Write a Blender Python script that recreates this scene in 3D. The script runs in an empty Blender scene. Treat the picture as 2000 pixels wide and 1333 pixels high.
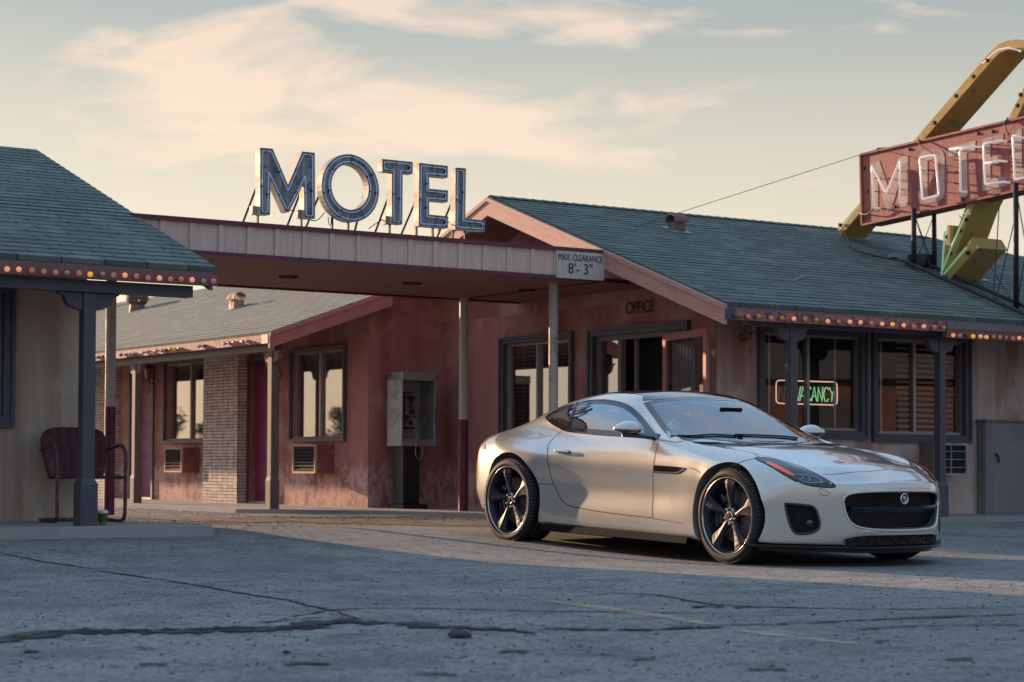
import bpy, bmesh, math, random
from mathutils import Vector, Matrix, noise
from mathutils.bvhtree import BVHTree
R = math.radians
rnd = random.Random(7)
C = bpy.context.scene.collection
scene = bpy.context.scene

# ---------------------------------------------------------------- camera, sky, sun
F_PX, PY0, EYE = 3940.0, 779.0, 0.65
PITCH, ROLL = R(1.9), 0.0040
cam_d = bpy.data.cameras.new('camera'); cam = bpy.data.objects.new('camera', cam_d); C.objects.link(cam)
cam_d.sensor_width = 36; cam_d.lens = F_PX / 2000 * 36; cam_d.shift_y = (PY0 - 666.5) / 2000
cam_d.clip_start = 0.1; cam_d.clip_end = 6000
CAMR = Matrix.Rotation(math.pi / 2 + PITCH, 3, 'X') @ Matrix.Rotation(ROLL, 3, 'Z')
cam.matrix_world = Matrix.Translation((0, 0, EYE)) @ CAMR.to_4x4()
cam_d.dof.use_dof = True; cam_d.dof.focus_distance = 15.2; cam_d.dof.aperture_fstop = 3.6
scene.camera = cam
scene.view_settings.view_transform = 'Standard'; scene.view_settings.look = 'None'
scene.view_settings.gamma = 1.0; scene.view_settings.exposure = 0.72

SUN_A, SUN_E = R(46), R(11)            # bearing left of the view's left-right line, height
sdir = Vector((-math.cos(SUN_A) * math.cos(SUN_E), math.sin(SUN_A) * math.cos(SUN_E), math.sin(SUN_E)))
sun_d = bpy.data.lights.new('sun', 'SUN'); sun = bpy.data.objects.new('sun', sun_d); C.objects.link(sun)
sun_d.energy = 5.0; sun_d.angle = R(0.6); sun_d.color = (1.0, 0.66, 0.41)
sun.rotation_euler = sdir.to_track_quat('Z', 'Y').to_euler()

world = bpy.data.worlds.new('World'); scene.world = world; world.use_nodes = True
wt = world.node_tree; wt.nodes.clear()
def wn(t, **k):
    n = wt.nodes.new(t)
    for a, b in k.items(): setattr(n, a, b)
    return n
wl = wt.links.new
sky = wn('ShaderNodeTexSky', sky_type='NISHITA', sun_disc=False, sun_elevation=SUN_E,
         sun_rotation=math.atan2(sdir.x, sdir.y), air_density=1.0, dust_density=1.2, ozone_density=1.5)
tc = wn('ShaderNodeTexCoord'); sep = wn('ShaderNodeSeparateXYZ'); wl(tc.outputs['Generated'], sep.inputs[0])
def wmath(op, a, b=None, c=None, clamp=False):
    n = wn('ShaderNodeMath', operation=op, use_clamp=clamp)
    for i, v in enumerate((a, b, c)):
        if v is None: continue
        if isinstance(v, (int, float)): n.inputs[i].default_value = v
        else: wl(v, n.inputs[i])
    return n.outputs[0]
def wmix(fac, a, b, blend='MIX'):
    n = wn('ShaderNodeMix', data_type='RGBA', blend_type=blend)
    for s, v in ((n.inputs[0], fac), (n.inputs[6], a), (n.inputs[7], b)):
        if isinstance(v, (int, float)): s.default_value = v
        elif isinstance(v, tuple): s.default_value = v + (1,)
        else: wl(v, s)
    return n.outputs[2]
# high haze on top of the physical sky: creamy near the horizon and around the sun, cooler above
zc = wmath('MAXIMUM', sep.outputs[2], 0.0)
ramp = wn('ShaderNodeValToRGB'); wl(zc, ramp.inputs[0])
cr = ramp.color_ramp; cr.elements[0].position = 0.0; cr.elements[0].color = (6.2, 5.3, 4.3, 1)
cr.elements[1].position = 1.0; cr.elements[1].color = (2.8, 5.6, 9.8, 1)
for p, c in ((0.04, (6.8, 5.5, 4.6)), (0.09, (7.3, 6.1, 4.5)), (0.16, (5.5, 4.9, 3.85)), (0.22, (3.3, 3.5, 3.2)), (0.32, (3.2, 4.5, 5.9)), (0.5, (3.4, 5.8, 8.8))):
    e = cr.elements.new(p); e.color = c + (1,)
sunside = wmath('MULTIPLY_ADD', wmath('ADD', wmath('MULTIPLY', sep.outputs[0], sdir.x), wmath('MULTIPLY', sep.outputs[1], sdir.y)), 0.5, 0.5, clamp=True)
haze_fac = wmath('MULTIPLY_ADD', sunside, 0.30, 0.55, clamp=True)
back = wmath('SMOOTH_MAX', wmath('MULTIPLY_ADD', sunside, -1.6, 1.0, clamp=True), 0.0, 0.1)
rampb = wmix(back, ramp.outputs[0], (2.8, 4.0, 5.6))
base = wmix(haze_fac, sky.outputs[0], rampb)
# wisps of cirrus, placed by bearing and height
ysafe = wmath('MAXIMUM', sep.outputs[1], 0.05)
tx = wmath('DIVIDE', sep.outputs[0], ysafe); tz = wmath('DIVIDE', zc, ysafe)
def blob(cx, cz, rx, rz, tilt):
    dx = wmath('SUBTRACT', tx, cx); dz = wmath('SUBTRACT', wmath('SUBTRACT', tz, cz), wmath('MULTIPLY', dx, tilt))
    q = wmath('ADD', wmath('POWER', wmath('DIVIDE', dx, rx), 2.0), wmath('POWER', wmath('DIVIDE', dz, rz), 2.0))
    return wmath('SUBTRACT', 1.0, q, clamp=True)
msk = wmath('ADD', blob(-.135, .185, .16, .038, -.05), wmath('MULTIPLY', blob(-.01, .165, .10, .020, -.22), .8))
msk = wmath('ADD', msk, wmath('MULTIPLY', blob(.03, .222, .12, .018, -.06), .8)); msk = wmath('ADD', msk, wmath('MULTIPLY', blob(-.10, .228, .10, .02, .3), .7))
msk = wmath('MINIMUM', msk, 1.0)
cmb = wn('ShaderNodeCombineXYZ'); wl(tx, cmb.inputs[0]); wl(tz, cmb.inputs[1])
def wnoise(rot, sc, scale, detail, dist, loc=(0, 0, 0)):
    mp = wn('ShaderNodeMapping'); wl(cmb.outputs[0], mp.inputs[0]); mp.inputs['Rotation'].default_value = (0, 0, R(rot)); mp.inputs['Scale'].default_value = sc; mp.inputs['Location'].default_value = loc
    n = wn('ShaderNodeTexNoise', noise_dimensions='2D'); wl(mp.outputs[0], n.inputs[0]); n.inputs['Scale'].default_value = scale; n.inputs['Detail'].default_value = detail; n.inputs['Roughness'].default_value = .55; n.inputs['Distortion'].default_value = dist
    return n.outputs[0]
n1 = wnoise(-14, (1, 3.4, 1), 7.0, 7, 0.5, (.3, .1, 0)); n2 = wnoise(22, (1, 4.5, 1), 11.0, 7, 0.6, (.7, .2, 0))
nn_ = wmath('MULTIPLY_ADD', n2, 0.45, wmath('MULTIPLY', n1, 0.75))
cl = wmath('MULTIPLY', wmath('SUBTRACT', wmath('MULTIPLY_ADD', msk, 0.26, nn_), 0.67), 5.0, clamp=True)
cl = wmath('MULTIPLY', cl, 0.66, clamp=True)
# broken cloud over the rest of the dome, above and behind the view
n3 = wn('ShaderNodeTexNoise'); wl(tc.outputs['Generated'], n3.inputs[0]); n3.inputs['Scale'].default_value = 2.3; n3.inputs['Detail'].default_value = 5; n3.inputs['Distortion'].default_value = 0.8
hi = wmath('MAXIMUM', wmath('MULTIPLY', wmath('SUBTRACT', zc, 0.26), 6.0, clamp=True), wmath('MULTIPLY', sep.outputs[1], -3.0, clamp=True))
cl = wmath('MAXIMUM', cl, wmath('MULTIPLY', wmath('MULTIPLY', wmath('SUBTRACT', n3.outputs[0], 0.47), 7.0, clamp=True), wmath('MULTIPLY', hi, 0.45)))
cloudc = wmix(sunside, (3.2, 4.0, 5.2), (8.6, 6.3, 4.6))
final = wmix(cl, base, cloudc)
bg = wn('ShaderNodeBackground'); bg.inputs[1].default_value = 0.085; wl(final, bg.inputs[0])
wo = wn('ShaderNodeOutputWorld'); wl(bg.outputs[0], wo.inputs[0])

# ---------------------------------------------------------------- helpers
def ray(px, py):
    return (CAMR @ Vector(((px - 1000) / F_PX, -(py - PY0) / F_PX, -1))).normalized()
CAMP = Vector((0, 0, EYE))
A = Vector((0.8281, 0.5606, 0)); B = Vector((-0.5606, 0.8281, 0)); Z = Vector((0, 0, 1))
def W(u, v, z): return A * u + B * v + Z * z
def hit(px, py, n, d):
    r = ray(px, py); return CAMP + r * ((d - n.dot(CAMP)) / n.dot(r))
def onU(px, py, u): p = hit(px, py, A, u); return p.dot(B), p.z       # plane u = const  -> (v, z)
def onV(px, py, v): p = hit(px, py, B, v); return p.dot(A), p.z       # plane v = const  -> (u, z)
def sst(a, b, x): t = min(1, max(0, (x - a) / (b - a))); return t * t * (3 - 2 * t)
def ground_z(x, y):
    s = y - 0.5 * x
    h = -0.05 + 0.145 * sst(14.0, 18.4, s)
    h += 0.03 * sst(16.9, 18.2, s) * sst(0.5, -1.8, x) * sst(18.5, 16.5, y)
    if y < 13.5: h -= 0.01 * min(13.5 - y, 8)
    return h
def onground(px, py):
    r = ray(px, py); p = None; z = 0.0
    for _ in range(60):
        t = (z - EYE) / r.z; p = CAMP + r * t; z = 0.65 * z + 0.35 * ground_z(p.x, p.y)
    return Vector((p.x, p.y, z))

def finish(name, bm, mats, parent=None, smooth=False, uvf=None, recalc=True):
    if recalc: bmesh.ops.recalc_face_normals(bm, faces=bm.faces)
    uvl = bm.loops.layers.uv.new('uv') if not bm.loops.layers.uv else bm.loops.layers.uv[0]
    if uvf is None:
        for f in bm.faces:
            n = f.normal; a, b, c = abs(n.dot(A)), abs(n.dot(B)), abs(n.z)
            for l in f.loops:
                p = l.vert.co
                l[uvl].uv = (p.dot(A), p.dot(B)) if c >= max(a, b) else ((p.dot(B), p.z) if a > b else (p.dot(A), p.z))
    elif uvf != 'keep':
        for f in bm.faces:
            for l in f.loops: l[uvl].uv = uvf(l.vert.co)
    me = bpy.data.meshes.new(name); bm.to_mesh(me); bm.free()
    for m in (mats if isinstance(mats, (list, tuple)) else [mats]): me.materials.append(m)
    if smooth: me.polygons.foreach_set('use_smooth', [True] * len(me.polygons))
    o = bpy.data.objects.new(name, me); C.objects.link(o)
    if parent is not None:
        o.parent = parent
        o.matrix_parent_inverse = WM.get(parent.name, Matrix.Identity(4)).inverted()
    return o
WM = {}
def tag(o, label=None, cat=None, group=None, kind=None):
    if label: o['label'] = label
    if cat: o['category'] = cat
    if group: o['group'] = group
    if kind: o['kind'] = kind
    return o
def thing(name, label, cat, loc=(0, 0, 0), group=None):
    o = bpy.data.objects.new(name, None); C.objects.link(o); o.location = loc
    o.empty_display_size = 0.2
    WM[o.name] = Matrix.Translation(loc)
    return tag(o, label, cat, group)
def part(name, label=None, parent=None):      # never used for geometry-less nodes
    pass
BM = bmesh.new
def box(bm, c, ax, ay, az, hx, hy, hz, mi=0):
    vs = [bm.verts.new(c + ax * (hx * i) + ay * (hy * j) + az * (hz * k)) for i in (-1, 1) for j in (-1, 1) for k in (-1, 1)]
    fs = []
    for q in ((0, 1, 3, 2), (4, 6, 7, 5), (0, 4, 5, 1), (2, 3, 7, 6), (0, 2, 6, 4), (1, 5, 7, 3)):
        f = bm.faces.new([vs[i] for i in q]); f.material_index = mi; fs.append(f)
    return vs, fs
def ubox(bm, u0, u1, v0, v1, z0, z1, mi=0):
    return box(bm, W((u0 + u1) / 2, (v0 + v1) / 2, (z0 + z1) / 2), A, B, Z, abs(u1 - u0) / 2, abs(v1 - v0) / 2, abs(z1 - z0) / 2, mi)
def bevel(bm, w=0.006, seg=2, ang=30):
    bm.normal_update()
    es = [e for e in bm.edges if len(e.link_faces) == 2 and e.calc_face_angle(0) > R(ang)]
    if es: bmesh.ops.bevel(bm, geom=es, offset=w, segments=seg, affect='EDGES', profile=0.6, clamp_overlap=True)
def tube(bm, pts, r, n=8, closed=False, rr=None, mi=0, cap=True):
    pts = [Vector(p) for p in pts]; rings = []; N = len(pts); up = None
    for i, p in enumerate(pts):
        if closed: t = (pts[(i + 1) % N] - pts[i - 1])
        else: t = (pts[min(i + 1, N - 1)] - pts[max(i - 1, 0)])
        t.normalize()
        if up is None:
            up = Vector((0, 0, 1)) if abs(t.z) < 0.9 else Vector((1, 0, 0))
        x = up.cross(t)
        if x.length < 1e-4: x = Vector((0, 1, 0)).cross(t)
        x.normalize(); y = t.cross(x).normalized(); up = y
        q = rr[i] if rr else r
        rings.append([bm.verts.new(p + x * (q * math.cos(2 * math.pi * k / n)) + y * (q * math.sin(2 * math.pi * k / n))) for k in range(n)])
    for i in range(N if closed else N - 1):
        a, b = rings[i], rings[(i + 1) % N]
        for k in range(n):
            f = bm.faces.new((a[k], a[(k + 1) % n], b[(k + 1) % n], b[k])); f.material_index = mi
    if not closed and cap:
        for rg in (rings[0], rings[-1]):
            f = bm.faces.new(rg); f.material_index = mi
def smoothpath(pts, n=6, closed=False):
    pts = [Vector(p) for p in pts]; out = []; N = len(pts)
    for i in range(N if closed else N - 1):
        if closed: p0, p1, p2, p3 = pts[i - 1], pts[i], pts[(i + 1) % N], pts[(i + 2) % N]
        else: p0, p1, p2, p3 = pts[max(i - 1, 0)], pts[i], pts[i + 1], pts[min(i + 2, N - 1)]
        for k in range(n):
            t = k / n
            out.append(0.5 * ((2 * p1) + (p2 - p0) * t + (2 * p0 - 5 * p1 + 4 * p2 - p3) * t * t + (3 * p1 - p0 - 3 * p2 + p3) * t ** 3))
    if not closed: out.append(pts[-1])
    return out
def lathe(bm, prof, c, ax, ux, n=32, mi=0, cap=False):
    ax = Vector(ax).normalized(); ux = Vector(ux).normalized(); uy = ax.cross(ux); rings = []
    for r, h in prof:
        if r < 1e-5: rings.append([bm.verts.new(c + ax * h)])
        else: rings.append([bm.verts.new(c + ax * h + ux * (r * math.cos(2 * math.pi * k / n)) + uy * (r * math.sin(2 * math.pi * k / n))) for k in range(n)])
    for a, b in zip(rings, rings[1:]):
        for k in range(n):
            k2 = (k + 1) % n
            if len(a) == 1 and len(b) == 1: continue
            if len(a) == 1: f = bm.faces.new((a[0], b[k2], b[k]))
            elif len(b) == 1: f = bm.faces.new((a[k], a[k2], b[0]))
            else: f = bm.faces.new((a[k], a[k2], b[k2], b[k]))
            f.material_index = mi
def prism(bm, pts, off, mi=0, holes=None):
    """closed outline pts (3-D, planar) extruded by off"""
    a = [bm.verts.new(p) for p in pts]; b = [bm.verts.new(Vector(p) + off) for p in pts]
    f1 = bm.faces.new(a); f2 = bm.faces.new(list(reversed(b))); f1.material_index = f2.material_index = mi
    for i in range(len(a)):
        j = (i + 1) % len(a); f = bm.faces.new((a[j], a[i], b[i], b[j])); f.material_index = mi
def inset2(poly, d):
    out = []; n = len(poly); area = sum(poly[i][0] * poly[(i + 1) % n][1] - poly[(i + 1) % n][0] * poly[i][1] for i in range(n))
    s = 1 if area > 0 else -1
    for i in range(n):
        p0, p1, p2 = Vector(poly[i - 1][:2]), Vector(poly[i][:2]), Vector(poly[(i + 1) % n][:2])
        e1 = (p1 - p0).normalized(); e2 = (p2 - p1).normalized()
        n1 = Vector((-e1.y, e1.x)) * s; n2 = Vector((-e2.y, e2.x)) * s
        m = (n1 + n2); l = m.length
        m = m / l if l > 1e-4 else n1
        k = d / max(0.35, m.dot(n1)); out.append((p1.x + m.x * k, p1.y + m.y * k))
    return out

# ---------------------------------------------------------------- materials
def mat(name, col, rough=0.6, metal=0.0, **k):
    m = bpy.data.materials.new(name); m.use_nodes = True
    b = m.node_tree.nodes['Principled BSDF']
    b.inputs['Base Color'].default_value = tuple(col) + (1,); b.inputs['Roughness'].default_value = rough; b.inputs['Metallic'].default_value = metal
    for a, v in k.items():
        s = b.inputs[a.replace('_', ' ')]; s.default_value = v if not isinstance(v, tuple) else tuple(v) + (1,) if len(v) == 3 else v
    return m
class NT:
    def __init__(s, m): s.t = m.node_tree; s.b = s.t.nodes['Principled BSDF']
    def n(s, t, **k):
        x = s.t.nodes.new(t)
        for a, b in k.items(): setattr(x, a, b)
        return x
    def l(s, a, b): s.t.links.new(a, b)
    def put(s, sock, v):
        if isinstance(v, (int, float)): sock.default_value = v
        elif isinstance(v, (tuple, list)): sock.default_value = tuple(v) + ((1,) if len(v) == 3 and len(sock.default_value) == 4 else ())
        else: s.l(v, sock)
    def coord(s, kind='UV', scale=(1, 1, 1), rot=(0, 0, 0), loc=(0, 0, 0)):
        c = s.n('ShaderNodeTexCoord'); m = s.n('ShaderNodeMapping'); s.l(c.outputs[kind], m.inputs[0])
        m.inputs['Scale'].default_value = scale; m.inputs['Rotation'].default_value = rot; m.inputs['Location'].default_value = loc
        return m.outputs[0]
    def noise(s, co, scale, detail=5, rough=0.55, dist=0.0):
        x = s.n('ShaderNodeTexNoise'); s.l(co, x.inputs[0]); x.inputs['Scale'].default_value = scale; x.inputs['Detail'].default_value = detail
        x.inputs['Roughness'].default_value = rough; x.inputs['Distortion'].default_value = dist; return x.outputs[0]
    def ramp(s, f, lo, hi, a=0.0, b=1.0):
        x = s.n('ShaderNodeMapRange', interpolation_type='SMOOTHSTEP'); s.l(f, x.inputs[0])
        x.inputs[1].default_value = lo; x.inputs[2].default_value = hi; x.inputs[3].default_value = a; x.inputs[4].default_value = b; return x.outputs[0]
    def mix(s, f, a, b, blend='MIX'):
        x = s.n('ShaderNodeMix', data_type='RGBA', blend_type=blend); s.put(x.inputs[0], f); s.put(x.inputs[6], a); s.put(x.inputs[7], b); return x.outputs[2]
    def math(s, op, a, b=0.0, clamp=False):
        x = s.n('ShaderNodeMath', operation=op, use_clamp=clamp); s.put(x.inputs[0], a); s.put(x.inputs[1], b); return x.outputs[0]
    def bump(s, h, strength=0.3, dist=0.01, normal=None):
        x = s.n('ShaderNodeBump'); s.put(x.inputs['Height'], h); x.inputs['Strength'].default_value = strength; x.inputs['Distance'].default_value = dist
        if normal is not None: s.l(normal, x.inputs['Normal'])
        return x.outputs[0]
    def set(s, name, v): s.put(s.b.inputs[name], v)

def stucco(name, base, stain, pale, streak=0.5, blot=0.5, overlay=None, seed=0.0, scuff=0.0):
    m = mat(name, base, 0.9); t = NT(m)
    co = t.coord('UV', (1, 1, 1), loc=(seed, seed * 0.7, 0)); st = t.coord('UV', (2.6, 0.16, 1), loc=(seed, seed, 0)); st2 = t.coord('UV', (9, 0.45, 1), loc=(seed, 0, 0))
    c = t.mix(t.ramp(t.noise(st, 1.0, 6, 0.6), 0.40, 0.64), base, stain)
    if streak < 1: c = t.mix(streak, base, c)
    c = t.mix(t.math('MULTIPLY', t.ramp(t.noise(st2, 1.0, 5, 0.6), 0.52, 0.70), 0.45 * streak + 0.1), c, stain)
    c = t.mix(t.math('MULTIPLY', t.ramp(t.noise(co, 1.1, 7, 0.62, 0.4), 0.48, 0.66), blot), c, pale)
    if scuff:      # flaking paint over the splash zone at the foot of the wall
        sy = t.n('ShaderNodeSeparateXYZ'); t.l(t.coord('UV'), sy.inputs[0]); low = t.ramp(sy.outputs[1], 1.0, 0.45)
        fl = t.ramp(t.math('ADD', t.noise(t.coord('UV', (6, 3.2, 1)), 1.0, 9, 0.78), t.math('MULTIPLY', low, 0.16)), 0.60, 0.68)
        c = t.mix(t.math('MULTIPLY', t.math('MULTIPLY', fl, low), scuff), c, tuple(min(0.8, x * 1.15 + 0.05) for x in pale))
        c = t.mix(t.math('MULTIPLY', t.ramp(t.noise(t.coord('UV', (11, 4, 1)), 1.0, 8, 0.8), 0.52, 0.60), t.math('MULTIPLY', low, 0.6)), c, stain)
    fine = t.noise(co, 42, 6, 0.7)
    c = t.mix(t.ramp(fine, 0.3, 0.75, 0.0, 0.28), c, tuple(x * 0.55 for x in base))
    t.set('Base Color', c)
    co2 = t.coord('UV', (1, 1, 1))
    t.set('Normal', t.bump(t.math('ADD', t.noise(co2, 70, 5, 0.7), t.math('MULTIPLY', t.noise(co2, 9, 4), 0.8)), 0.55, 0.008))
    return m
def wood(name, base, worn, amount=0.4, rough=0.7, scale=(14, 1.2, 1), bumps=0.3):
    m = mat(name, base, rough); t = NT(m); co = t.coord('UV', scale); cf = t.coord('UV', (1, 1, 1))
    g = t.noise(co, 2.0, 7, 0.65, 0.3)
    c = t.mix(t.ramp(g, 0.35, 0.7, 0, 0.5), base, tuple(x * 0.62 for x in base))
    if amount: c = t.mix(t.math('MULTIPLY', t.ramp(t.noise(cf, 16, 7, 0.7), 0.66 - 0.2 * amount, 0.72 - 0.16 * amount), min(1, amount * 1.4)), c, worn)
    t.set('Base Color', c); t.set('Normal', t.bump(t.math('ADD', g, t.math('MULTIPLY', t.noise(cf, 60, 4), 0.5)), bumps, 0.006))
    return m
def shingle(name, c1, c2, moss, w=0.92, h=0.125, offset_noise=0.0):
    m = mat(name, c1, 0.9); t = NT(m)
    co = t.coord('UV', (1, 1, 1)); wob = t.n('ShaderNodeVectorMath', operation='MULTIPLY_ADD')
    nn = t.n('ShaderNodeTexNoise'); t.l(co, nn.inputs[0]); nn.inputs['Scale'].default_value = 1.4; nn.inputs['Detail'].default_value = 4
    t.l(nn.outputs['Color'], wob.inputs[0]); wob.inputs[1].default_value = (0.05, 0.022, 0); t.l(co, wob.inputs[2])
    br = t.n('ShaderNodeTexBrick'); br.offset = 0.37; br.offset_frequency = 2; br.squash = 1.0
    t.l(wob.outputs[0], br.inputs['Vector']); br.inputs['Scale'].default_value = 1.0; br.inputs['Mortar Size'].default_value = 0.0055
    br.inputs['Mortar Smooth'].default_value = 0.15; br.inputs['Bias'].default_value = 0.0; br.inputs['Brick Width'].default_value = w / 2.6; br.inputs['Row Height'].default_value = h
    br.inputs['Color1'].default_value = tuple(c1) + (1,); br.inputs['Color2'].default_value = tuple(c2) + (1,); br.inputs['Mortar'].default_value = tuple(x * 0.18 for x in c1) + (1,)
    c = t.mix(t.ramp(t.noise(co, 0.55, 5, 0.6), 0.38, 0.66, 0, 0.6), br.outputs[0], moss)
    c = t.mix(t.ramp(t.noise(co, 2.6, 3, 0.6), 0.5, 0.72, 0, 0.5), c, tuple(x * 1.7 for x in c2))
    gr = t.noise(co, 210, 3, 0.8)
    c = t.mix(t.ramp(gr, 0.35, 0.7, 0.0, 0.65), c, tuple(x * 2.0 for x in c1))
    c = t.mix(t.math('MULTIPLY', br.outputs[1], 0.9), c, tuple(x * 0.12 for x in c1))
    t.set('Base Color', c)
    sx = t.n('ShaderNodeSeparateXYZ'); t.l(wob.outputs[0], sx.inputs[0])
    fr = t.math('FRACT', t.math('DIVIDE', sx.outputs[1], h))
    hgt = t.math('SUBTRACT', t.math('SUBTRACT', t.math('MULTIPLY', fr, -1.0), t.math('MULTIPLY', br.outputs[1], 0.8)), t.math('MULTIPLY', gr, -0.25))
    t.set('Normal', t.bump(hgt, 0.9, 0.012))
    return m
def rusty(name, base, rust, amount=0.4, rough=0.55, metal=0.2, scale=7):
    m = mat(name, base, rough, metal); t = NT(m); co = t.coord('UV', (1, 1, 1))
    n = t.noise(co, scale, 8, 0.7, 0.4); f = t.ramp(n, 0.62 - 0.25 * amount, 0.74 - 0.2 * amount)
    c = t.mix(f, base, rust); c = t.mix(t.ramp(t.noise(co, scale * 7, 5, 0.7), 0.45, 0.7, 0, 0.4), c, tuple(x * 0.5 for x in base))
    t.set('Base Color', c); t.set('Roughness', t.ramp(n, 0.3, 0.7, rough, min(1, rough + 0.3))); t.set('Normal', t.bump(n, 0.35, 0.006))
    return m
def emis(name, col, strength, base=None):
    m = mat(name, base or col, 0.3); b = m.node_tree.nodes['Principled BSDF']
    b.inputs['Emission Color'].default_value = tuple(col) + (1,); b.inputs['Emission Strength'].default_value = strength
    return m

M = {}
M['pink'] = stucco('pink_stucco', (0.41, 0.185, 0.175), (0.25, 0.090, 0.085), (0.57, 0.39, 0.36), 0.9, 0.55, scuff=0.6)
M['office'] = stucco('faded_stucco', (0.62, 0.465, 0.395), (0.40, 0.17, 0.13), (0.70, 0.60, 0.51), 0.9, 0.65, seed=3.3)
M['beige'] = stucco('beige_stucco', (0.50, 0.39, 0.30), (0.30, 0.18, 0.13), (0.64, 0.56, 0.45), 0.7, 0.7, seed=8.1)
M['trim_dark'] = wood('dark_trim', (0.075, 0.068, 0.088), (0.18, 0.17, 0.18), 0.15, 0.5, bumps=0.15)
M['trim_pink'] = wood('pink_trim', (0.40, 0.155, 0.145), (0.10, 0.05, 0.05), 0.35)
M['rake_worn'] = wood('worn_rake', (0.52, 0.27, 0.22), (0.30, 0.22, 0.18), 0.45, scale=(2, 10, 1))
M['post_brown'] = wood('brown_post', (0.15, 0.11, 0.105), (0.34, 0.28, 0.24), 0.35)
M['trim_grey'] = wood('grey_trim', (0.20, 0.16, 0.17), (0.33, 0.28, 0.25), 0.3)
M['fascia_peel'] = wood('peeling_fascia', (0.42, 0.165, 0.15), (0.11, 0.06, 0.055), 0.95, scale=(5, 5, 1), bumps=0.6)
M['fascia_maroon'] = wood('maroon_fascia', (0.23, 0.095, 0.095), (0.35, 0.22, 0.2), 0.25)
M['maroon'] = mat('maroon_paint', (0.10, 0.012, 0.035), 0.4)
M['board'] = wood('canopy_boards', (0.66, 0.49, 0.41), (0.34, 0.25, 0.22), 0.30, 0.75, (16, 0.9, 1), 0.25)
M['soffit'] = wood('soffit_boards', (0.26, 0.115, 0.095), (0.14, 0.07, 0.06), 0.25, 0.6, (1.2, 12, 1))
M['pole_white'] = rusty('pole_cream', (0.46, 0.40, 0.36), (0.16, 0.10, 0.08), 0.12, 0.45, 0.0, 5)
M['pole_maroon'] = rusty('pole_maroon', (0.115, 0.010, 0.035), (0.05, 0.01, 0.02), 0.15, 0.4, 0.0, 5)
M['concrete'] = stucco('concrete', (0.34, 0.32, 0.30), (0.22, 0.20, 0.19), (0.46, 0.42, 0.38), 0.3, 0.6, seed=1.7)
M['shing_teal'] = shingle('teal_shingles', (0.070, 0.094, 0.082), (0.160, 0.185, 0.160), (0.078, 0.090, 0.084))
M['shing_grey'] = shingle('grey_shingles', (0.125, 0.14, 0.12), (0.19, 0.195, 0.165), (0.15, 0.14, 0.11), h=0.14)
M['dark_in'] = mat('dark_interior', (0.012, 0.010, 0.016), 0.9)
M['blind'] = mat('blind_slats', (0.34, 0.25, 0.23), 0.6)
M['curtain'] = wood('curtain_cloth', (0.42, 0.38, 0.36), (0.2, 0.2, 0.2), 0.0, 0.9, (20, 0.3, 1))
M['alu'] = mat('window_aluminium', (0.30, 0.26, 0.27), 0.4, 0.6)
M['purple_door'] = wood('magenta_door', (0.20, 0.025, 0.10), (0.12, 0.03, 0.07), 0.15, 0.45, (1.5, 1.5, 1), 0.08)
M['black'] = mat('black_plastic', (0.012, 0.012, 0.016), 0.45)
M['iron'] = rusty('dark_iron', (0.035, 0.028, 0.035), (0.09, 0.04, 0.03), 0.4, 0.5, 0.5, 12)
M['brass'] = mat('aged_brass', (0.24, 0.11, 0.08), 0.35, 0.8)
M['galv'] = rusty('galvanised', (0.36, 0.36, 0.38), (0.22, 0.19, 0.19), 0.3, 0.45, 0.7, 6)
M['ac_red'] = rusty('faded_red_metal', (0.24, 0.085, 0.085), (0.32, 0.17, 0.15), 0.4)
M['vent_pink'] = rusty('pink_vent_metal', (0.42, 0.20, 0.16), (0.20, 0.10, 0.08), 0.4)
M['vent_brown'] = rusty('brown_vent_metal', (0.20, 0.11, 0.10), (0.3, 0.2, 0.18), 0.35)
def glass_mat(name, tint=(0.03, 0.035, 0.045), f0=0.10, rough=0.02, trans=0.9):
    m = bpy.data.materials.new(name); m.use_nodes = True; t = m.node_tree; t.nodes.clear()
    o = t.nodes.new('ShaderNodeOutputMaterial'); mx = t.nodes.new('ShaderNodeMixShader'); g = t.nodes.new('ShaderNodeBsdfGlossy'); g.inputs['Roughness'].default_value = rough
    g.inputs['Color'].default_value = (1, 1, 1, 1)
    tr = t.nodes.new('ShaderNodeBsdfTransparent'); tr.inputs['Color'].default_value = (trans, trans, trans, 1)
    lw = t.nodes.new('ShaderNodeLayerWeight'); pw = t.nodes.new('ShaderNodeMath'); pw.operation = 'POWER'; t.links.new(lw.outputs['Facing'], pw.inputs[0]); pw.inputs[1].default_value = 5.0; lw.inputs[0].default_value = 0.5
    mr = t.nodes.new('ShaderNodeMapRange'); t.links.new(pw.outputs[0], mr.inputs[0]); mr.inputs[1].default_value = 0.0; mr.inputs[2].default_value = 1.0; mr.inputs[3].default_value = f0; mr.inputs[4].default_value = 1.0
    t.links.new(mr.outputs[0], mx.inputs[0]); t.links.new(tr.outputs[0], mx.inputs[1]); t.links.new(g.outputs[0], mx.inputs[2]); t.links.new(mx.outputs[0], o.inputs[0])
    return m
M['pane'] = glass_mat('window_glass', f0=0.06, rough=0.015, trans=0.85)
M['pane_bright'] = glass_mat('reflective_glass', f0=0.36, rough=0.02, trans=0.6)
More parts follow.
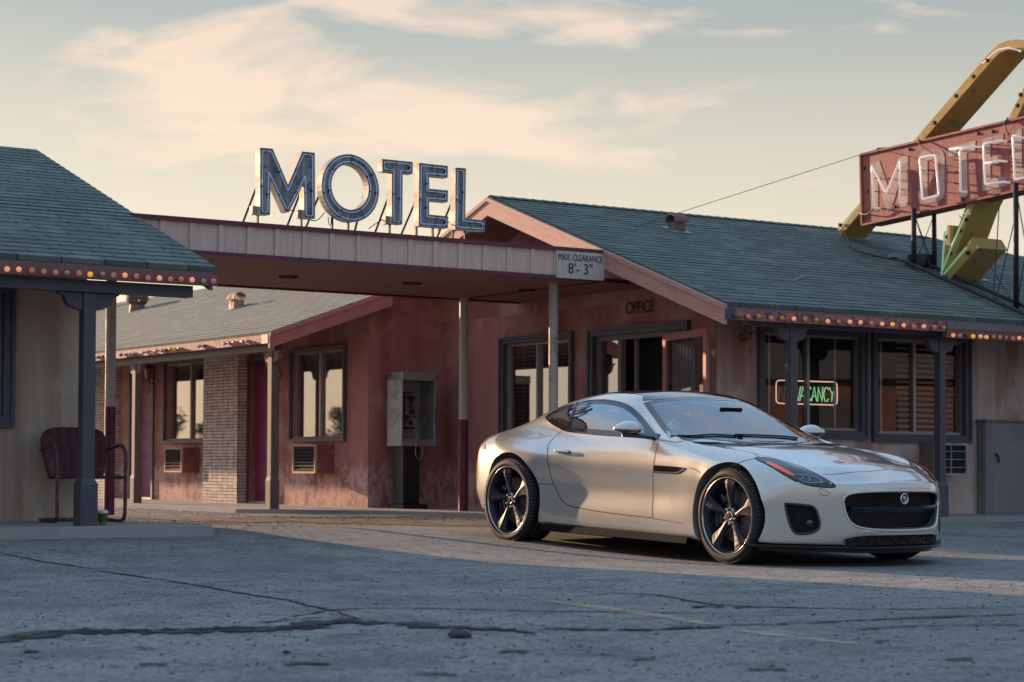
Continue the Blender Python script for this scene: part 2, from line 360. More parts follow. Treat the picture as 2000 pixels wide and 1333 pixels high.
# ---------------------------------------------------------------- ground, paths
def asphalt():
    m = mat('worn_asphalt', (0.12, 0.12, 0.12), 0.85); t = NT(m); co = t.coord('Object')
    big = t.noise(co, 0.22, 6, 0.6, 0.6); mid = t.noise(co, 1.7, 6, 0.62, 0.3); fine = t.noise(co, 26, 5, 0.75); grit = t.noise(co, 120, 3, 0.8)
    c = t.mix(t.ramp(big, 0.35, 0.65), (0.198, 0.194, 0.182), (0.30, 0.29, 0.262))
    c = t.mix(t.ramp(mid, 0.46, 0.62, 0, 0.65), c, (0.13, 0.13, 0.128))
    c = t.mix(t.ramp(fine, 0.48, 0.60, 0, 0.8), c, (0.055, 0.056, 0.060))
    c = t.mix(t.ramp(t.noise(co, 6, 6, 0.75), 0.54, 0.64, 0, 0.75), c, (0.055, 0.055, 0.06))
    g2 = t.noise(co, 62, 2, 0.8)
    c = t.mix(t.ramp(g2, 0.56, 0.66, 0, 0.5), c, (0.36, 0.34, 0.31)); c = t.mix(t.ramp(g2, 0.44, 0.34, 0, 0.55), c, (0.045, 0.047, 0.052))
    c = t.mix(t.ramp(grit, 0.55, 0.68, 0, 0.85), c, (0.48, 0.45, 0.40))
    c = t.mix(t.ramp(grit, 0.46, 0.30, 0, 0.7), c, (0.035, 0.036, 0.04))
    t.set('Base Color', c)
    vo = t.n('ShaderNodeTexVoronoi'); t.l(co, vo.inputs[0]); vo.inputs['Scale'].default_value = 95
    b1 = t.bump(vo.outputs[0], 0.40, 0.005)
    b2 = t.bump(t.math('ADD', fine, t.math('MULTIPLY', mid, 1.5)), 0.35, 0.010, b1)
    t.set('Normal', b2); t.set('Roughness', t.ramp(mid, 0.3, 0.7, 0.75, 0.95)); t.set('Specular IOR Level', 0.3)
    return m
M['asphalt'] = asphalt()
def far_dirt():
    m = mat('far_ground', (0.2, 0.15, 0.11), 0.95); t = NT(m); co = t.coord('Object')
    t.set('Base Color', t.mix(t.ramp(t.noise(co, 0.03, 6), 0.35, 0.65), (0.22, 0.16, 0.11), (0.13, 0.12, 0.08))); return m
M['far'] = far_dirt()
bm = BM(); gx = [-4000, -800, -150, -40, -20, -12] + [-9 + 0.3 * i for i in range(64)] + [11, 14, 18, 25, 40, 150, 800, 4000]
gy = [-3000, -600, -120, -30, -6, 0, 3] + [4.2 + 0.3 * i for i in range(75)] + [28, 31, 36, 45, 60, 120, 500, 2000, 4500]
gv = [[bm.verts.new((x, y, ground_z(x, y) if (abs(x) < 60 and -60 < y < 70) else ground_z(max(-60, min(60, x)), max(-8, min(70, y))))) for x in gx] for y in gy]
for j in range(len(gy) - 1):
    for i in range(len(gx) - 1):
        f = bm.faces.new((gv[j][i], gv[j][i + 1], gv[j + 1][i + 1], gv[j + 1][i]))
        far = gx[i] < -30 or gx[i + 1] > 30 or gy[j] < -20 or gy[j + 1] > 50
        f.material_index = 1 if far else 0
g = finish('ground', bm, [M['asphalt'], M['far']], smooth=True, uvf='keep'); tag(g, kind='structure')

def ribbon(name, px, width, material, dz=0.004, jit=0.6, seed=1, taper=True):
    if material is M['crack']: width *= 1.25
    r = random.Random(seed); P = [onground(*p) for p in px]; P = smoothpath(P, 10); bm = BM(); prev = None; N = len(P)
    for i, p in enumerate(P):
        t = (P[min(i + 1, N - 1)] - P[max(i - 1, 0)]).normalized(); s = Vector((-t.y, t.x, 0))
        w = width * (1 + jit * (r.random() * 2 - 1) + 0.5 * noise.noise(p * 1.3))
        if taper: w *= max(0.12, min(1, 6 * min(i, N - 1 - i) / N))
        q = p + s * (noise.noise(p * 7) * width * 0.9 * min(1, jit * 1.6) + noise.noise(p * 2.2) * 0.05 * jit)
        a, b = [q + s * (w * k) for k in (-0.5, 0.5)]
        a.z = ground_z(a.x, a.y) + dz; b.z = ground_z(b.x, b.y) + dz
        cur = (bm.verts.new(a), bm.verts.new(b))
        if prev: bm.faces.new((prev[0], cur[0], cur[1], prev[1]))
        prev = cur
    return tag(finish(name, bm, material, uvf='keep', recalc=False), kind='structure')
def ragged():
    m = mat('broken_edge', (0.05, 0.05, 0.055), 0.95); t = NT(m); co = t.coord('Object'); n = t.noise(co, 9, 7, 0.75)
    t.set('Base Color', t.mix(t.ramp(n, 0.4, 0.62), (0.012, 0.012, 0.016), (0.09, 0.09, 0.088))); t.set('Normal', t.bump(n, 1.0, 0.05))
    t.set('Alpha', t.ramp(t.noise(co, 14, 7, 0.78), 0.38, 0.46)); return m
M['ragged'] = ragged()
def crackm():
    m = mat('crack_dark', (0.016, 0.016, 0.02), 0.95); t = NT(m); t.set('Alpha', t.ramp(t.noise(t.coord('Object'), 22, 6, 0.75), 0.36, 0.46)); return m
M['crack'] = crackm()
ribbon('asphalt_crack', [(-40, 1072), (60, 1093), (180, 1113), (320, 1133), (430, 1152), (560, 1174), (640, 1192), (720, 1217)], 0.022, M['crack'], seed=2)
ribbon('asphalt_crack', [(540, 1212), (600, 1200), (700, 1190), (850, 1190), (1000, 1194), (1160, 1196), (1330, 1198), (1450, 1199)], 0.020, M['crack'], seed=3)
ribbon('asphalt_crack', [(480, 1222), (560, 1212), (640, 1207), (760, 1212)], 0.015, M['crack'], seed=4)
ribbon('asphalt_crack', [(-60, 1262), (60, 1242), (180, 1238), (330, 1236), (480, 1232), (600, 1229), (690, 1218), (800, 1222), (940, 1231), (1060, 1238)], 0.19, M['ragged'], dz=0.006, seed=5)
ribbon('asphalt_crack', [(-60, 1258), (60, 1239), (180, 1236), (330, 1233), (480, 1230), (610, 1226), (700, 1217)], 0.035, M['crack'], dz=0.009, seed=6)
ribbon('asphalt_crack', [(1120, 1170), (1190, 1160), (1290, 1164), (1360, 1178), (1430, 1184), (1600, 1189), (1800, 1191), (2050, 1183)], 0.024, M['crack'], seed=7)
ribbon('asphalt_crack', [(1300, 1222), (1480, 1222), (1640, 1216), (1800, 1208), (2040, 1199)], 0.05, M['ragged'], dz=0.006, seed=8)
ribbon('asphalt_crack', [(1060, 1228), (1200, 1233), (1340, 1229), (1420, 1226)], 0.07, M['ragged'], dz=0.006, seed=9)
ribbon('asphalt_crack', [(1670, 1232), (1760, 1226), (1900, 1222), (2040, 1225)], 0.03, M['ragged'], dz=0.006, seed=10)
for k, (x, y, w_) in enumerate([(1380, 1187, 60), (1460, 1188, 40), (600, 1300, 90), (300, 1300, 60), (1880, 1290, 70), (1500, 1310, 80), (1250, 1290, 60), (850, 1320, 90), (280, 1268, 50), (1000, 1275, 60), (1720, 1255, 40), (60, 1275, 40)]):
    ribbon('asphalt_crack', [(x - w_ / 2, y + 2), (x, y - 1), (x + w_ / 2, y + 1)], 0.045, M['ragged'], dz=0.007, seed=20 + k)
def overlay():
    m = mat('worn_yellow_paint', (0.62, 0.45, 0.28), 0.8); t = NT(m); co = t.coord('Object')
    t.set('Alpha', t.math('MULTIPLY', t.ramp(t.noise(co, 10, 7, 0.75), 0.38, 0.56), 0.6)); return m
M['paint'] = overlay()
ribbon('parking_line', [(1050, 1172), (1180, 1190), (1300, 1207), (1400, 1224)], 0.10, M['paint'], jit=0.1, dz=0.005, seed=30)  # two pale, patchy tan streaks laid over the asphalt
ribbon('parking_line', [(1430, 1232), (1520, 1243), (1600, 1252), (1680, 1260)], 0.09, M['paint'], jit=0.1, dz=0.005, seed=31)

WALK = 0.142
def kz(px, py, z=WALK): r = ray(px, py); return CAMP + r * ((z - EYE) / r.z)
def slab(name, pts, top=WALK, label=None):
    bm = BM(); a = [bm.verts.new((p.x, p.y, top)) for p in pts]; b = [bm.verts.new((p.x, p.y, -0.4)) for p in pts]
    bm.faces.new(a)
    for i in range(len(a)):
        j = (i + 1) % len(a); bm.faces.new((a[i], a[j], b[j], b[i]))
    es = [e for e in bm.edges if abs(e.verts[0].co.z - top) < 1e-5 and abs(e.verts[1].co.z - top) < 1e-5]
    bmesh.ops.bevel(bm, geom=es, offset=0.012, segments=2, affect='EDGES')
    return tag(finish(name, bm, M['concrete']), kind='structure')
slab('walkway', [W(-6, 14.70, 0), kz(0, 1031, .165), kz(416, 1026.5, .165), W(7.16, 15.15, 0), W(6.8, 16.3, 0), W(6.8, 20, 0), W(-6, 20, 0)], top=.165)
kp = [W(10.35, 34, 0), kz(235, 984.5), kz(460, 994.5), kz(720, 997), kz(945, 1003), W(12.0, 17.1, 0), W(12.0, 14.25, 0), W(26, 14.25, 0), W(26, 15.6, 0), W(13.1, 15.6, 0), W(13.1, 21, 0), W(12.2, 34, 0)]
slab('walkway', kp)
# loose stones and dirt along the back kerb
def dirtm():
    m = mat('dirt', (0.2, 0.13, 0.1), 0.95); t = NT(m); co = t.coord('Object')
    t.set('Base Color', t.mix(t.ramp(t.noise(co, 12, 7, 0.75), 0.4, 0.6), (0.11, 0.07, 0.055), (0.30, 0.21, 0.16))); t.set('Alpha', t.ramp(t.noise(co, 5, 7, 0.75), 0.38, 0.50)); t.set('Normal', t.bump(t.noise(co, 25, 6, 0.8), 1.0, 0.03)); return m
M['dirt'] = dirtm()
ribbon('dirt_strip', [(150, 1004), (300, 1010), (450, 1016), (600, 1018), (760, 1021), (930, 1026), (1000, 1030)], 1.3, M['dirt'], jit=0.1, dz=0.006, seed=40)
bm = BM(); r = random.Random(3)
def pebble(bm, p, s, r):
    vs = [bm.verts.new(p + Vector((math.cos(a) * s * r.uniform(.7, 1.2), math.sin(a) * s * r.uniform(.7, 1.2), s * 0.1))) for a in (0, 1.3, 2.5, 3.8, 5.0)]
    t = bm.verts.new(p + Vector((r.uniform(-.3, .3) * s, r.uniform(-.3, .3) * s, s * r.uniform(.5, .9))))
    for i in range(5): bm.faces.new((vs[i], vs[(i + 1) % 5], t))
for _ in range(8000):
    px = r.uniform(170, 960); t_ = px / 1000
    y0, y1 = (1000 + 6 * t_, 1034 + 4 * t_) if px < 480 else (1009, 1028 - (px - 480) * 0.018)
    if px < 480: y0 = 988 + (px - 180) * 0.045
    py = y0 + (y1 - y0) * abs(r.gauss(0, 0.45)) if r.random() < 0.75 else r.uniform(y0, y1 + 6)
    p = onground(px, min(py, 1045)); pebble(bm, p, r.choice((0.004, 0.005, 0.007, 0.010)), r)
M['gravel'] = mat('gravel', (0.20, 0.13, 0.10), 0.95); t = NT(M['gravel']); t.set('Base Color', t.mix(t.ramp(t.noise(t.coord('Object'), 30, 3), 0.4, 0.6), (0.10, 0.065, 0.055), (0.34, 0.25, 0.19)))
tag(finish('gravel', bm, M['gravel'], uvf='keep'), 'loose brown gravel and dirt along the kerb of the back walkway', 'gravel', kind='stuff')
bm = BM()
for _ in range(2600):
    x = r.uniform(-2.6, 3.2); y = r.uniform(7.3, 12.5) if r.random() < .75 else r.uniform(7.3, 20)
    pebble(bm, Vector((x * y / 9, y, ground_z(x * y / 9, y))), r.choice((0.003, 0.004, 0.004, 0.006, 0.010)), r)
tag(finish('grit', bm, mat('dark_grit', (0.06, 0.06, 0.065), 0.95), uvf='keep'), 'fine dark grit strewn over the asphalt', 'grit', kind='stuff')
def rock(name, px, py, s, label):
    p = onground(px, py); bm = BM(); bmesh.ops.create_icosphere(bm, subdivisions=3, radius=1.0)
    for v in bm.verts:
        k = 1 + 0.35 * noise.noise(v.co * 1.3 + Vector((px, 0, 0))) + 0.08 * noise.noise(v.co * 5)
        v.co = Vector((v.co.x * 1.35, v.co.y * 0.9, max(-.3, v.co.z) * 0.75)) * (k * s) + p + Vector((0, 0, s * 0.25))
    m = mat('rock_' + name, (0.06, 0.055, 0.06), 0.85); t = NT(m); n = t.noise(t.coord('Object'), 60, 5); t.set('Normal', t.bump(n, 0.8, 0.01))
    return tag(finish(name, bm, m, smooth=True, uvf='keep'), label, 'stone')
rock('stone', 898, 1246, 0.036, 'fist sized dark stone lying on the asphalt in the foreground')
rock('pebble', 560, 1277, 0.013, 'small dark pebble on the asphalt left of the big stone')
rock('pebble', 1112, 1173, 0.008, 'tiny dark pebble on the asphalt in front of the parked car')

# ---------------------------------------------------------------- building helpers
class Plane:
    """vertical wall plane: along = axis direction, out = outward normal, c = offset"""
    def __init__(s, kind, c):
        s.kind, s.c = kind, c
        s.al, s.out = (B, -A) if kind == 'U' else (A, -B)
    def px(s, x, y): return onU(x, y, s.c) if s.kind == 'U' else onV(x, y, s.c)
    def p(s, a, z, o=0.0): return (W(s.c, a, z) if s.kind == 'U' else W(a, s.c, z)) + s.out * o
    def rect(s, x0, y0, x1, y1, x2=None, y2=None, x3=None, y3=None):
        pts = [s.px(x0, y0), s.px(x1, y1)]
        a0, a1 = sorted((pts[0][0], pts[1][0])); z0, z1 = sorted((pts[0][1], pts[1][1])); return a0, a1, z0, z1
    def box(s, bm, a0, a1, z0, z1, o0, o1, mi=0):
        return box(bm, s.p((a0 + a1) / 2, (z0 + z1) / 2, (o0 + o1) / 2), s.al, s.out, Z, abs(a1 - a0) / 2, abs(o1 - o0) / 2, abs(z1 - z0) / 2, mi)
def wall(name, pl, a0, a1, z0, z1, holes, material, parent, depth=0.14, poly=None):
    bm = BM(); av = sorted({a0, a1} | {h[0] for h in holes} | {h[1] for h in holes}); zv = sorted({z0, z1} | {h[2] for h in holes} | {h[3] for h in holes})
    av = [a for a in av if a0 <= a <= a1]; zv = [z for z in zv if z0 <= z <= z1]
    V = {}
    def vt(a, z, o=0.0):
        k = (round(a, 4), round(z, 4), o)
        if k not in V: V[k] = bm.verts.new(pl.p(a, z, o))
        return V[k]
    for i in range(len(av) - 1):
        for j in range(len(zv) - 1):
            ac, zc_ = (av[i] + av[i + 1]) / 2, (zv[j] + zv[j + 1]) / 2
            if any(h[0] < ac < h[1] and h[2] < zc_ < h[3] for h in holes): continue
            bm.faces.new((vt(av[i], zv[j]), vt(av[i + 1], zv[j]), vt(av[i + 1], zv[j + 1]), vt(av[i], zv[j + 1])))
    for h in holes:
        c = [(h[0], h[2]), (h[1], h[2]), (h[1], h[3]), (h[0], h[3])]
        for k in range(4):
            (p, q), (p2, q2) = c[k], c[(k + 1) % 4]
            bm.faces.new((vt(p, q), vt(p2, q2), vt(p2, q2, -depth), vt(p, q, -depth)))
    if poly: bm.faces.new([vt(a, z) if abs(z - z1) < 1e-4 else bm.verts.new(pl.p(a, z)) for a, z in poly])
    bm.normal_update()
    for f in bm.faces:
        if abs(f.normal.dot(pl.out)) > 0.9 and f.normal.dot(pl.out) < 0: f.normal_flip()
    return finish(name, bm, material, parent, recalc=False)
def room(pl, a0, a1, z0, z1, parent, d0=0.14, d1=2.6):
    bm = BM(); vs = {}
    for a in (a0, a1):
        for z in (z0, z1):
            for o in (-d0 - 0.01, -d1): vs[a, z, o] = bm.verts.new(pl.p(a, z, o))
    o0, o1 = -d0 - 0.01, -d1
    for q in (((a0, z0, o0), (a0, z0, o1), (a0, z1, o1), (a0, z1, o0)), ((a1, z0, o0), (a1, z0, o1), (a1, z1, o1), (a1, z1, o0)),
              ((a0, z0, o0), (a1, z0, o0), (a1, z0, o1), (a0, z0, o1)), ((a0, z1, o0), (a1, z1, o0), (a1, z1, o1), (a0, z1, o1)), ((a0, z0, o1), (a1, z0, o1), (a1, z1, o1), (a0, z1, o1))):
        bm.faces.new([vs[k] for k in q])
    return finish('room', bm, M['dark_in'], parent, recalc=False)
def window(pl, rect, parent, trim=0.075, muls=(0.5,), pane='pane', cover='blinds', cov=(0, 1), label=None, trim_m='trim_dark', inner=0.028, slat=0.05, thin=()):
    a0, a1, z0, z1 = rect; bm = BM()
    for (p, q, s, t_) in ((a0, a1, z1 - trim, z1), (a0, a1, z0, z0 + trim), (a0, a0 + trim, z0 + trim, z1 - trim), (a1 - trim, a1, z0 + trim, z1 - trim)):
        pl.box(bm, p, q, s, t_, -0.02, 0.035)
        
    bevel(bm, 0.006)
    # stepped outer moulding
    for (p, q, s, t_) in ((a0 - .012, a1 + .012, z1 - .02, z1 + .014), (a0 - .012, a1 + .012, z0 - .014, z0 + .02), (a0 - .012, a0 + .02, z0 + .02, z1 - .02), (a1 - .02, a1 + .012, z0 + .02, z1 - .02)):
        pl.box(bm, p, q, s, t_, -0.012, 0.050)
    fr = finish('window', bm, M[trim_m], parent)
    if label: fr['label'] = label
    b0, b1, y0, y1 = a0 + trim, a1 - trim, z0 + trim, z1 - trim
    bm = BM()
    for (p, q, s, t_) in ((b0, b1, y1 - inner, y1), (b0, b1, y0, y0 + inner), (b0, b0 + inner, y0 + inner, y1 - inner), (b1 - inner, b1, y0 + inner, y1 - inner)):
        pl.box(bm, p, q, s, t_, -0.07, -0.022)
    for f in muls: m_ = b0 + (b1 - b0) * f; pl.box(bm, m_ - .018, m_ + .018, y0 + inner, y1 - inner, -0.075, -0.018)
    for f in thin: m_ = b0 + (b1 - b0) * f; pl.box(bm, m_ - .013, m_ + .013, y0 + inner, y1 - inner, -0.115, -0.095)
    finish('sash', bm, M['alu'], fr)
    bm = BM(); q = [bm.verts.new(pl.p(a, z, -0.055)) for a, z in ((b0, y0), (b1, y0), (b1, y1), (b0, y1))]; bm.faces.new(q)
    finish('pane', bm, M[pane], fr, recalc=False)
    c0, c1 = b0 + (b1 - b0) * cov[0], b0 + (b1 - b0) * cov[1]
    if cover == 'blinds':
        bm = BM(); z = y0 + 0.03
        while z < y1 - 0.02:
            tilt = 0.016; w_ = 0.018
            vs = [bm.verts.new(pl.p(a, z + dz, o)) for a, dz, o in ((c0, -tilt, -0.13), (c1, -tilt, -0.13), (c1, tilt, -0.13 - w_), (c0, tilt, -0.13 - w_))]
            bm.faces.new(vs); z += slat
        for f in (0.06, 0.5, 0.94):
            m_ = c0 + (c1 - c0) * f; pl.box(bm, m_ - .003, m_ + .003, y0, y1, -0.129, -0.127)
        finish('blinds', bm, M['blind'], fr)
    elif cover == 'curtain':
        bm = BM(); n = 70; pr = None
        for i in range(n + 1):
            a = c0 + (c1 - c0) * i / n; o = -0.16 + 0.018 * math.sin(i * 0.9) + 0.008 * math.sin(i * 2.3)
            cu = (bm.verts.new(pl.p(a, y0 - .02, o)), bm.verts.new(pl.p(a, y1 + .02, o)))
            if pr: bm.faces.new((pr[0], cu[0], cu[1], pr[1]))
            pr = cu
        finish('curtain', bm, M['curtain'], fr, smooth=True)
    return fr
def grow(r, d): return (r[0] + d, r[1] - d, r[2] + d, r[3] - d)
def roofplane(name, p0, p1, up, length, material, parent, th=0.035, gable_ext=0):
    """p0-p1: eave line (left to right seen from outside), up: unit up-slope, shingled slab with a ragged course edge"""
    al = (p1 - p0).normalized(); nrm = al.cross(up).normalized(); nrm = nrm if nrm.z > 0 else -nrm
    bm = BM(); L = (p1 - p0).length; nu, nv = 2, 2
    uv = lambda p: ((p - p0).dot(al), (p - p0).dot(up))
    box(bm, (p0 + p1) / 2 + up * (length / 2) - nrm * (th / 2), al, up, nrm, L / 2, length / 2, th / 2)
    # course butts: thin steps that make real relief
    rr_ = random.Random(len(name)); k = 0; h = 0.134
    while k * h < length - 0.05:
        q = p0 + up * (k * h)
        a = [bm.verts.new(q + nrm * 0.007), bm.verts.new(q + al * L + nrm * 0.007), bm.verts.new(q + al * L + up * h + nrm * 0.0012), bm.verts.new(q + up * h + nrm * 0.0012)]
        b_ = [bm.verts.new(q + nrm * 0.0005), bm.verts.new(q + al * L + nrm * 0.0005)]
        bm.faces.new(a); bm.faces.new((b_[0], b_[1], a[1], a[0])); k += 1
    return finish(name, bm, material, parent, uvf=uv, recalc=False)
BULB = {}
def bulb_mesh():
    bm = BM(); prof = [(0.0, -0.01), (0.013, -0.008), (0.013, 0.012), (0.018, 0.02), (0.026, 0.034), (0.028, 0.045), (0.024, 0.058), (0.013, 0.068), (0.0, 0.071)]
    lathe(bm, [(a * .78, b * .85) for a, b in prof], Vector((0, 0, 0)), (0, 0, 1), (1, 0, 0), 12)
    for f in bm.faces: f.material_index = 1 if f.calc_center_median().z < 0.013 else 0
    return bm
M['b_amber'] = mat('amber_bulb', (0.75, 0.36, 0.05), 0.25); M['b_white'] = mat('white_bulb', (0.45, 0.33, 0.28), 0.2)
M['b_lit'] = emis('lit_bulb', (1.0, 0.38, 0.18), .32, (0.7, 0.35, 0.22)); M['b_lit2'] = emis('lit_clear_bulb', (1.0, 0.38, 0.25), 0.10, (0.30, 0.12, 0.10)); M['b_dead'] = mat('dead_bulb', (0.10, 0.09, 0.10), 0.15)
M['b_amber_lit'] = emis('lit_amber_bulb', (1.0, 0.42, 0.05), 0.35, (0.8, 0.38, 0.05))
for k in ('b_amber', 'b_white', 'b_lit', 'b_lit2', 'b_dead', 'b_amber_lit'):
    bm = bulb_mesh(); me = bpy.data.meshes.new('light_bulb_' + k); bm.to_mesh(me); bm.free(); me.materials.append(M[k]); me.materials.append(M['iron'])
    me.polygons.foreach_set('use_smooth', [True] * len(me.polygons)); BULB[k] = me
def bulb(pos, out, kind, parent):
    o = bpy.data.objects.new('light_bulb', BULB[kind]); C.objects.link(o); o.parent = parent
    o.matrix_parent_inverse = Matrix.Identity(4)
    d = (out + Vector((0, 0, rnd.uniform(-.35, -.05))) + Vector((rnd.uniform(-.12, .12), 0, 0))).normalized()
    o.matrix_basis = Matrix.Translation(pos) @ d.to_track_quat('Z', 'Y').to_matrix().to_4x4()
    return o
def post(parent, u, v, z0, z1, s=0.05, along='V', m='trim_dark', pl_h=0.37, pl_s=0.072, corbel=0.33):
    """square porch post with plinth and scrolled corbel; along: eave runs along u ('V' plane) or v ('U' plane)"""
    bm = BM(); ubox(bm, u - s, u + s, v - s, v + s, z0 + pl_h, z1)
    _, fs = ubox(bm, u - pl_s, u + pl_s, v - pl_s, v + pl_s, z0, z0 + pl_h - .045)
    a = [W(u + i * pl_s, v + j * pl_s, z0 + pl_h - .045) for i, j in ((-1, -1), (1, -1), (1, 1), (-1, 1))]; b = [W(u + i * s, v + j * s, z0 + pl_h) for i, j in ((-1, -1), (1, -1), (1, 1), (-1, 1))]
    av = [bm.verts.new(p) for p in a]; bv = [bm.verts.new(p) for p in b]
    for i in range(4): bm.faces.new((av[i], av[(i + 1) % 4], bv[(i + 1) % 4], bv[i]))
    po = finish('post', bm, M[m], parent)
    bm = BM(); c = corbel; pf = [(-c, 0), (c, 0), (c * .93, -.02), (c * .78, -.028), (c * .76, -.06)] + [(c * .76 * math.cos(t_) , -.06 - .085 * math.sin(t_)) for t_ in (0.3, 0.6, 0.9, 1.2)] 
    pf = pf + [(x * -1, y) for x, y in reversed(pf[2:])]
    if along == 'V': pts = [W(u + x, v - .03, z1 + y) for x, y in pf]; off = B * .07
    else: pts = [W(u - .03, v + x, z1 + y) for x, y in pf]; off = A * .07
    prism(bm, pts, off); bevel(bm, 0.004, 1)
    finish('corbel', bm, M[m], po)
    return po
def lantern(pl, a, z, parent, s=1.0):
    """wall lantern: round back plate, arm, four-sided tapered lamp with cap, finial below"""
    bm = BM(); c = pl.p(a, z, 0); lathe(bm, [(0, .02), (.03, .022), (.045, .012), (.05, 0)], c, pl.out, Z, 16)
    arm = c + pl.out * .13 * s
    tube(bm, smoothpath([c + pl.out * .01, c + pl.out * .06 + Z * -.02, arm], 5), .009, 8)
    tube(bm, [arm + Z * y for y in (-.16, -.15, -.135, -.12, -.02, .0, .02, .05)], .01, 8, rr=[.004, .014, .012, .007, .008, .018, .018, .012])
    tube(bm, [arm + Z * .05, arm + Z * .23], .006, 6)
    b_ = [arm + (pl.al * i + pl.out * j) * .035 + Z * .05 for i, j in ((-1, -1), (1, -1), (1, 1), (-1, 1))]; t_ = [arm + (pl.al * i + pl.out * j) * .068 + Z * .20 for i, j in ((-1, -1), (1, -1), (1, 1), (-1, 1))]
    for i in range(4): tube(bm, [b_[i], t_[i]], .006, 5); tube(bm, [b_[i], b_[(i + 1) % 4]], .006, 5); tube(bm, [t_[i], t_[(i + 1) % 4]], .007, 5)
    lathe(bm, [(.085, .20), (.06, .235), (.03, .255), (.012, .275), (.018, .29), (0, .305)], arm, Z, pl.al, 12)
    la = finish('wall_lantern', bm, M['brass'], parent, smooth=False)
    bm = BM(); bv = [bm.verts.new(p) for p in b_]; tv = [bm.verts.new(p) for p in t_]
    for i in range(4): bm.faces.new((bv[i], bv[(i + 1) % 4], tv[(i + 1) % 4], tv[i]))
    finish('lamp_glass', bm, M['pane'], la); return la
def aircon(pl, rect, parent, depth=0.26, bars=(8, 0), frame='rake_worn', box_m='ac_red', grille='dark_in', bar_m='iron', fr=.024):
    a0, a1, z0, z1 = rect; bm = BM(); pl.box(bm, a0, a1, z0, z1, -0.05, depth - .03)
    body = finish('air_conditioner', bm, M[box_m], parent)
    bm = BM()
    for (p, q, s, t_) in ((a0, a1, z1 - fr, z1), (a0, a1, z0, z0 + fr), (a0, a0 + fr, z0 + fr, z1 - fr), (a1 - fr, a1, z0 + fr, z1 - fr)): pl.box(bm, p, q, s, t_, depth - .03, depth)
    finish('cover_frame', bm, M[frame], body)
    bm = BM(); pl.box(bm, a0 + fr, a1 - fr, z0 + fr, z1 - fr, depth - .03, depth - .022, 0)
    for k in range(1, bars[0]): z = z0 + (z1 - z0) * k / bars[0]; pl.box(bm, a0 + fr, a1 - fr, z - .004, z + .004, depth - .022, depth - .004, 1)
    for k in range(1, bars[1]): a = a0 + (a1 - a0) * k / bars[1]; pl.box(bm, a - .005, a + .005, z0 + fr, z1 - fr, depth - .022, depth - .002, 1)
    finish('grille', bm, [M[grille], M[bar_m]], body); return body
def roof_vent(pos, al, parent, m, s=1.0, flash=True, nrm=Vector((0, 0, 1)), up=None):
    """hooded half-round roof vent on a tapered base with a flashing sheet"""
    bm = BM(); pr = al.cross(Z).normalized(); h = .15 * s; w = .10 * s
    a = [pos + al * (i * w * 1.15) + pr * (j * w) - Z * .08 for i, j in ((-1, -1), (1, -1), (1, 1), (-1, 1))]; b = [pos + al * (i * w) + pr * (j * w) + Z * h for i, j in ((-1, -1), (1, -1), (1, 1), (-1, 1))]
    av = [bm.verts.new(p) for p in a]; bv = [bm.verts.new(p) for p in b]
    for i in range(4): bm.faces.new((av[i], av[(i + 1) % 4], bv[(i + 1) % 4], bv[i]))
    n = 12; c = pos + Z * h; rr_ = w * 1.35; hl = w * 1.5
    ring = [(math.cos(math.pi * k / n) * rr_, math.sin(math.pi * k / n) * rr_) for k in range(n + 1)]
    o1 = [[bm.verts.new(c + al * (x * q) + pr * sgn + Z * (y * q)) for x, y in ring] for sgn in (-hl, hl) for q in (1, .93)]
    for k in range(n):
        bm.faces.new((o1[0][k], o1[0][k + 1], o1[2][k + 1], o1[2][k])); bm.faces.new((o1[1][k], o1[1][k + 1], o1[3][k + 1], o1[3][k]))
        bm.faces.new((o1[0][k], o1[0][k + 1], o1[1][k + 1], o1[1][k])); bm.faces.new((o1[2][k], o1[2][k + 1], o1[3][k + 1], o1[3][k]))
    for e in (0, n): bm.faces.new((o1[0][e], o1[1][e], o1[3][e], o1[2][e]))
    ve = finish('roof_vent', bm, M[m], parent)
    if flash and up is not None:
        bm = BM(); sd = up.cross(nrm).normalized()
        box(bm, pos + nrm * .012, sd, up, nrm, .2 * s, .2 * s, .004); finish('flashing', bm, M['galv'], ve)
    return ve
# ---------------------------------------------------------------- left building (u up to 7.46)
KL = 0.366; WL = 0.165
Lb = thing('motel_building', 'nearest motel wing at the left edge with beige stucco wall under a teal shingle roof', 'building', W(6.66, 16.35, WL), 'motel wings around the forecourt')
lp = Plane('V', 16.35)
_, _, wz0, wz1 = lp.rect(24, 832.6, 2, 555)
wu1 = lp.px(24, 700)[0]; wr = (wu1 - 1.25, wu1, wz0, wz1)
wall('wall', lp, -5, 6.66, WL - .2, 2.62, [grow(wr, .06)], M['beige'], Lb)
bm = BM()
sv = [bm.verts.new(W(6.66, v, z)) for v, z in ((16.35, WL - .2), (17.5, -.2), (17.5, 3.12), (16.35, 2.72))]; bm.faces.new(sv); ubox(bm, 5, 6.86, 17.5, 18.79, -.2, 3.14)  # last box: unseen rear block added to set the ground shadow's edge
bk = [bm.verts.new(W(u, 18.79, z)) for u, z in ((-5, -.2), (6.66, -.2), (6.66, 3.64), (-5, 3.64))]; bm.faces.new(bk)
l0 = [bm.verts.new(W(-5, v, z)) for v, z in ((16.35, -.2), (18.79, -.2), (18.79, 3.64), (16.35, 2.62))]; bm.faces.new(l0)
finish('side_wall', bm, M['beige'], Lb)
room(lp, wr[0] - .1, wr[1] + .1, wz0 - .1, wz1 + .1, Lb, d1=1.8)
window(lp, wr, Lb, trim=0.085, muls=(0.4,), cover='curtain', cov=(0, .75))
upL = (B + Z * KL).normalized()
LV, LU, LZ = 14.78, 7.12, 2.235
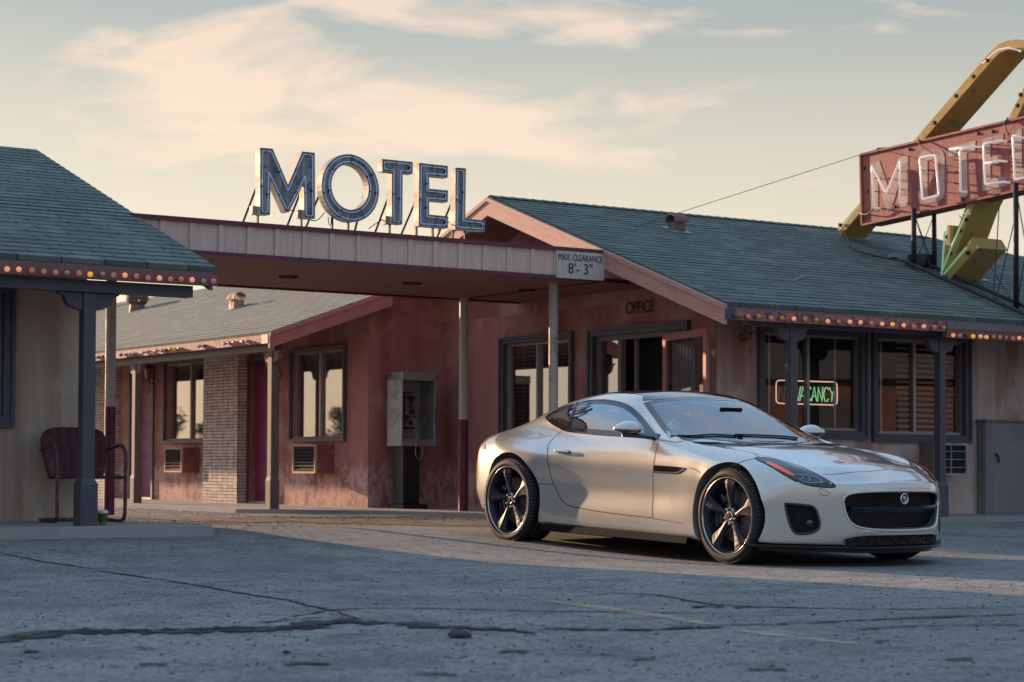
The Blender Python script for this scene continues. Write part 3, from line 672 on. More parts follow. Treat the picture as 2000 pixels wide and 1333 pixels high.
roofplane('roof', W(-5, LV, LZ), W(LU, LV, LZ), upL, 4.01 * math.sqrt(1 + KL * KL), M['shing_teal'], Lb)
bm = BM(); ubox(bm, -5, LU - .03, LV + .02, LV + .08, 2.178, 2.211); fa = finish('eave_trim', bm, M['trim_grey'], Lb)
bm = BM(); ubox(bm, -5, LU + .01, LV - .01, LV + .05, 2.087, 2.178); fb = finish('eave_board', bm, M['fascia_maroon'], Lb)
bm = BM(); ue = onV(375, 562, LV + .14)[0]; ubox(bm, -5, ue, LV + .12, LV + .24, 1.996, 2.088); finish('beam', bm, M['trim_dark'], Lb)
bm = BM(); vs = [bm.verts.new(W(*p)) for p in ((-5, LV + .05, 2.13), (LU - .04, LV + .05, 2.13), (LU - .04, 18.7, 2.13 + 3.87 * KL), (-5, 18.7, 2.13 + 3.87 * KL))]; bm.faces.new(vs)
finish('soffit', bm, M['soffit'], Lb)
bm = BM(); prism(bm, [W(LU - .04, LV + .05, 2.055), W(LU - .04, 18.79, 2.055 + 3.96 * KL), W(LU - .04, 18.79, 2.185 + 3.96 * KL), W(LU - .04, LV + .05, 2.185)], A * .035); finish('rake_board', bm, M['trim_pink'], Lb)
kinds = ['b_lit', 'b_lit', 'b_lit2', 'b_lit2', 'b_lit2', 'b_white', 'b_lit2', 'b_amber_lit', 'b_white', 'b_lit2', 'b_lit', 'b_lit2', 'b_lit2', 'b_lit', 'b_lit2', 'b_lit2', 'b_lit', 'b_white', 'b_lit2']
for i, px in enumerate([12, 35, 60, 83, 106, 129, 151, 174, 197, 219, 242, 264, 287, 308, 330, 351, 373, 395, 414]):
    u_ = onV(px, 525 + (px - 12) * .0565, LV - .02)[0]; bulb(W(u_, LV - .012, 2.128), -B, kinds[i], fb)
pu = onV(168, 900, 14.99)[0]
post(Lb, pu, 14.99, WL, 1.996, corbel=.26)

# ---------------------------------------------------------------- office building
KO = 0.357
Ob = thing('motel_building', 'motel office wing with faded pink walls, open glass door and large teal shingle roof', 'building', W(12.99, 15.54, WALK), 'motel wings around the forecourt')
fp = Plane('V', 15.54); op = Plane('U', 12.99)
w1 = fp.rect(1480, 634, 1690, 856.5); w2 = fp.rect(1702, 646, 1892, 864)
wall('wall', fp, 12.99, 25, WALK - .15, 2.52, [grow(w1, .06), grow(w2, .06)], M['office'], Ob)
room(fp, w1[0] - .2, w2[1] + .3, .5, 2.4, Ob, d1=3.0)
f1 = window(fp, w1, Ob, trim=0.075, muls=(0.47,), cover='blinds', cov=(.02, .46), thin=(.12, .40, .80), label='office window with the neon vacancy sign behind its glass')
f2 = window(fp, w2, Ob, trim=0.075, muls=(0.44,), cover='blinds', cov=(.10, .98), thin=(.12, .78), slat=.06, label='office window with lowered slatted blinds')
wo1 = op.rect(981, 664, 1120, 900); wo1 = (wo1[0], wo1[1], 0.78, op.px(1050, 657)[1])
da, db = op.px(1348, 640)[0], op.px(1154, 660)[0]; dz = (op.px(1154, 647.5)[1] + op.px(1350, 628)[1]) / 2
zr = lambda v, e=0.0: 2.185 + KO * (v - 14.47) - e if v < 18.457 else 3.608 - KO * (v - 18.457) - e
wall('wall', op, 15.54, 22.2, WALK - .05, 2.38, [grow(wo1, .06), (da + .06, db - .06, WALK, dz - .06)], M['pink'], Ob,
     poly=[(15.54, 2.38), (15.54, 2.48), (18.457, 3.53), (21.4, 2.48), (21.4, 2.38)] if False else None)
bm = BM(); bm.faces.new([bm.verts.new(W(12.99, v, z)) for v, z in ((15.54, 2.38), (15.54, zr(15.54, .07)), (18.457, zr(18.457, .07)), (21.65, zr(21.65, .07)), (21.65, 2.38))])
finish('gable', bm, M['pink'], Ob, recalc=False)
room(op, wo1[0] - .1, wo1[1] + .1, .6, 2.3, Ob, d1=1.6)
window(op, wo1, Ob, trim=0.062, muls=(0.52,), cover='blinds', cov=(.0, 1), pane='pane_bright', thin=(.2, .4, .8), slat=.045)
# door: frame, sidelight, dark doorway, open leaf
bm = BM()
for (p, q, s, t_) in ((da, db, dz - .07, dz), (da, da + .07, WALK, dz - .07), (db - .07, db, WALK, dz - .07)): op.box(bm, p, q, s, t_, -.02, .04)
for (p, q, s, t_) in ((da - .015, db + .015, dz - .02, dz + .015), (da - .015, da + .02, WALK, dz - .02), (db - .02, db + .015, WALK, dz - .02)): op.box(bm, p, q, s, t_, -.012, .055)
df = finish('door_frame', bm, M['trim_dark'], Ob)
bm = BM(); i0, i1 = da + .07, db - .07; zt = dz - .07
sl0 = op.px(1203, 700)[0]; op.box(bm, i0, i1, zt - .05, zt, -.10, -.021); op.box(bm, sl0 - .06, sl0, WALK, zt - .05, -.09, -.025); op.box(bm, i1 - .05, i1, WALK, zt - .05, -.09, -.025); op.box(bm, op.px(1225, 700)[0] - .03, op.px(1225, 700)[0] + .005, WALK, zt - .05, -.14, -.10)
finish('door_jamb', bm, M['trim_grey'], df)
bm = BM(); bm.faces.new([bm.verts.new(op.p(a, z, -.06)) for a, z in ((sl0, WALK), (i1 - .05, WALK), (i1 - .05, zt - .05), (sl0, zt - .05))]); finish('side_light', bm, M['pane_bright'], df, recalc=False)
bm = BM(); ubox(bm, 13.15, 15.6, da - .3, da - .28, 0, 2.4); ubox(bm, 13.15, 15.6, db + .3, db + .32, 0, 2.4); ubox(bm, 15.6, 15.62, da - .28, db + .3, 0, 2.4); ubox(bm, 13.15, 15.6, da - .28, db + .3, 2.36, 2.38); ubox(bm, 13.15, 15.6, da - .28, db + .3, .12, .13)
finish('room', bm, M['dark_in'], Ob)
# open leaf hinged at near jamb, swung out toward the right
hx = op.px(1290, 700); h0 = W(12.99, op.px(1305, 700)[0], 0) - A * .10
pA = hit(1297, 700, A, 12.99 - .14); pB_ = hit(1382, 700, A, 12.99 - .42)
pA.z = 0; pB_.z = 0; ld = (pB_ - pA).normalized(); ln = ld.cross(Z); Lw = (pB_ - pA).length
zt2 = .65 + (912 - 655) / 3940 * pA.y
bm = BM()
for (a0, a1, z0, z1) in ((0, Lw, zt2 - .07, zt2), (0, Lw, WALK + .02, WALK + .22), (0, .07, WALK + .22, zt2 - .07), (Lw - .07, Lw, WALK + .22, zt2 - .07)):
    box(bm, pA + ld * (a0 + a1) / 2 + Z * (z0 + z1) / 2, ld, ln, Z, (a1 - a0) / 2, .018, (z1 - z0) / 2)
dl = finish('door_leaf', bm, M['trim_pink'], df)
bm = BM(); bm.faces.new([bm.verts.new(pA + ld * a + Z * z) for a, z in ((.07, WALK + .22), (Lw - .07, WALK + .22), (Lw - .07, zt2 - .07), (.07, zt2 - .07))]); finish('pane', bm, M['pane'], dl, recalc=False)
bm = BM(); pr = None
for i in range(41):
    a = .09 + (Lw * .62 - .09) * i / 40; p = pA + ld * a - ln * 0.0 + A * (.06 + .014 * math.sin(i * 1.1)); cu = (bm.verts.new(p + Z * (WALK + .25)), bm.verts.new(p + Z * (zt2 - .09)))
    if pr: bm.faces.new((pr[0], cu[0], cu[1], pr[1]))
    pr = cu
M['lace'] = mat('grey_lace', (0.16, 0.15, 0.17), 0.9, Alpha=0.75); finish('lace_curtain', bm, M['lace'], dl, smooth=True)
# roof
RU0, RU1 = 12.19, 26.0; nup = (B + Z * KO).normalized(); rl = 3.987 * math.sqrt(1 + KO * KO)
ridge_end = None
rp0 = W(RU0, 14.47, 2.185)
def hiproof():
    # front slope is a trapezoid: ridge stops where the photo shows the hip starting
    ur = onV(1815, 458, 18.457)[0]; al = A; nrm = al.cross(nup).normalized(); nrm = nrm if nrm.z > 0 else -nrm
    eave_end = ur + 3.987 + 2.0; bm = BM(); h = .134; k = 0
    uend = lambda s: eave_end - (eave_end - ur) * min(1, s / rl)
    while k * h < rl - .01:
        s0, s1 = k * h, min(rl, (k + 1) * h); q0, q1 = rp0 + nup * s0, rp0 + nup * s1
        a = [bm.verts.new(q0 + nrm * .007), bm.verts.new(q0 + al * (uend(s0) - RU0) + nrm * .007), bm.verts.new(q1 + al * (uend(s1) - RU0) + nrm * .0012), bm.verts.new(q1 + nrm * .0012)]
        b_ = [bm.verts.new(q0 - nrm * .0005), bm.verts.new(q0 + al * (uend(s0) - RU0) - nrm * .0005)]
        bm.faces.new(a); bm.faces.new((b_[0], b_[1], a[1], a[0])); k += 1
    th = .03
    a = [rp0, rp0 + al * (eave_end - RU0), rp0 + nup * rl + al * (ur - RU0), rp0 + nup * rl]
    prism(bm, [p - nrm * .001 for p in a], -nrm * th)
    uv = lambda p: ((p - rp0).dot(al), (p - rp0).dot(nup))
    finish('roof', bm, M['shing_teal'], Ob, uvf=uv, recalc=False)
    # back slope and hip end
    bm = BM(); pk = [W(RU0, 18.457, 3.608), W(ur, 18.457, 3.608), W(eave_end, 22.44, 2.185), W(RU0, 22.44, 2.185), W(eave_end, 14.47, 2.185)]
    v = [bm.verts.new(p - Z * .004) for p in pk]; bm.faces.new((v[0], v[1], v[2], v[3])); bm.faces.new((v[1], v[4], v[2]))
    finish('roof', bm, M['shing_teal'], Ob, uvf=uv)
    return ur, eave_end
UR, EE = hiproof()
bm = BM()
for k in range(int((UR - RU0) / .14)):
    u_ = RU0 + k * .14; vs = [bm.verts.new(W(u_ + d_, 18.457 + e_, 3.614 + h_ + (.012 if d_ < .1 else .004))) for d_, e_, h_ in ((0, -.09, -.032), (0, 0, .002), (0, .09, -.032), (.2, .09, -.032), (.2, 0, .002), (.2, -.09, -.032))]
    bm.faces.new((vs[0], vs[1], vs[4], vs[5])); bm.faces.new((vs[1], vs[2], vs[3], vs[4]))
finish('ridge_cap', bm, M['shing_teal'], Ob, recalc=False)
# rake boards on the gable facing the canopy
def rake(sgn, parent, m1, name):
    e = 14.47 if sgn < 0 else 22.44; bm = BM(); a = lambda v, d: W(12.155, v, zr(v) - d)
    ve = 14.44 if sgn < 0 else 22.46
    prism(bm, [a(ve, .055), a(18.457, .055), a(18.457, .21), a(ve, .20)], A * .04)
    rb = finish(name, bm, M[m1], parent, uvf=lambda p: (p.dot(B), (p.z + KO * sgn * (p.dot(B) - 18.457) * 1)))
    bm = BM(); prism(bm, [W(12.14, ve, zr(ve) - .012), W(12.14, 18.457, zr(18.457) - .012), W(12.14, 18.457, zr(18.457) - .055), W(12.14, ve, zr(ve) - .055)], A * .06)
    finish('rake_trim', bm, M[m1], rb); return rb
rake(-1, Ob, 'rake_worn', 'rake_board'); rake(1, Ob, 'rake_worn', 'rake_board')
bm = BM()   # gable soffit
for s_, e_ in ((14.5, 18.457), (18.457, 22.4)):
    bm.faces.new([bm.verts.new(W(u, v, zr(v) - .075)) for u, v in ((12.2, s_), (12.99, s_), (12.99, e_), (12.2, e_))])
for v in (15.2, 16.6, 18.457, 19.9, 21.3): box(bm, W(12.59, v, zr(v) - .13), A, B, Z, .40, .04, .05)
finish('soffit', bm, M['soffit'], Ob)
bm = BM(); bm.faces.new([bm.verts.new(W(u, v, z)) for u, v, z in ((12.95, 14.53, 2.14), (EE - 2, 14.53, 2.14), (EE - 2, 15.54, 2.42), (12.95, 15.54, 2.42))]); finish('porch_soffit', bm, M['soffit'], Ob)
bm = BM(); ubox(bm, 12.2, EE - .1, 14.49, 14.55, 2.125, 2.165); finish('eave_trim', bm, M['trim_grey'], Ob)
bm = BM(); us = onV(1847, 632, 14.45)[0]; ubox(bm, 12.30, us, 14.45, 14.51, 2.025, 2.125); eb = finish('eave_board', bm, M['fascia_peel'], Ob)
bm = BM(); ubox(bm, 12.17, 12.30, 14.44, 14.52, 2.02, 2.13); finish('corner_block', bm, M['trim_dark'], Ob)
bm = BM(); ubox(bm, us + .01, EE - .1, 14.43, 14.50, 2.055, 2.125); eb3 = finish('eave_trim', bm, M['trim_grey'], Ob)
bm = BM(); ubox(bm, us + .01, EE - .1, 14.44, 14.51, 1.965, 2.055); eb2 = finish('eave_board', bm, M['fascia_maroon'], Ob)
bm = BM(); ubox(bm, 12.6, EE - .3, 14.60, 14.70, 1.995, 2.05); finish('beam', bm, M['trim_dark'], Ob)
kk = ['b_dead', 'b_lit2', 'b_amber', 'b_lit2', 'b_amber', 'b_lit', 'b_lit2', 'b_amber', 'b_lit', 'b_amber', 'b_lit', 'b_lit', 'b_lit2', 'b_lit', 'b_amber_lit', 'b_lit', 'b_lit2', 'b_lit', 'b_lit2', 'b_amber']
for i, px in enumerate([1434, 1458, 1478, 1502, 1523, 1547, 1569, 1590, 1613, 1634, 1656, 1677, 1698, 1719, 1739, 1761, 1781, 1800, 1821, 1839]):
    bulb(W(onV(px, 625, 14.44)[0], 14.448, 2.068), -B, kk[i], eb)
kk = ['b_lit', 'b_lit2', 'b_dead', 'b_amber_lit', 'b_lit', 'b_lit', 'b_amber', 'b_lit2', 'b_white', 'b_lit2', 'b_lit', 'b_lit', 'b_amber', 'b_lit']
for i, px in enumerate([1858, 1871, 1885, 1897, 1911, 1923, 1936, 1949, 1961, 1974, 1987, 2000, 2013, 2026]):
    bulb(W(onV(px, 640, 14.43)[0], 14.438, 2.0), -B, kk[i], eb2)
for px, zt_ in ((1545, 2.0), (1836, 1.96)): post(Ob, onV(px, 800, 14.65)[0], 14.65, WALK, zt_, s=.041, pl_s=.060, corbel=.23)
lantern(fp, fp.px(1449, 661)[0], fp.px(1449, 661)[1], Ob)
aircon(fp, fp.rect(1795, 866, 1858, 929), Ob, depth=.24, bars=(4, 2), frame='galv', box_m='trim_grey', bar_m='galv')
# OFFICE lettering
def text(name, s, size, mtx, m, parent, ext=0.004, spacing=1.0, align='CENTER'):
    cu = bpy.data.curves.new(name, 'FONT'); cu.body = s; cu.size = size; cu.extrude = ext; cu.align_x = align; cu.space_character = spacing; cu.offset = 0.0
    o = bpy.data.objects.new(name, cu); C.objects.link(o); dg = bpy.context.evaluated_depsgraph_get(); me = bpy.data.meshes.new_from_object(o.evaluated_get(dg))
    bpy.data.objects.remove(o); bpy.data.curves.remove(cu); me.transform(mtx); me.materials.clear(); me.materials.append(m)
    o = bpy.data.objects.new(name, me); C.objects.link(o)
    if parent is not None: o.parent = parent; o.matrix_parent_inverse = WM.get(parent.name, Matrix.Identity(4)).inverted()
    return o
def basis(o, x, y, n): m = Matrix.Identity(4); m.col[0][:3] = x; m.col[1][:3] = y; m.col[2][:3] = n; m.col[3][:3] = o; return m
a1_, z1_ = op.px(1226, 614); a2_, z2_ = op.px(1275, 610)
tc_ = op.p((a1_ + a2_) / 2, (z1_ + z2_) / 2, .004)
text('office_lettering', 'OFFICE', .185, basis(tc_, -B * .82, Z, -A), mat('black_letter', (.02, .018, .022), .6), Ob)
roof_vent(rp0 * 0 + hit(1322, 452, nup.cross(A).normalized(), nup.cross(A).normalized().dot(rp0)), B, Ob, 'vent_brown', .66, True, A.cross(nup).normalized() if A.cross(nup).z > 0 else -A.cross(nup).normalized(), nup)
RN = A.cross(nup).normalized(); RN = RN if RN.z > 0 else -RN
def onroof(px, py, off=0.0): p = hit(px, py, RN, RN.dot(rp0) + off); return p
roof_vent(onroof(1905, 545), B, Ob, 'vent_brown', .6, True, RN, nup)
bm = BM(); d_ = onroof(1552, 552); e_ = onroof(1575, 541)
tube(bm, [d_ + RN * .02, e_ + RN * .02], .004, 5); tube(bm, [onroof(1545, 553) + RN * .02, onroof(1568, 541) + RN * .02], .004, 5); finish('loose_wire', bm, M['galv'], Ob)

# ---------------------------------------------------------------- rear pink wing
KP = 0.352
Pb = thing('motel_building', 'rear motel wing with pink wall, magenta doors and brick piers under a sunlit grey roof', 'building', W(11.99, 20.75, WALK), 'motel wings around the forecourt')
pp = Plane('U', 11.99)
pw1 = pp.rect(571, 686, 676, 860); pw2 = pp.rect(325, 709, 404, 863); 
pd1 = (pp.px(545, 700)[0], pp.px(485, 700)[0]); pd2 = (pp.px(303, 700)[0], pp.px(256, 700)[0]); pd3 = (pp.px(250, 700)[0], pp.px(234, 700)[0]); pdz = pp.px(485, 699)[1]
pw3 = (pp.px(187, 720)[0], pp.px(150, 720)[0], pw2[2], pw2[3])
wall('wall', pp, 20.75, 40, WALK - .05, 2.66, [grow(pw1, .05), grow(pw2, .05), grow(pw3, .05)] + [(d[0] + .05, d[1] - .05, WALK, pdz - .05) for d in (pd1, pd2)], M['pink'], Pb)
ep = Plane('V', 20.75)
wall('end_wall', ep, 11.99, 12.99, WALK - .05, 2.78, [], M['pink'], Pb)
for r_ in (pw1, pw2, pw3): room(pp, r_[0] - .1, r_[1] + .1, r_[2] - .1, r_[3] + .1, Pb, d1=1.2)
window(pp, pw1, Pb, trim=.036, inner=.016, muls=(.5,), cover='curtain', pane='pane_bright', cov=(0, 1), label='rear wing window nearest the payphone reflecting trees and sky')
window(pp, pw2, Pb, trim=.036, inner=.016, muls=(.42,), cover='curtain', pane='pane_bright', cov=(.45, 1))
window(pp, pw3, Pb, trim=.036, inner=.016, muls=(.5,), cover='curtain', pane='pane_bright')
for d in (pd1, pd2):
    bm = BM()
    for (p, q, s, t_) in ((d[0], d[1], pdz - .05, pdz), (d[0], d[0] + .05, WALK, pdz - .05), (d[1] - .05, d[1], WALK, pdz - .05)): pp.box(bm, p, q, s, t_, -.13, .03)
    fr_ = finish('door_frame', bm, M['trim_dark'], Pb)
    bm = BM(); pp.box(bm, d[0] + .05, d[1] - .05, WALK + .03, pdz - .05, -.13, -.09)
    for z0, z1 in ((.28, .72), (.78, 1.22), (1.28, 1.95)):
        for f0, f1 in ((.12, .88),): w_ = d[1] - d[0] - .1; pp.box(bm, d[0] + .05 + w_ * f0, d[0] + .05 + w_ * f1, z0, z1, -.095, -.08)
    bevel(bm, .006); dr = finish('door', bm, M['purple_door'], fr_)
    bm = BM(); pp.box(bm, d[0], d[1], WALK - .01, WALK + .03, -.14, .02); finish('threshold', bm, M['galv'], fr_)
# brick piers
def brickm():
    m = mat('stacked_brick', (.45, .36, .32), .85); t = NT(m); co = t.coord('UV')
    br = t.n('ShaderNodeTexBrick'); br.offset = 0.0; t.l(co, br.inputs['Vector']); br.inputs['Scale'].default_value = 1; br.inputs['Brick Width'].default_value = .16; br.inputs['Row Height'].default_value = .042; br.inputs['Mortar Size'].default_value = .006; br.inputs['Mortar Smooth'].default_value = .3
    br.inputs['Color1'].default_value = (.66, .57, .52, 1); br.inputs['Color2'].default_value = (.46, .37, .33, 1); br.inputs['Mortar'].default_value = (.07, .045, .045, 1)
    n = t.noise(co, 8, 6); c = t.mix(t.ramp(n, .4, .7, 0, .5), br.outputs[0], (.72, .64, .58)); t.set('Base Color', c)
    t.set('Normal', t.bump(t.math('SUBTRACT', t.math('MULTIPLY', n, .5), t.math('MULTIPLY', br.outputs[1], 2.0)), .9, .02)); return m
M['brick'] = brickm()
for x0, x1 in ((397, 464), (186, 214)):
    qf = Plane('U', 11.83); a0 = qf.px(x1, 800)[0]; a1 = qf.px(x0, 800)[0]
    bm = BM(); pp.box(bm, a0, a1, WALK - .05, 2.45, 0.0, .16); finish('brick_pier', bm, M['brick'], Pb)
# pilasters beside doors
for x in (470,):
    bm = BM(); a = pp.px(x, 800)[0]; pp.box(bm, a - .09, a + .03, WALK - .05, 2.4, 0.0, .05); finish('pilaster', bm, M['pink'], Pb)
PE = 10.54; pe_z = 2.16; pup = (A + Z * KP).normalized()
roofplane('roof', W(PE, 42, pe_z), W(PE, 20.45, pe_z), pup, 4.02 * math.sqrt(1 + KP * KP), M['shing_grey'], Pb)
bm = BM(); bm.faces.new([bm.verts.new(W(u, v, z)) for u, v, z in ((14.55, 21, 3.57), (18.5, 21, 2.2), (18.5, 42, 2.2), (14.55, 42, 3.57))]); finish('roof', bm, M['shing_grey'], Pb, uvf=lambda p: (p.dot(B), p.dot(A)))
bm = BM(); a = lambda u, d: W(u, 20.42, pe_z + KP * (u - PE) - d)
prism(bm, [a(PE - .03, .05), a(12.12, .05), a(12.12, .19), a(PE - .03, .18)], B * .04)
rb = finish('rake_board', bm, M['trim_pink'], Pb, uvf=lambda p: (p.dot(A) * .2, p.z * .3))
bm = BM(); a = lambda u, d: W(u, 20.405, pe_z + KP * (u - PE) - d)
prism(bm, [a(PE - .03, .01), a(12.12, .01), a(12.12, .05), a(PE - .03, .05)], B * .06); finish('rake_trim', bm, M['trim_pink'], rb)
bm = BM(); ubox(bm, PE - .03, PE + .03, 20.62, 42, pe_z - .13, pe_z - .035); eb = finish('eave_board', bm, M['fascia_peel'], Pb)
bm = BM(); ubox(bm, PE - .035, PE + .04, 20.46, 20.62, pe_z - .135, pe_z - .03); finish('corner_block', bm, M['trim_dark'], Pb)
bm = BM(); ubox(bm, PE + .1, PE + .2, 20.55, 42, pe_z - .21, pe_z - .12); finish('beam', bm, M['trim_dark'], Pb)
bm = BM(); bm.faces.new([bm.verts.new(W(u, v, z)) for u, v, z in ((PE + .03, 20.46, pe_z - .06), (PE + .03, 42, pe_z - .06), (11.99, 42, pe_z + .42), (11.99, 20.46, pe_z + .42))]); finish('soffit', bm, M['soffit'], Pb)
for px in (190, 196, 205, 211, 240, 249, 258, 265, 283, 293, 310, 320, 328, 337, 346, 354, 393, 403, 443, 452, 462, 478, 487):
    v_ = onU(px, 690 - (px - 181) * .085, PE - .04)[0]; bulb(W(PE - .032, v_, pe_z - .085), -A, rnd.choice(['b_white', 'b_white', 'b_white', 'b_amber', 'b_dead']), eb)
pv1 = onU(533, 800, PE + .15)[0]; pv2 = onU(267, 800, PE + .15)[0]
for v_ in (pv1, pv2): post(Pb, PE + .15, max(v_, 20.6), WALK, pe_z - .21, along='U', m='post_brown', corbel=.22, pl_s=.058, s=.046)
lantern(pp, pp.px(548, 735)[0], pp.px(548, 735)[1], Pb); lantern(pp, pp.px(307, 748)[0], pp.px(307, 748)[1], Pb)
def acrect(x0, y0, x1, y1, d):
    q = Plane('U', 11.99 - d); return q.rect(x0, y0, x1, y1)
aircon(pp, acrect(571, 869, 615, 925, .27), Pb, depth=.27); aircon(pp, acrect(321, 875, 354, 923, .27), Pb, depth=.27)
PN = pup.cross(B).normalized(); PN = PN if PN.z > 0 else -PN; pr0 = W(PE, 21, pe_z)
def onproof(px, py): return hit(px, py, PN, PN.dot(pr0))
roof_vent(onproof(462, 602), A, Pb, 'vent_pink', .75, True, PN, pup)
c = onproof(268, 606); bm = BM()   # turbine ventilator
lathe(bm, [(.15, -.15), (.12, .08), (.12, .12)], c, Z, A, 20)
for k in range(18):
    t0 = 2 * math.pi * k / 18; pts = [c + A * (math.cos(t0 + .35 * s) * rr_) + B * (math.sin(t0 + .35 * s) * rr_) + Z * h_ for s, rr_, h_ in ((0, .12, .11), (.3, .155, .15), (.6, .165, .20), (.8, .15, .25), (1, .08, .29))]
    tube(bm, smoothpath(pts, 3), .022, 5)
lathe(bm, [(.09, .285), (.06, .30), (0, .31)], c, Z, A, 20); finish('turbine_vent', bm, M['vent_brown'], Pb, smooth=True)
c = onproof(190, 607); bm = BM(); lathe(bm, [(.085, -.2), (.085, .42), (.0, .43)], c, Z, A, 20); finish('vent_pipe', bm, M['galv'], Pb, smooth=True)

# ---------------------------------------------------------------- drive-through canopy
Cb = thing('canopy', 'flat drive through canopy of cream battened boards with maroon edges joining two wings', 'canopy', W(12.14, 18.85, WALK))
V0, V1, ZB, ZT = 16.34, 19.0, 2.515, 2.83; U0 = 6.56
bm = BM(); prism(bm, [W(U0, V0, ZB + .03), W(12.96, V0, ZB + .03), W(12.96, V0, ZT - .04), W(U0, V0, ZT - .04)], B * .04); ubox(bm, U0, 12.96, V1 - .04, V1, ZB + .03, ZT - .04)
fascia = finish('fascia', bm, M['board'], Cb)
u_ = onV(374, 460, V0)[0] - 2 * .282
while u_ < 12.9:
    bm = BM(); ubox(bm, u_ - .024, u_ + .024, V0 - .018, V0 - .001, ZB + .03, ZT - .04); u_ += .282
    finish('batten', bm, M['board'], fascia)
bm = BM(); ubox(bm, 7.06, 12.96, V0 - .035, V0 + .06, ZT - .04, ZT); finish('top_trim', bm, M['maroon'], Cb)
bm = BM(); ubox(bm, U0, 12.96, V0 - .02, V0 + .02, ZB - .008, ZB + .03); ubox(bm, U0, 12.96, V1 - .03, V1 + .02, ZB - .02, ZB + .03); finish('bottom_trim', bm, M['maroon'], Cb)
bm = BM(); ubox(bm, U0, 12.96, V0 + .02, V1 - .03, ZB, ZB + .02)
for k in range(9): pass
sf = finish('soffit', bm, M['soffit'], Cb)
for px, py in ((563, 540), (806, 553), (1030, 566)):
    bm = BM(); r_ = ray(px, py); p = CAMP + r_ * ((ZB - EYE) / r_.z); lathe(bm, [(.10, -.012), (.10, .0), (0, .001)], p, Z, A, 18)
    finish('recessed_light', bm, M['dark_in'], Cb)
bm = BM(); r_ = ray(905, 583); p = CAMP + r_ * ((ZB - EYE) / r_.z); q = W(p.dot(A), V0 + .03, 0); box(bm, (p + Vector((q.x, q.y, ZB))) / 2 - Z * .004, (Vector((q.x, q.y, ZB)) - p).normalized(), (Vector((q.x, q.y, ZB)) - p).normalized().cross(Z), Z, (Vector((q.x, q.y, ZB)) - p).length / 2, .008, .006); finish('joint_strip', bm, M['dark_in'], Cb)
bm = BM(); bm.faces.new([bm.verts.new(W(u, v, ZT - .02)) for u, v in ((U0, V0 + .05), (12.96, V0 + .05), (12.96, V1), (U0, V1))]); ubox(bm, 9.2, 10.3, 17.2, 18.3, ZT - .01, ZT + .06); finish('deck', bm, M['galv'], Cb)
def pole(px, py, v, split, rr_=.052):
    u_ = onV(px, 800, v)[0]; z = ground_z(W(u_, v, 0).x, W(u_, v, 0).y) if v < 17.5 else WALK
    zs = onV(px, split, v)[1] if split else z
    bm = BM(); lathe(bm, [(rr_, zs), (rr_, ZB + .01)], W(u_, v, 0), Z, A, 24); pc = finish('pole', bm, M['pole_white'], Cb, smooth=True)
    if split: bm = BM(); lathe(bm, [(rr_ + .0015, z), (rr_ + .0015, zs)], W(u_, v, 0), Z, A, 24); finish('painted_band', bm, M['pole_maroon'], pc, smooth=True)
pole(905.5, 0, 18.85, 820); pole(215, 0, 18.85, 795); pole(1080.5, 0, 16.8, None, .048)
# clearance sign
a0, z0 = onV(1083, 543, V0); a1, z1 = onV(1176, 489, V0)
z0, z1 = (onV(1130, 546, V0)[1], onV(1130, 490, V0)[1])
bm = BM(); ubox(bm, a0, a1, V0 - .034, V0 - .021, z0, z1); sg = finish('clearance_sign', bm, wood('sign_board', (.56, .50, .46), (.3, .25, .22), .2, .6), Cb)
blk = mat('sign_black', (.03, .028, .032), .6); cc = (a0 + a1) / 2
text('sign_lettering', 'MAX. CLEARANCE', .083, basis(W(cc, V0 - .036, z0 + (z1 - z0) * .62), A * .80, Z * 1.12, -B), blk, sg, .002)
text('sign_lettering', "8'- 3\"", .145, basis(W(cc, V0 - .036, z0 + (z1 - z0) * .17), A, Z * 1.05, -B), blk, sg, .002)
for fa_ in (.06, .5, .94):
    for fz in (.08, .93): bm = BM(); lathe(bm, [(.004, .0), (0, .003)], W(a0 + (a1 - a0) * fa_, V0 - .034, z0 + (z1 - z0) * fz), -B, A, 8); finish('nail', bm, M['iron'], sg)
# ---------------------------------------------------------------- rooftop MOTEL letters on the canopy
def letterface():
    m = mat('letter_face', (.12, .12, .14), .6, .2); t = NT(m); co = t.coord('UV', (1, 1, 1)); st = t.coord('UV', (22, 1.6, 1))
    c = t.mix(t.ramp(t.noise(st, 1, 6, .65), .38, .68), (.15, .15, .165), (.36, .33, .31)); c = t.mix(t.ramp(t.noise(co, 7, 7, .7), .5, .66), c, (.07, .075, .10)); t.set('Base Color', c); return m
M['lface'] = letterface(); M['lside'] = rusty('letter_side', (.44, .36, .30), (.25, .17, .13), .3, .45, .25, 4)
M['neon_blue'] = emis('blue_neon', (.24, .42, .75), .20, (.28, .37, .50))
RS = thing('rooftop_sign', 'five big dark channel letters spelling MOTEL with blue neon standing on the canopy roof', 'sign', W(9.6, 16.5, 2.83))
VL = 16.5
def lz(pts): return [onV(450 + x / 3.636, 270 + y / 3.636, VL) for x, y in pts]
LET = {
 'M': [(203, 70), (293, 78), (402, 335), (503, 97), (592, 107), (594, 575), (515, 572), (515, 318), (410, 528), (383, 526), (277, 292), (274, 548), (203, 546)],
 'T': [(1070, 150), (1287, 172), (1285, 258), (1216, 251), (1213, 616), (1138, 608), (1138, 245), (1070, 238)],
 'E': [(1332, 178), (1536, 200), (1536, 284), (1404, 270), (1404, 362), (1538, 374), (1536, 457), (1404, 446), (1404, 545), (1538, 558), (1538, 642), (1328, 626)],
 'L': [(1590, 212), (1665, 217), (1660, 573), (1800, 588), (1797, 665), (1588, 650)]}
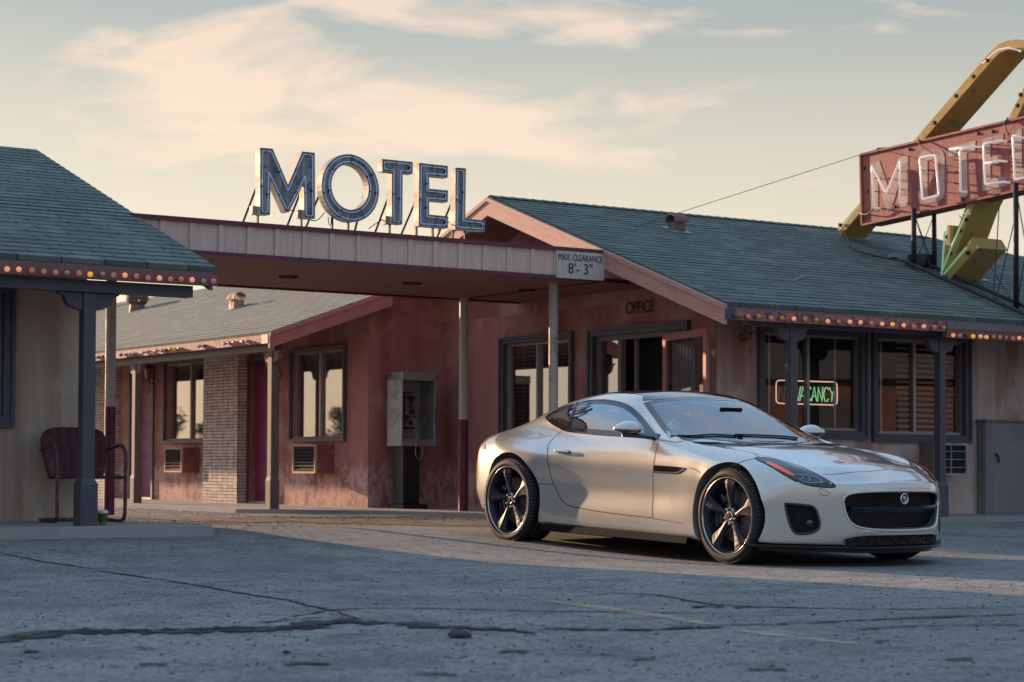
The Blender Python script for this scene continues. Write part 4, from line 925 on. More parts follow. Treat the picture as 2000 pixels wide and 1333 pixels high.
def letter(poly, holes=None, name='letter'):
    bm = BM(); dep = .075
    def P(q, d): return W(q[0], VL + d, q[1])
    if holes:
        n = len(poly); vo = [[bm.verts.new(P(q, d)) for q in poly] for d in (0, dep)]; vi = [[bm.verts.new(P(q, d)) for q in holes] for d in (0, dep)]
        for i in range(n):
            j = (i + 1) % n
            f = bm.faces.new((vo[0][i], vo[0][j], vi[0][j], vi[0][i])); f.material_index = 0
            f = bm.faces.new((vo[1][j], vo[1][i], vi[1][i], vi[1][j])); f.material_index = 1
            f = bm.faces.new((vo[0][j], vo[0][i], vo[1][i], vo[1][j])); f.material_index = 1
            f = bm.faces.new((vi[0][i], vi[0][j], vi[1][j], vi[1][i])); f.material_index = 1
    else:
        prism(bm, [P(q, 0) for q in poly], B * dep, 1); bm.faces.ensure_lookup_table(); bm.faces[0].material_index = 0
    # raised return edge round the face, so the tube sits in a shallow channel
    for ring in ([poly] + ([holes] if holes else [])):
        n = len(ring); ins = inset2(ring, .010 if ring is poly else -.010) if not (ring is holes) else inset2(ring, -.010)
        a = [bm.verts.new(P(q, -.022)) for q in ring]; b = [bm.verts.new(P(q, -.012)) for q in ins]; c = [bm.verts.new(P(q, 0)) for q in ins]; d = [bm.verts.new(P(q, 0)) for q in ring]
        for i in range(n):
            j = (i + 1) % n
            for q4, mi in (((a[i], a[j], b[j], b[i]), 1), ((b[i], b[j], c[j], c[i]), 1), ((d[i], d[j], a[j], a[i]), 1)):
                f = bm.faces.new(q4); f.material_index = mi
    # seams and screws on the returns
    o = finish(name, bm, [M['lface'], M['lside']], RS)
    bm = BM(); rings = [inset2(poly, .024)] + ([inset2(holes, -.024)] if holes else [])
    for ring in rings:
        pts = []
        for i, q in enumerate(ring):      # rounded corners
            p0, p2 = ring[i - 1], ring[(i + 1) % len(ring)]; q_ = Vector(q); e0 = (Vector(p0) - q_); e1 = (Vector(p2) - q_); k0 = min(.018, e0.length * .4); k1 = min(.018, e1.length * .4)
            if holes: pts.append(q_)
            else: pts += [q_ + e0.normalized() * k0, q_ + (e0.normalized() * k0 + e1.normalized() * k1) * .2, q_ + e1.normalized() * k1]
        tube(bm, [W(q[0], VL - .02, q[1]) for q in pts], .0052, 7, closed=True)
    finish('neon_tube', bm, M['neon_blue'], o, smooth=True)
    r = random.Random(int(poly[0][0] * 100))
    for ring in rings:
        for i in range(len(ring)):
            if holes and i % 6: continue
            a, b = Vector(ring[i]), Vector(ring[(i + 1) % len(ring)]); q = a.lerp(b, .4 + .2 * r.random()); bm = BM(); lathe(bm, [(.012, 0), (.010, -.02), (.006, -.028)], W(q.x, VL, q.y), B, A, 8); finish('tube_support', bm, M['iron'], o)
    return o
for ch, pts in LET.items():
    letter(lz(pts))
N_ = 40
eo = lz([(844 + 204 * math.cos(2 * math.pi * k / N_), 357 + 240 * math.sin(2 * math.pi * k / N_) + 22 * math.cos(2 * math.pi * k / N_)) for k in range(N_)])
ei = lz([(842 + 132 * math.cos(2 * math.pi * k / N_), 350 + 161 * math.sin(2 * math.pi * k / N_) + 14 * math.cos(2 * math.pi * k / N_)) for k in range(N_)])
letter(eo, ei)
def leg(x, y0, y1, dv=.05):
    u_, z_ = onV(450 + x / 3.636, 270 + y0 / 3.636, VL + dv); bm = BM(); ubox(bm, u_ - .008, u_ + .008, VL + dv - .012, VL + dv + .012, 2.80, z_ + .02); finish('leg', bm, M['iron'], RS)
for x, y in ((193, 546), (503, 572), (722, 575), (836, 598), (1130, 614), (1320, 636), (1436, 645), (1577, 655), (1665, 660)): leg(x, y, 0)
for (x0, y0, x1, y1) in ((172, 350, 80, 580), (487, 380, 395, 600), (612, 420, 528, 612), (945, 360, 888, 500), (1110, 420, 1022, 640), (1300, 460, 1203, 660), (1560, 460, 1460, 680)):
    u0_, z0_ = onV(450 + x0 / 3.636, 270 + y0 / 3.636, VL + .1); u1_ = onV(450 + x1 / 3.636, 270 + y1 / 3.636, VL + .55)[0]
    bm = BM(); p, q = W(u0_ + .03, VL + .10, z0_ + .03), W(u1_, VL + .62, 2.81); tube(bm, [p, q], .011, 6); finish('brace', bm, M['iron'], RS)
def cable(pts, r_, parent, name='cable', m='iron'):
    bm = BM(); tube(bm, smoothpath(pts, 6), r_, 5); return finish(name, bm, M[m], parent, smooth=True)
def pV(x, y, v): u_, z_ = onV(450 + x / 3.636, 270 + y / 3.636, v); return W(u_, v, z_)
cable([pV(410, 510, 16.6), pV(480, 525, 16.62), pV(560, 580, 16.62), pV(620, 580, 16.6), pV(670, 528, 16.6)], .0045, RS)
cable([pV(694, 560, 16.6), pV(700, 610, 16.62), pV(730, 635, 16.6)], .0045, RS)
cable([pV(1095, 570, 16.6), pV(1030, 610, 16.63), pV(980, 645, 16.6)], .0045, RS); cable([pV(1590, 605, 16.6), pV(1540, 600, 16.63), pV(1470, 660, 16.6)], .0045, RS)
for x, y in ((160, 515), (482, 540), (1102, 585)):
    bm = BM(); p = pV(x, y, 16.58); box(bm, p, A, B, Z, .02, .03, .04); finish('junction_box', bm, M['lside'], RS)

# ---------------------------------------------------------------- big roadside sign over the office roof
US = 16.9
SG = thing('arrow_sign', 'weathered red MOTEL sign with white neon letters and a yellow looping arrow, on steel legs', 'sign', onroof(1785, 523))
def s8(x, y, u=US): v_, z_ = onU(1580 + x / 2.381, 60 + y / 2.381, u); return v_, z_
def S8(x, y, u=US): v_, z_ = s8(x, y, u); return W(u, v_, z_)
def redpanel():
    m = mat('red_sign_paint', (.34, .075, .075), .6); t = NT(m); co = t.coord('UV'); st = t.coord('UV', (9, .8, 1))
    c = t.mix(t.ramp(t.noise(st, 1, 6, .7), .4, .66), (.36, .085, .080), (.22, .050, .055)); c = t.mix(t.ramp(t.noise(co, 3, 8, .7), .52, .70, 0, .8), c, (.46, .20, .18)); c = t.mix(t.ramp(t.noise(co, 14, 7, .75), .63, .69), c, (.07, .03, .03)); t.set('Base Color', c)
    t.set('Normal', t.bump(t.noise(co, 20, 5), .3, .006)); return m
M['red'] = redpanel()
TL, TR0, BL, BR0 = s8(242, 578), s8(1000, 405), s8(250, 905), s8(1000, 738)
ext = 2.6
TR = (TL[0] + (TR0[0] - TL[0]) * ext, TL[1] + (TR0[1] - TL[1]) * ext); BR = (BL[0] + (BR0[0] - BL[0]) * ext, BL[1] + (BR0[1] - BL[1]) * ext)
bm = BM(); prism(bm, [W(US, *q) for q in (TL, TR, BR, BL)], A * .30); bevel(bm, .008, 1); pn = finish('panel', bm, M['red'], SG)
bm = BM()   # folded rim along the panel edges
for a, b in ((TL, TR), (BL, BR), (TL, BL)):
    p, q = W(US, *a), W(US, *b); d_ = (q - p).normalized(); box(bm, (p + q) / 2 - A * .012, d_, A, d_.cross(A), (q - p).length / 2, .012, .012)
finish('rim', bm, M['red'], pn)
M['cream'] = rusty('faded_cream_paint', (.50, .36, .31), (.36, .16, .15), .35, .6, 0, 5)
def painted(pts, d=.004):
    bm = BM(); q = [S8(x, y) - A * d for x, y in pts]; prism(bm, q, A * (d - .001)); return finish('painted_letter', bm, M['cream'], pn)
painted([(285, 615), (328, 605), (375, 745), (418, 590), (462, 580), (462, 815), (425, 822), (425, 690), (385, 835), (362, 838), (322, 700), (322, 840), (290, 845)])
def orect(x0, y0, x1, y1, sl, r=26):
    out = []
    for cx, cy, t0 in ((x1 - r, y0 + r, -90), (x1 - r, y1 - r, 0), (x0 + r, y1 - r, 90), (x0 + r, y0 + r, 180)):
        for k in range(5): t_ = R(t0 + 22.5 * k); out.append((cx + r * math.cos(t_), cy + r * math.sin(t_) + (cx - x0) * sl))
    return out
bm = BM(); o_, i_ = orect(512, 565, 632, 812, -.2, 40), orect(552, 605, 592, 770, -.2, 12)
A_, B_, A2, B2 = [[bm.verts.new(S8(x, y) - A * d) for x, y in q] for q, d in ((o_, .004), (i_, .004), (o_, .001), (i_, .001))]
for i in range(20):
    j = (i + 1) % 20; bm.faces.new((A_[i], A_[j], B_[j], B_[i])); bm.faces.new((A_[j], A_[i], A2[i], A2[j])); bm.faces.new((B_[i], B_[j], B2[j], B2[i]))
finish('painted_letter', bm, M['cream'], pn)
painted([(650, 545), (775, 512), (775, 560), (735, 570), (738, 770), (700, 778), (700, 580), (650, 590)])
painted([(805, 505), (905, 480), (905, 520), (845, 535), (845, 590), (898, 578), (898, 615), (845, 628), (845, 690), (915, 675), (918, 722), (808, 748)])
painted([(945, 465), (990, 455), (992, 640), (1060, 625), (1060, 668), (950, 695)])
M['neon_white'] = mat('white_neon_tube', (.78, .68, .66), .2); b_ = M['neon_white'].node_tree.nodes['Principled BSDF']; b_.inputs['Emission Color'].default_value = (1, .8, .75, 1); b_.inputs['Emission Strength'].default_value = .18
def neon(pts, closed=False, m='neon_white', off=.10, r_=.013, rnd_=True):
    bm = BM(); P = [S8(x, y, US - off) for x, y in pts]; q = []
    n = len(P)
    for i, p in enumerate(P):
        if not closed and i in (0, n - 1): q.append(p); continue
        e0, e1 = P[i - 1] - p, P[(i + 1) % n] - p; q += [p + e0.normalized() * min(.03, e0.length * .3), p + (e0.normalized() + e1.normalized()) * .006, p + e1.normalized() * min(.03, e1.length * .3)]
    if not closed:      # tube ends bend back into the panel
        q = [q[0] + A * off, q[0] + A * off * .3] + q + [q[-1] + A * off * .3, q[-1] + A * off]
    tube(bm, q, r_, 8, closed=closed); return finish('neon_tube', bm, M[m], pn, smooth=True)
neon([(303, 825), (292, 628), (360, 760), (425, 600), (422, 800)])
neon([(516, 592), (588, 578), (605, 768), (528, 785)], True)
neon([(655, 552), (772, 540)]); neon([(740, 546), (702, 556), (706, 748)])
neon([(890, 512), (812, 528), (820, 716), (905, 704)]); neon([(816, 618), (892, 606)])
neon([(985, 498), (948, 486), (957, 695), (1040, 675)])
bm = BM(); r = random.Random(5)
for x, y in ((335, 690), (395, 690), (320, 750), (430, 655), (440, 740), (530, 650), (580, 650), (600, 700), (530, 740), (705, 605), (705, 660), (705, 715), (850, 530), (830, 680), (880, 610), (965, 550), (965, 600), (965, 660)):
    p = S8(x, y); tube(bm, [p, p - A * .10], .006, 5)
finish('standoff', bm, M['iron'], pn)
for x, y in ((468, 553), (270, 748), (260, 640), (400, 820), (786, 480), (718, 788), (855, 470)):
    bm = BM(); lathe(bm, [(.022, 0), (.018, -.012), (0, -.015)], S8(x, y), A, Z, 10); finish('bolt', bm, M['iron'], pn)
M['ochre'] = rusty('yellow_sign_paint', (.46, .30, .085), (.20, .10, .05), .22, .55, 0.0, 4)
M['neon_green'] = emis('green_neon', (.40, .85, .45), .13, (.45, .66, .42))
def band(name, pts, half, u0, u1, tubes=None):
    P = [Vector(s8(*p)) for p in pts]; n = len(P); L_, R_ = [], []
    for i in range(n):
        t_ = (P[min(i + 1, n - 1)] - P[max(i - 1, 0)]).normalized(); nn = Vector((-t_.y, t_.x)) * half; L_.append(P[i] + nn); R_.append(P[i] - nn)
    bm = BM(); g_ = [[bm.verts.new(W(u, q[0], q[1])) for q in (L_[i], R_[i]) for u in (u0, u1)] for i in range(n)]
    for a, b in zip(g_, g_[1:]):
        for i, j in ((0, 1), (1, 3), (3, 2), (2, 0)): bm.faces.new((a[i], a[j], b[j], b[i]))
    bm.faces.new((g_[0][0], g_[0][1], g_[0][3], g_[0][2])); bm.faces.new((g_[-1][0], g_[-1][1], g_[-1][3], g_[-1][2])); bevel(bm, .006, 1)
    return finish(name, bm, M['ochre'], SG), P
arc = [(840, 112), (868, 84), (905, 68), (950, 62), (1000, 68), (1045, 92), (1070, 135), (1072, 190), (1050, 235)]
loop, PL = band('arrow_band', [(128, 938), (300, 735), (505, 500)] + arc + [(1000, 275), (935, 405), (735, 815), (672, 985), (622, 1125)], .055, US + .04, US + .46)
hl_, _ = band('arrow_head', [(645, 905), (622, 1120)], .055, US + .045, US + .40)
hr_, _ = band('arrow_head', [(765, 985), (628, 1135)], .075, US + .035, US + .50)
for pts in ([(632, 935), (620, 1100), (616, 1135)], [(740, 835), (670, 990), (618, 1120)], [(732, 1012), (690, 1060), (628, 1132)]):
    neon(pts, m='neon_green', off=.01, r_=.011)
neon([(812, 152), (850, 112), (880, 90), (930, 80), (985, 96)], m='neon_white', off=-.015, r_=.010); neon([(250, 800), (190, 870), (145, 925)], m='neon_green', off=-.02, r_=.008)
for x, y in ((770, 215), (836, 140), (690, 305), (590, 430), (150, 905), (640, 960), (705, 930), (660, 1035), (745, 1035), (975, 350), (990, 300), (735, 880)):
    bm = BM(); p = S8(x, y, US + .03); box(bm, p - A * .02, A, B, Z, .02, .012, .02)
    finish('tube_housing', bm, M['iron'], loop)
for x0, y0, x1, y1 in ((492, 870, 1785, 523), (965, 778, 1985, 603), (1150, 700, 2060, 640)):
    f = onroof(x1, y1); zt_ = BL[1] + (BR[1] - BL[1]) * (f.dot(B) - BL[0]) / (BR[0] - BL[0]); bm = BM(); tube(bm, [f - Z * .05, Vector((f.x, f.y, zt_ + .05))], .030, 8); finish('sign_leg', bm, M['iron'], SG, smooth=True)
    f2 = f + A * .33; bm = BM(); tube(bm, [Vector((f2.x, f2.y, f.z - .05)), Vector((f2.x, f2.y, zt_ + .05))], .026, 8); finish('sign_leg', bm, M['iron'], SG, smooth=True)
f0, f1_ = onroof(1763, 509, .05), onroof(2060, 640, .05)
for d_ in (A * 0, A * .33):
    bm = BM(); tube(bm, [f0 + d_, f1_ + d_], .022, 6); finish('base_rail', bm, M['iron'], SG)
def wire(p, q, r_=.006): bm = BM(); tube(bm, [p, q], r_, 4); finish('brace_wire', bm, M['iron'], SG)
fa1, fa2 = onroof(1785, 523), onroof(1985, 603)
ztop = lambda p: BL[1] + (BR[1] - BL[1]) * (p.dot(B) - BL[0]) / (BR[0] - BL[0])
for f in (fa1, fa2):
    g2 = f + A * .33; t1 = Vector((f.x, f.y, ztop(f))); t2 = Vector((g2.x, g2.y, ztop(f))); wire(f, t2); wire(g2, t1)
wire(onroof(1985, 603), S8(700, 860, US + .2)); wire(onroof(1940, 585), S8(885, 815, US + .05)); wire(onroof(1945, 588), S8(975, 800, US + .2)); wire(onroof(1830, 540), S8(590, 870, US + .1)); wire(onroof(1822, 533), S8(500, 885, US))
for x, y in ((1803, 515), (1790, 516)):
    bm = BM(); p = onroof(x, y + 6); box(bm, p + Z * .07, A, B, Z, .09, .06, .075); bevel(bm, .006, 1); finish('transformer', bm, M['black'], SG)
def cw(pts, r_=.007, up=.02): return [onroof(x, y, up) for x, y in pts]
bm = BM(); tube(bm, smoothpath([S8(155, 915, US)] + cw([(1660, 478), (1680, 492), (1720, 503), (1765, 512), (1800, 528)], up=.03), 5), .010, 5); finish('power_cable', bm, M['black'], SG, smooth=True)
bm = BM(); p = onroof(1746, 500, .03); box(bm, p, A, B, Z, .06, .04, .02); finish('junction_box', bm, M['galv'], SG)
bm = BM(); tube(bm, smoothpath([S8(512, 500, US - .01), S8(515, 530, US - .05), S8(560, 560, US - .06), S8(585, 580, US - .06)], 4), .007, 5); tube(bm, smoothpath([S8(925, 405, US - .01), S8(910, 440, US - .05), S8(930, 485, US - .06)], 4), .009, 5); tube(bm, smoothpath([S8(235, 850, US - .01), S8(270, 855, US - .05), S8(300, 830, US - .06)], 4), .009, 5); finish('lead', bm, M['black'], pn, smooth=True)
gw = thing('guy_wire', 'thin steel guy wire running from the roof up to the red sign corner', 'wire', onroof(1240, 441))
bm = BM(); tube(bm, [onroof(1240, 443, .01), onroof(1335, 413, .05), S8(320, 552, US)], .0038, 5); finish('cable', bm, M['iron'], gw)
bm = BM(); tube(bm, [S8(320, 550, US - .01), S8(372, 548, US - .01)], .014, 6); finish('turnbuckle', bm, M['iron'], gw)

# ---------------------------------------------------------------- neon window sign
NV = thing('neon_sign', 'lit green NO VACANCY neon sign in a cream tube border behind the office window', 'sign', W(onV(1575, 765, 15.66)[0], 15.66, onV(1575, 765, 15.66)[1]))
def nvp(x, y): u_, z_ = onV(x, y, 15.645); return W(u_, 15.645, z_)
bm = BM(); x0, y0, x1, y1, rr0 = 1516, 743, 1635, 788, 7; pts = []
for cx, cy, t0 in ((x1 - rr0, y0 + rr0, -90), (x1 - rr0, y1 - rr0, 0), (x0 + rr0, y1 - rr0, 90), (x0 + rr0, y0 + rr0, 180)):
    for k in range(5): t_ = R(t0 + 22.5 * k); xx = cx + rr0 * math.cos(t_); pts.append(nvp(xx, cy + rr0 * math.sin(t_) + (xx - x0) * .032))
tube(bm, pts, .0062, 7, closed=True); finish('border_tube', bm, emis('cream_neon', (1, .60, .42), .55, (.7, .5, .4)), NV, smooth=True)
M['neon_green2'] = emis('green_neon_letters', (.38, .95, .48), .38, (.35, .6, .4)); M['neon_off'] = mat('unlit_neon', (.50, .40, .40), .3)
ST = {'N': [[(0, 0), (.1, 1), (.85, 0), (1, 1)]], 'O': [[(.5 + .5 * math.cos(k * .524), .5 + .5 * math.sin(k * .524)) for k in range(13)]], 'V': [[(0, 1), (.5, 0), (1, 1)]], 'A': [[(0, 0), (.55, 1), (1, 0)], [(.2, .35), (.85, .35)]],
      'C': [[(1, .82), (.75, 1), (.3, .95), (0, .6), (0, .35), (.3, .03), (.75, .03), (1, .2)]], 'Y': [[(0, 1), (.5, .5), (1, 1)], [(.5, .5), (.4, 0)]]}
for ch, a, b, on in (('N', 1521, 1533, 0), ('O', 1537, 1548, 0), ('V', 1553, 1564, 1), ('A', 1562, 1573, 1), ('C', 1575, 1584, 1), ('A', 1585, 1595, 1), ('N', 1597, 1607, 1), ('C', 1609, 1618, 1), ('Y', 1620, 1631, 1)):
    bm = BM()
    for stv in ST[ch]: tube(bm, [nvp(a + (b - a) * x, 782 - 28 * y + (a - 1516) * .032) for x, y in stv], .0062, 6)
    finish('neon_letter', bm, M['neon_green2' if on else 'neon_off'], NV, smooth=True)
bm = BM()
for x in (1530, 1625): tube(bm, [nvp(x, 744), nvp(x, 690)], .0015, 4)
finish('hanging_wire', bm, M['iron'], NV)

# ---------------------------------------------------------------- payphone
v_ph = 20.22; uc_ = onV(817, 800, v_ph)[0]
PH = thing('payphone', 'public payphone in a dented grey metal booth on a black pedestal against the pink wall', 'telephone', W(uc_, v_ph + .2, WALK))
hw = .245; zb, ztp = onV(815, 872, v_ph)[1], onV(815, 727, v_ph)[1]; dpt = .34; uL, uR = uc_ - hw + .02, uc_ + hw + .0
bm = BM(); pf = [(0, zb), (0, ztp - .02), (dpt, ztp), (dpt, zb)]
for u0, u1 in ((uL, uL + .02), (uR - .02, uR)): prism(bm, [W(u0, v_ph + y, z) for y, z in pf], A * (u1 - u0))
ubox(bm, uL, uR, v_ph - .012, v_ph + dpt, ztp - .10, ztp - .002); ubox(bm, uL + .02, uR - .02, v_ph + dpt - .02, v_ph + dpt, zb, ztp - .1); ubox(bm, uL + .02, uR - .02, v_ph + .01, v_ph + dpt - .02, zb + .06, zb + .085)
ubox(bm, uL + .02, uR - .02, v_ph + .01, v_ph + .02, zb, zb + .06); bevel(bm, .005, 1); en = finish('booth', bm, M['galv'], PH)
bm = BM(); ubox(bm, uc_ - .125, uc_ + .08, v_ph + .19, v_ph + dpt - .02, zb + .21, zb + .64); bevel(bm, .008, 1); pb_ = finish('phone', bm, M['black'], PH)
M['chrome'] = rusty('scuffed_chrome', (.42, .30, .28), (.12, .07, .07), .4, .3, .9, 18)
bm = BM(); ubox(bm, uc_ - .06, uc_ + .07, v_ph + .183, v_ph + .189, zb + .37, zb + .63); ubox(bm, uc_ - .03, uc_ + .07, v_ph + .183, v_ph + .189, zb + .23, zb + .335); ubox(bm, uc_ - .065, uc_ - .035, v_ph + .183, v_ph + .189, zb + .23, zb + .31); finish('face_plate', bm, M['chrome'], pb_)
bm = BM(); ubox(bm, uc_ - .05, uc_ + .06, v_ph + .176, v_ph + .182, zb + .56, zb + .595); ubox(bm, uc_ - .05, uc_ - .015, v_ph + .176, v_ph + .182, zb + .605, zb + .622); ubox(bm, uc_ - .015, uc_ + .03, v_ph + .176, v_ph + .182, zb + .25, zb + .31); finish('display', bm, M['dark_in'], pb_)
bm = BM(); hs = W(uc_ + .005, v_ph + .15, zb + .48); tube(bm, smoothpath([hs + Z * .085 + B * .02, hs + Z * .07, hs, hs - Z * .07, hs - Z * .085 + B * .02], 4), .018, 10, rr=None); 
for s_ in (.075, -.075): lathe(bm, [(0, -.03), (.026, -.026), (.028, -.005), (.02, .012), (0, .014)], hs + Z * s_, B, A, 12)
finish('handset', bm, M['black'], PH, smooth=True)
bm = BM()
for i in range(3):
    for j in range(4): box(bm, W(uc_ - .012 + i * .014, v_ph + .128, zb + .45 + j * .017), A, B, Z, .004, .003, .005)
finish('keypad', bm, M['chrome'], pb_)
bm = BM(); cpt = [hs - Z * .09, W(uc_ - .0, v_ph + .10, zb + .30), W(uc_ + .005, v_ph + .02, zb + .12), W(uc_ + .05, v_ph - .02, zb - .02), W(uc_ + .04, v_ph - .025, zb - .12), W(uc_ - .01, v_ph - .025, zb - .15), W(uc_ - .05, v_ph - .025, zb - .08), W(uc_ - .03, v_ph - .01, zb + .08), W(uc_ + .0, v_ph + .08, zb + .25), W(uc_ - .03, v_ph + .18, zb + .40)]
tube(bm, smoothpath(cpt, 8), .0055, 6); finish('cord', bm, M['galv'], PH, smooth=True)
bm = BM(); ubox(bm, uc_ - .0, uc_ + .10, v_ph - .03, v_ph + .0, zb + .01, zb + .045); finish('card_slot', bm, M['chrome'], PH)
bm = BM(); ubox(bm, uc_ - .165, uc_ + .06, v_ph + .06, v_ph + .30, WALK + .05, zb + .0); bevel(bm, .006, 1); finish('pedestal', bm, M['black'], PH)
bm = BM(); ubox(bm, uc_ - .21, uc_ + .13, v_ph - .02, v_ph + .36, WALK, WALK + .05); bevel(bm, .006, 1); finish('base_plate', bm, M['black'], PH)
bm = BM()
for zz_ in (zb + .72, zb + .55): tube(bm, [W(uL - .003, v_ph + .12, zz_), W(uL - .003, v_ph + .12, zz_ + .07), W(uL - .003, v_ph + .18, zz_ + .07), W(uL - .003, v_ph + .18, zz_)], .0022, 4, closed=True)
finish('side_outline', bm, M['iron'], en)

# ---------------------------------------------------------------- metal lawn chair
fwd = Vector((.50, -.866, 0)); rt = Vector((.866, .50, 0))
cpos = kz(168, 1021, WL) - fwd * .10
CH = thing('lawn_chair', 'rusty dark red metal lawn chair with fluted shell back beside the beige wall', 'chair', cpos)
M['chair'] = rusty('worn_red_chair', (.17, .045, .055), (.27, .15, .15), .35, .4, .15, 6); M['chair_tube'] = rusty('chair_tube', (.10, .038, .045), (.20, .15, .15), .5, .4, .3, 14)
def cp(x, y, z): return cpos + rt * x + fwd * y + Z * z
bm = BM(); nu, nv = 60, 24; G = []
for j in range(nv + 1):
    t_ = j / nv; row = []
    for i in range(nu + 1):
        s_ = i / nu * 2 - 1; w_ = .235 + .055 * math.sin(min(1, t_ * 1.15) * math.pi * .5) ; edge = math.sqrt(max(0, 1 - max(0, (t_ - .80) / .20) ** 2 * .0))
        top = .43 - .045 * abs(s_) ** 4 + .005 * abs(math.sin(s_ * 3.5 * math.pi + math.pi / 2))
        z = .36 + t_ * top; y = -.20 - .14 * t_ + .055 * s_ * s_ * (0.5 + t_) + .020 * abs(math.cos(s_ * 3.5 * math.pi)) ** .4
        row.append(bm.verts.new(cp(s_ * w_ * (1 - .10 * max(0, t_ - .85) / .15 * 1), y, z)))
    G.append(row)
for j in range(nv):
    for i in range(nu): bm.faces.new((G[j][i], G[j][i + 1], G[j + 1][i + 1], G[j + 1][i]))
bmesh.ops.solidify(bm, geom=bm.faces[:], thickness=.008); finish('backrest', bm, M['chair'], CH, smooth=True)
bm = BM(); G = []
for j in range(15):
    t_ = j / 14; row = []
    for i in range(41):
        s_ = i / 20 - 1; y = -.19 + t_ * .43; z = .375 + .02 * t_ - .02 * math.sin(t_ * math.pi) - (.035 * max(0, t_ - .85) / .15) + .012 * s_ * s_
        row.append(bm.verts.new(cp(s_ * (.235 + .03 * t_), y, z)))
    G.append(row)
for j in range(14):
    for i in range(40): bm.faces.new((G[j][i], G[j][i + 1], G[j + 1][i + 1], G[j + 1][i]))
bmesh.ops.solidify(bm, geom=bm.faces[:], thickness=.012); finish('seat', bm, M['chair'], CH, smooth=True)
for sx in (-1, 1):
    bm = BM(); pts = [cp(sx * .285, -.24, .60), cp(sx * .292, -.08, .625), cp(sx * .295, .06, .64), cp(sx * .295, .17, .62), cp(sx * .293, .225, .55), cp(sx * .29, .235, .40), cp(sx * .288, .235, .18), cp(sx * .285, .225, .05), cp(sx * .28, .15, .016), cp(sx * .275, -.05, .016), cp(sx * .27, -.28, .016)]
    tube(bm, smoothpath(pts, 6), .0155, 10); finish('arm_tube', bm, M['chair_tube'], CH, smooth=True)
    bm = BM(); tube(bm, [cp(sx * .288, .235, .375), cp(sx * .22, .20, .37)], .012, 8); finish('seat_bracket', bm, M['chair_tube'], CH); bm = BM(); tube(bm, [cp(sx * .285, -.2, .61), cp(sx * .25, -.27, .60)], .012, 8); finish('bracket', bm, M['chair_tube'], CH)
bm = BM(); tube(bm, [cp(-.27, -.28, .016), cp(.27, -.28, .016)], .015, 10); finish('back_bar', bm, M['chair_tube'], CH, smooth=True)
# paper cup
cq = kz(200.5, 1026, WL); CU = thing('paper_cup', 'green paper coffee cup with white lid on the walkway', 'cup', cq)
bm = BM(); lathe(bm, [(0, .002), (.031, .0), (.032, .012)], cq, Z, A, 28); lathe(bm, [(.032, .012), (.042, .098)], cq, Z, A, 28); finish('cup', bm, mat('green_card', (.075, .11, .02), .6), CU, smooth=True)
bm = BM(); lathe(bm, [(.044, .094), (.0455, .097), (.045, .104), (.040, .107), (.038, .117), (.034, .118), (.032, .113), (0, .113)], cq, Z, A, 28); finish('lid', bm, mat('white_plastic', (.70, .72, .72), .35), CU, smooth=True)
bm = BM(); lathe(bm, [(.0326, .010), (.0337, .016)], cq, Z, A, 28); finish('label_strip', bm, mat('cup_mark', (.42, .42, .30), .5), CU, smooth=True)

# ---------------------------------------------------------------- cabinet at the right edge
cpn = Plane('V', 15.40); ca0, cz0 = cpn.px(1926, 1006); ctz = cpn.px(1926, 824)[1]
CB = thing('metal_cabinet', 'tall plain grey cabinet standing against the office wall at the right edge', 'cabinet', W(ca0, 15.4, WALK))
bm = BM(); ubox(bm, ca0, ca0 + 1.1, 15.40, 15.53, WALK, ctz); bevel(bm, .006, 1); finish('body', bm, stucco('cabinet_board', (.27, .25, .24), (.20, .17, .17), (.33, .31, .29), .6, .4, seed=5), CB)
bm = BM(); ubox(bm, ca0 - .02, ca0 + 1.12, 15.375, 15.53, ctz + .0, ctz + .025); finish('top', bm, M['trim_grey'], CB)
bm = BM(); p0_ = cpn.px(1943, 886); tube(bm, smoothpath([W(p0_[0], 15.39, p0_[1]), W(p0_[0] + .03, 15.375, p0_[1] - .04), W(p0_[0] + .035, 15.375, p0_[1] - .10)], 4), .012, 6); finish('handle', bm, M['iron'], CB)
# ---------------------------------------------------------------- the car
TH = R(-54.0); CO = Vector((1.50, 16.04, 0.0)); PT = R(1.55)   # pitch follows the slope of the ground
CARM = Matrix.Translation((CO.x, CO.y, -0.012)) @ Matrix.Rotation(TH, 4, 'Z') @ Matrix.Rotation(PT, 4, 'Y')
CARI = CARM.inverted()
CAR = thing('parked_car', 'silver two door sports coupe with black five spoke wheels parked in front of the office', 'car', (0, 0, 0))
CAR.matrix_world = CARM; CAR.location = CARM.to_translation(); CAR.rotation_euler = CARM.to_euler()
WM[CAR.name] = Matrix.Identity(4)      # parts are built in car coordinates (x forward, y left, z up)
def cubic(keys):
    xs = [k[0] for k in keys]; ys = [k[1] for k in keys]; n = len(xs)
    d = [(ys[i + 1] - ys[i]) / (xs[i + 1] - xs[i]) for i in range(n - 1)]; m_ = [d[0]] + [0 if d[i - 1] * d[i] <= 0 else 2 * d[i - 1] * d[i] / (d[i - 1] + d[i]) for i in range(1, n - 1)] + [d[-1]]
    def f(x):
        if x <= xs[0]: return ys[0]
        if x >= xs[-1]: return ys[-1]
        i = max(k for k in range(n - 1) if xs[k] <= x); h = xs[i + 1] - xs[i]; t_ = (x - xs[i]) / h
        return (2 * t_ ** 3 - 3 * t_ ** 2 + 1) * ys[i] + (t_ ** 3 - 2 * t_ ** 2 + t_) * h * m_[i] + (-2 * t_ ** 3 + 3 * t_ ** 2) * ys[i + 1] + (t_ ** 3 - t_ ** 2) * h * m_[i + 1]
    return f
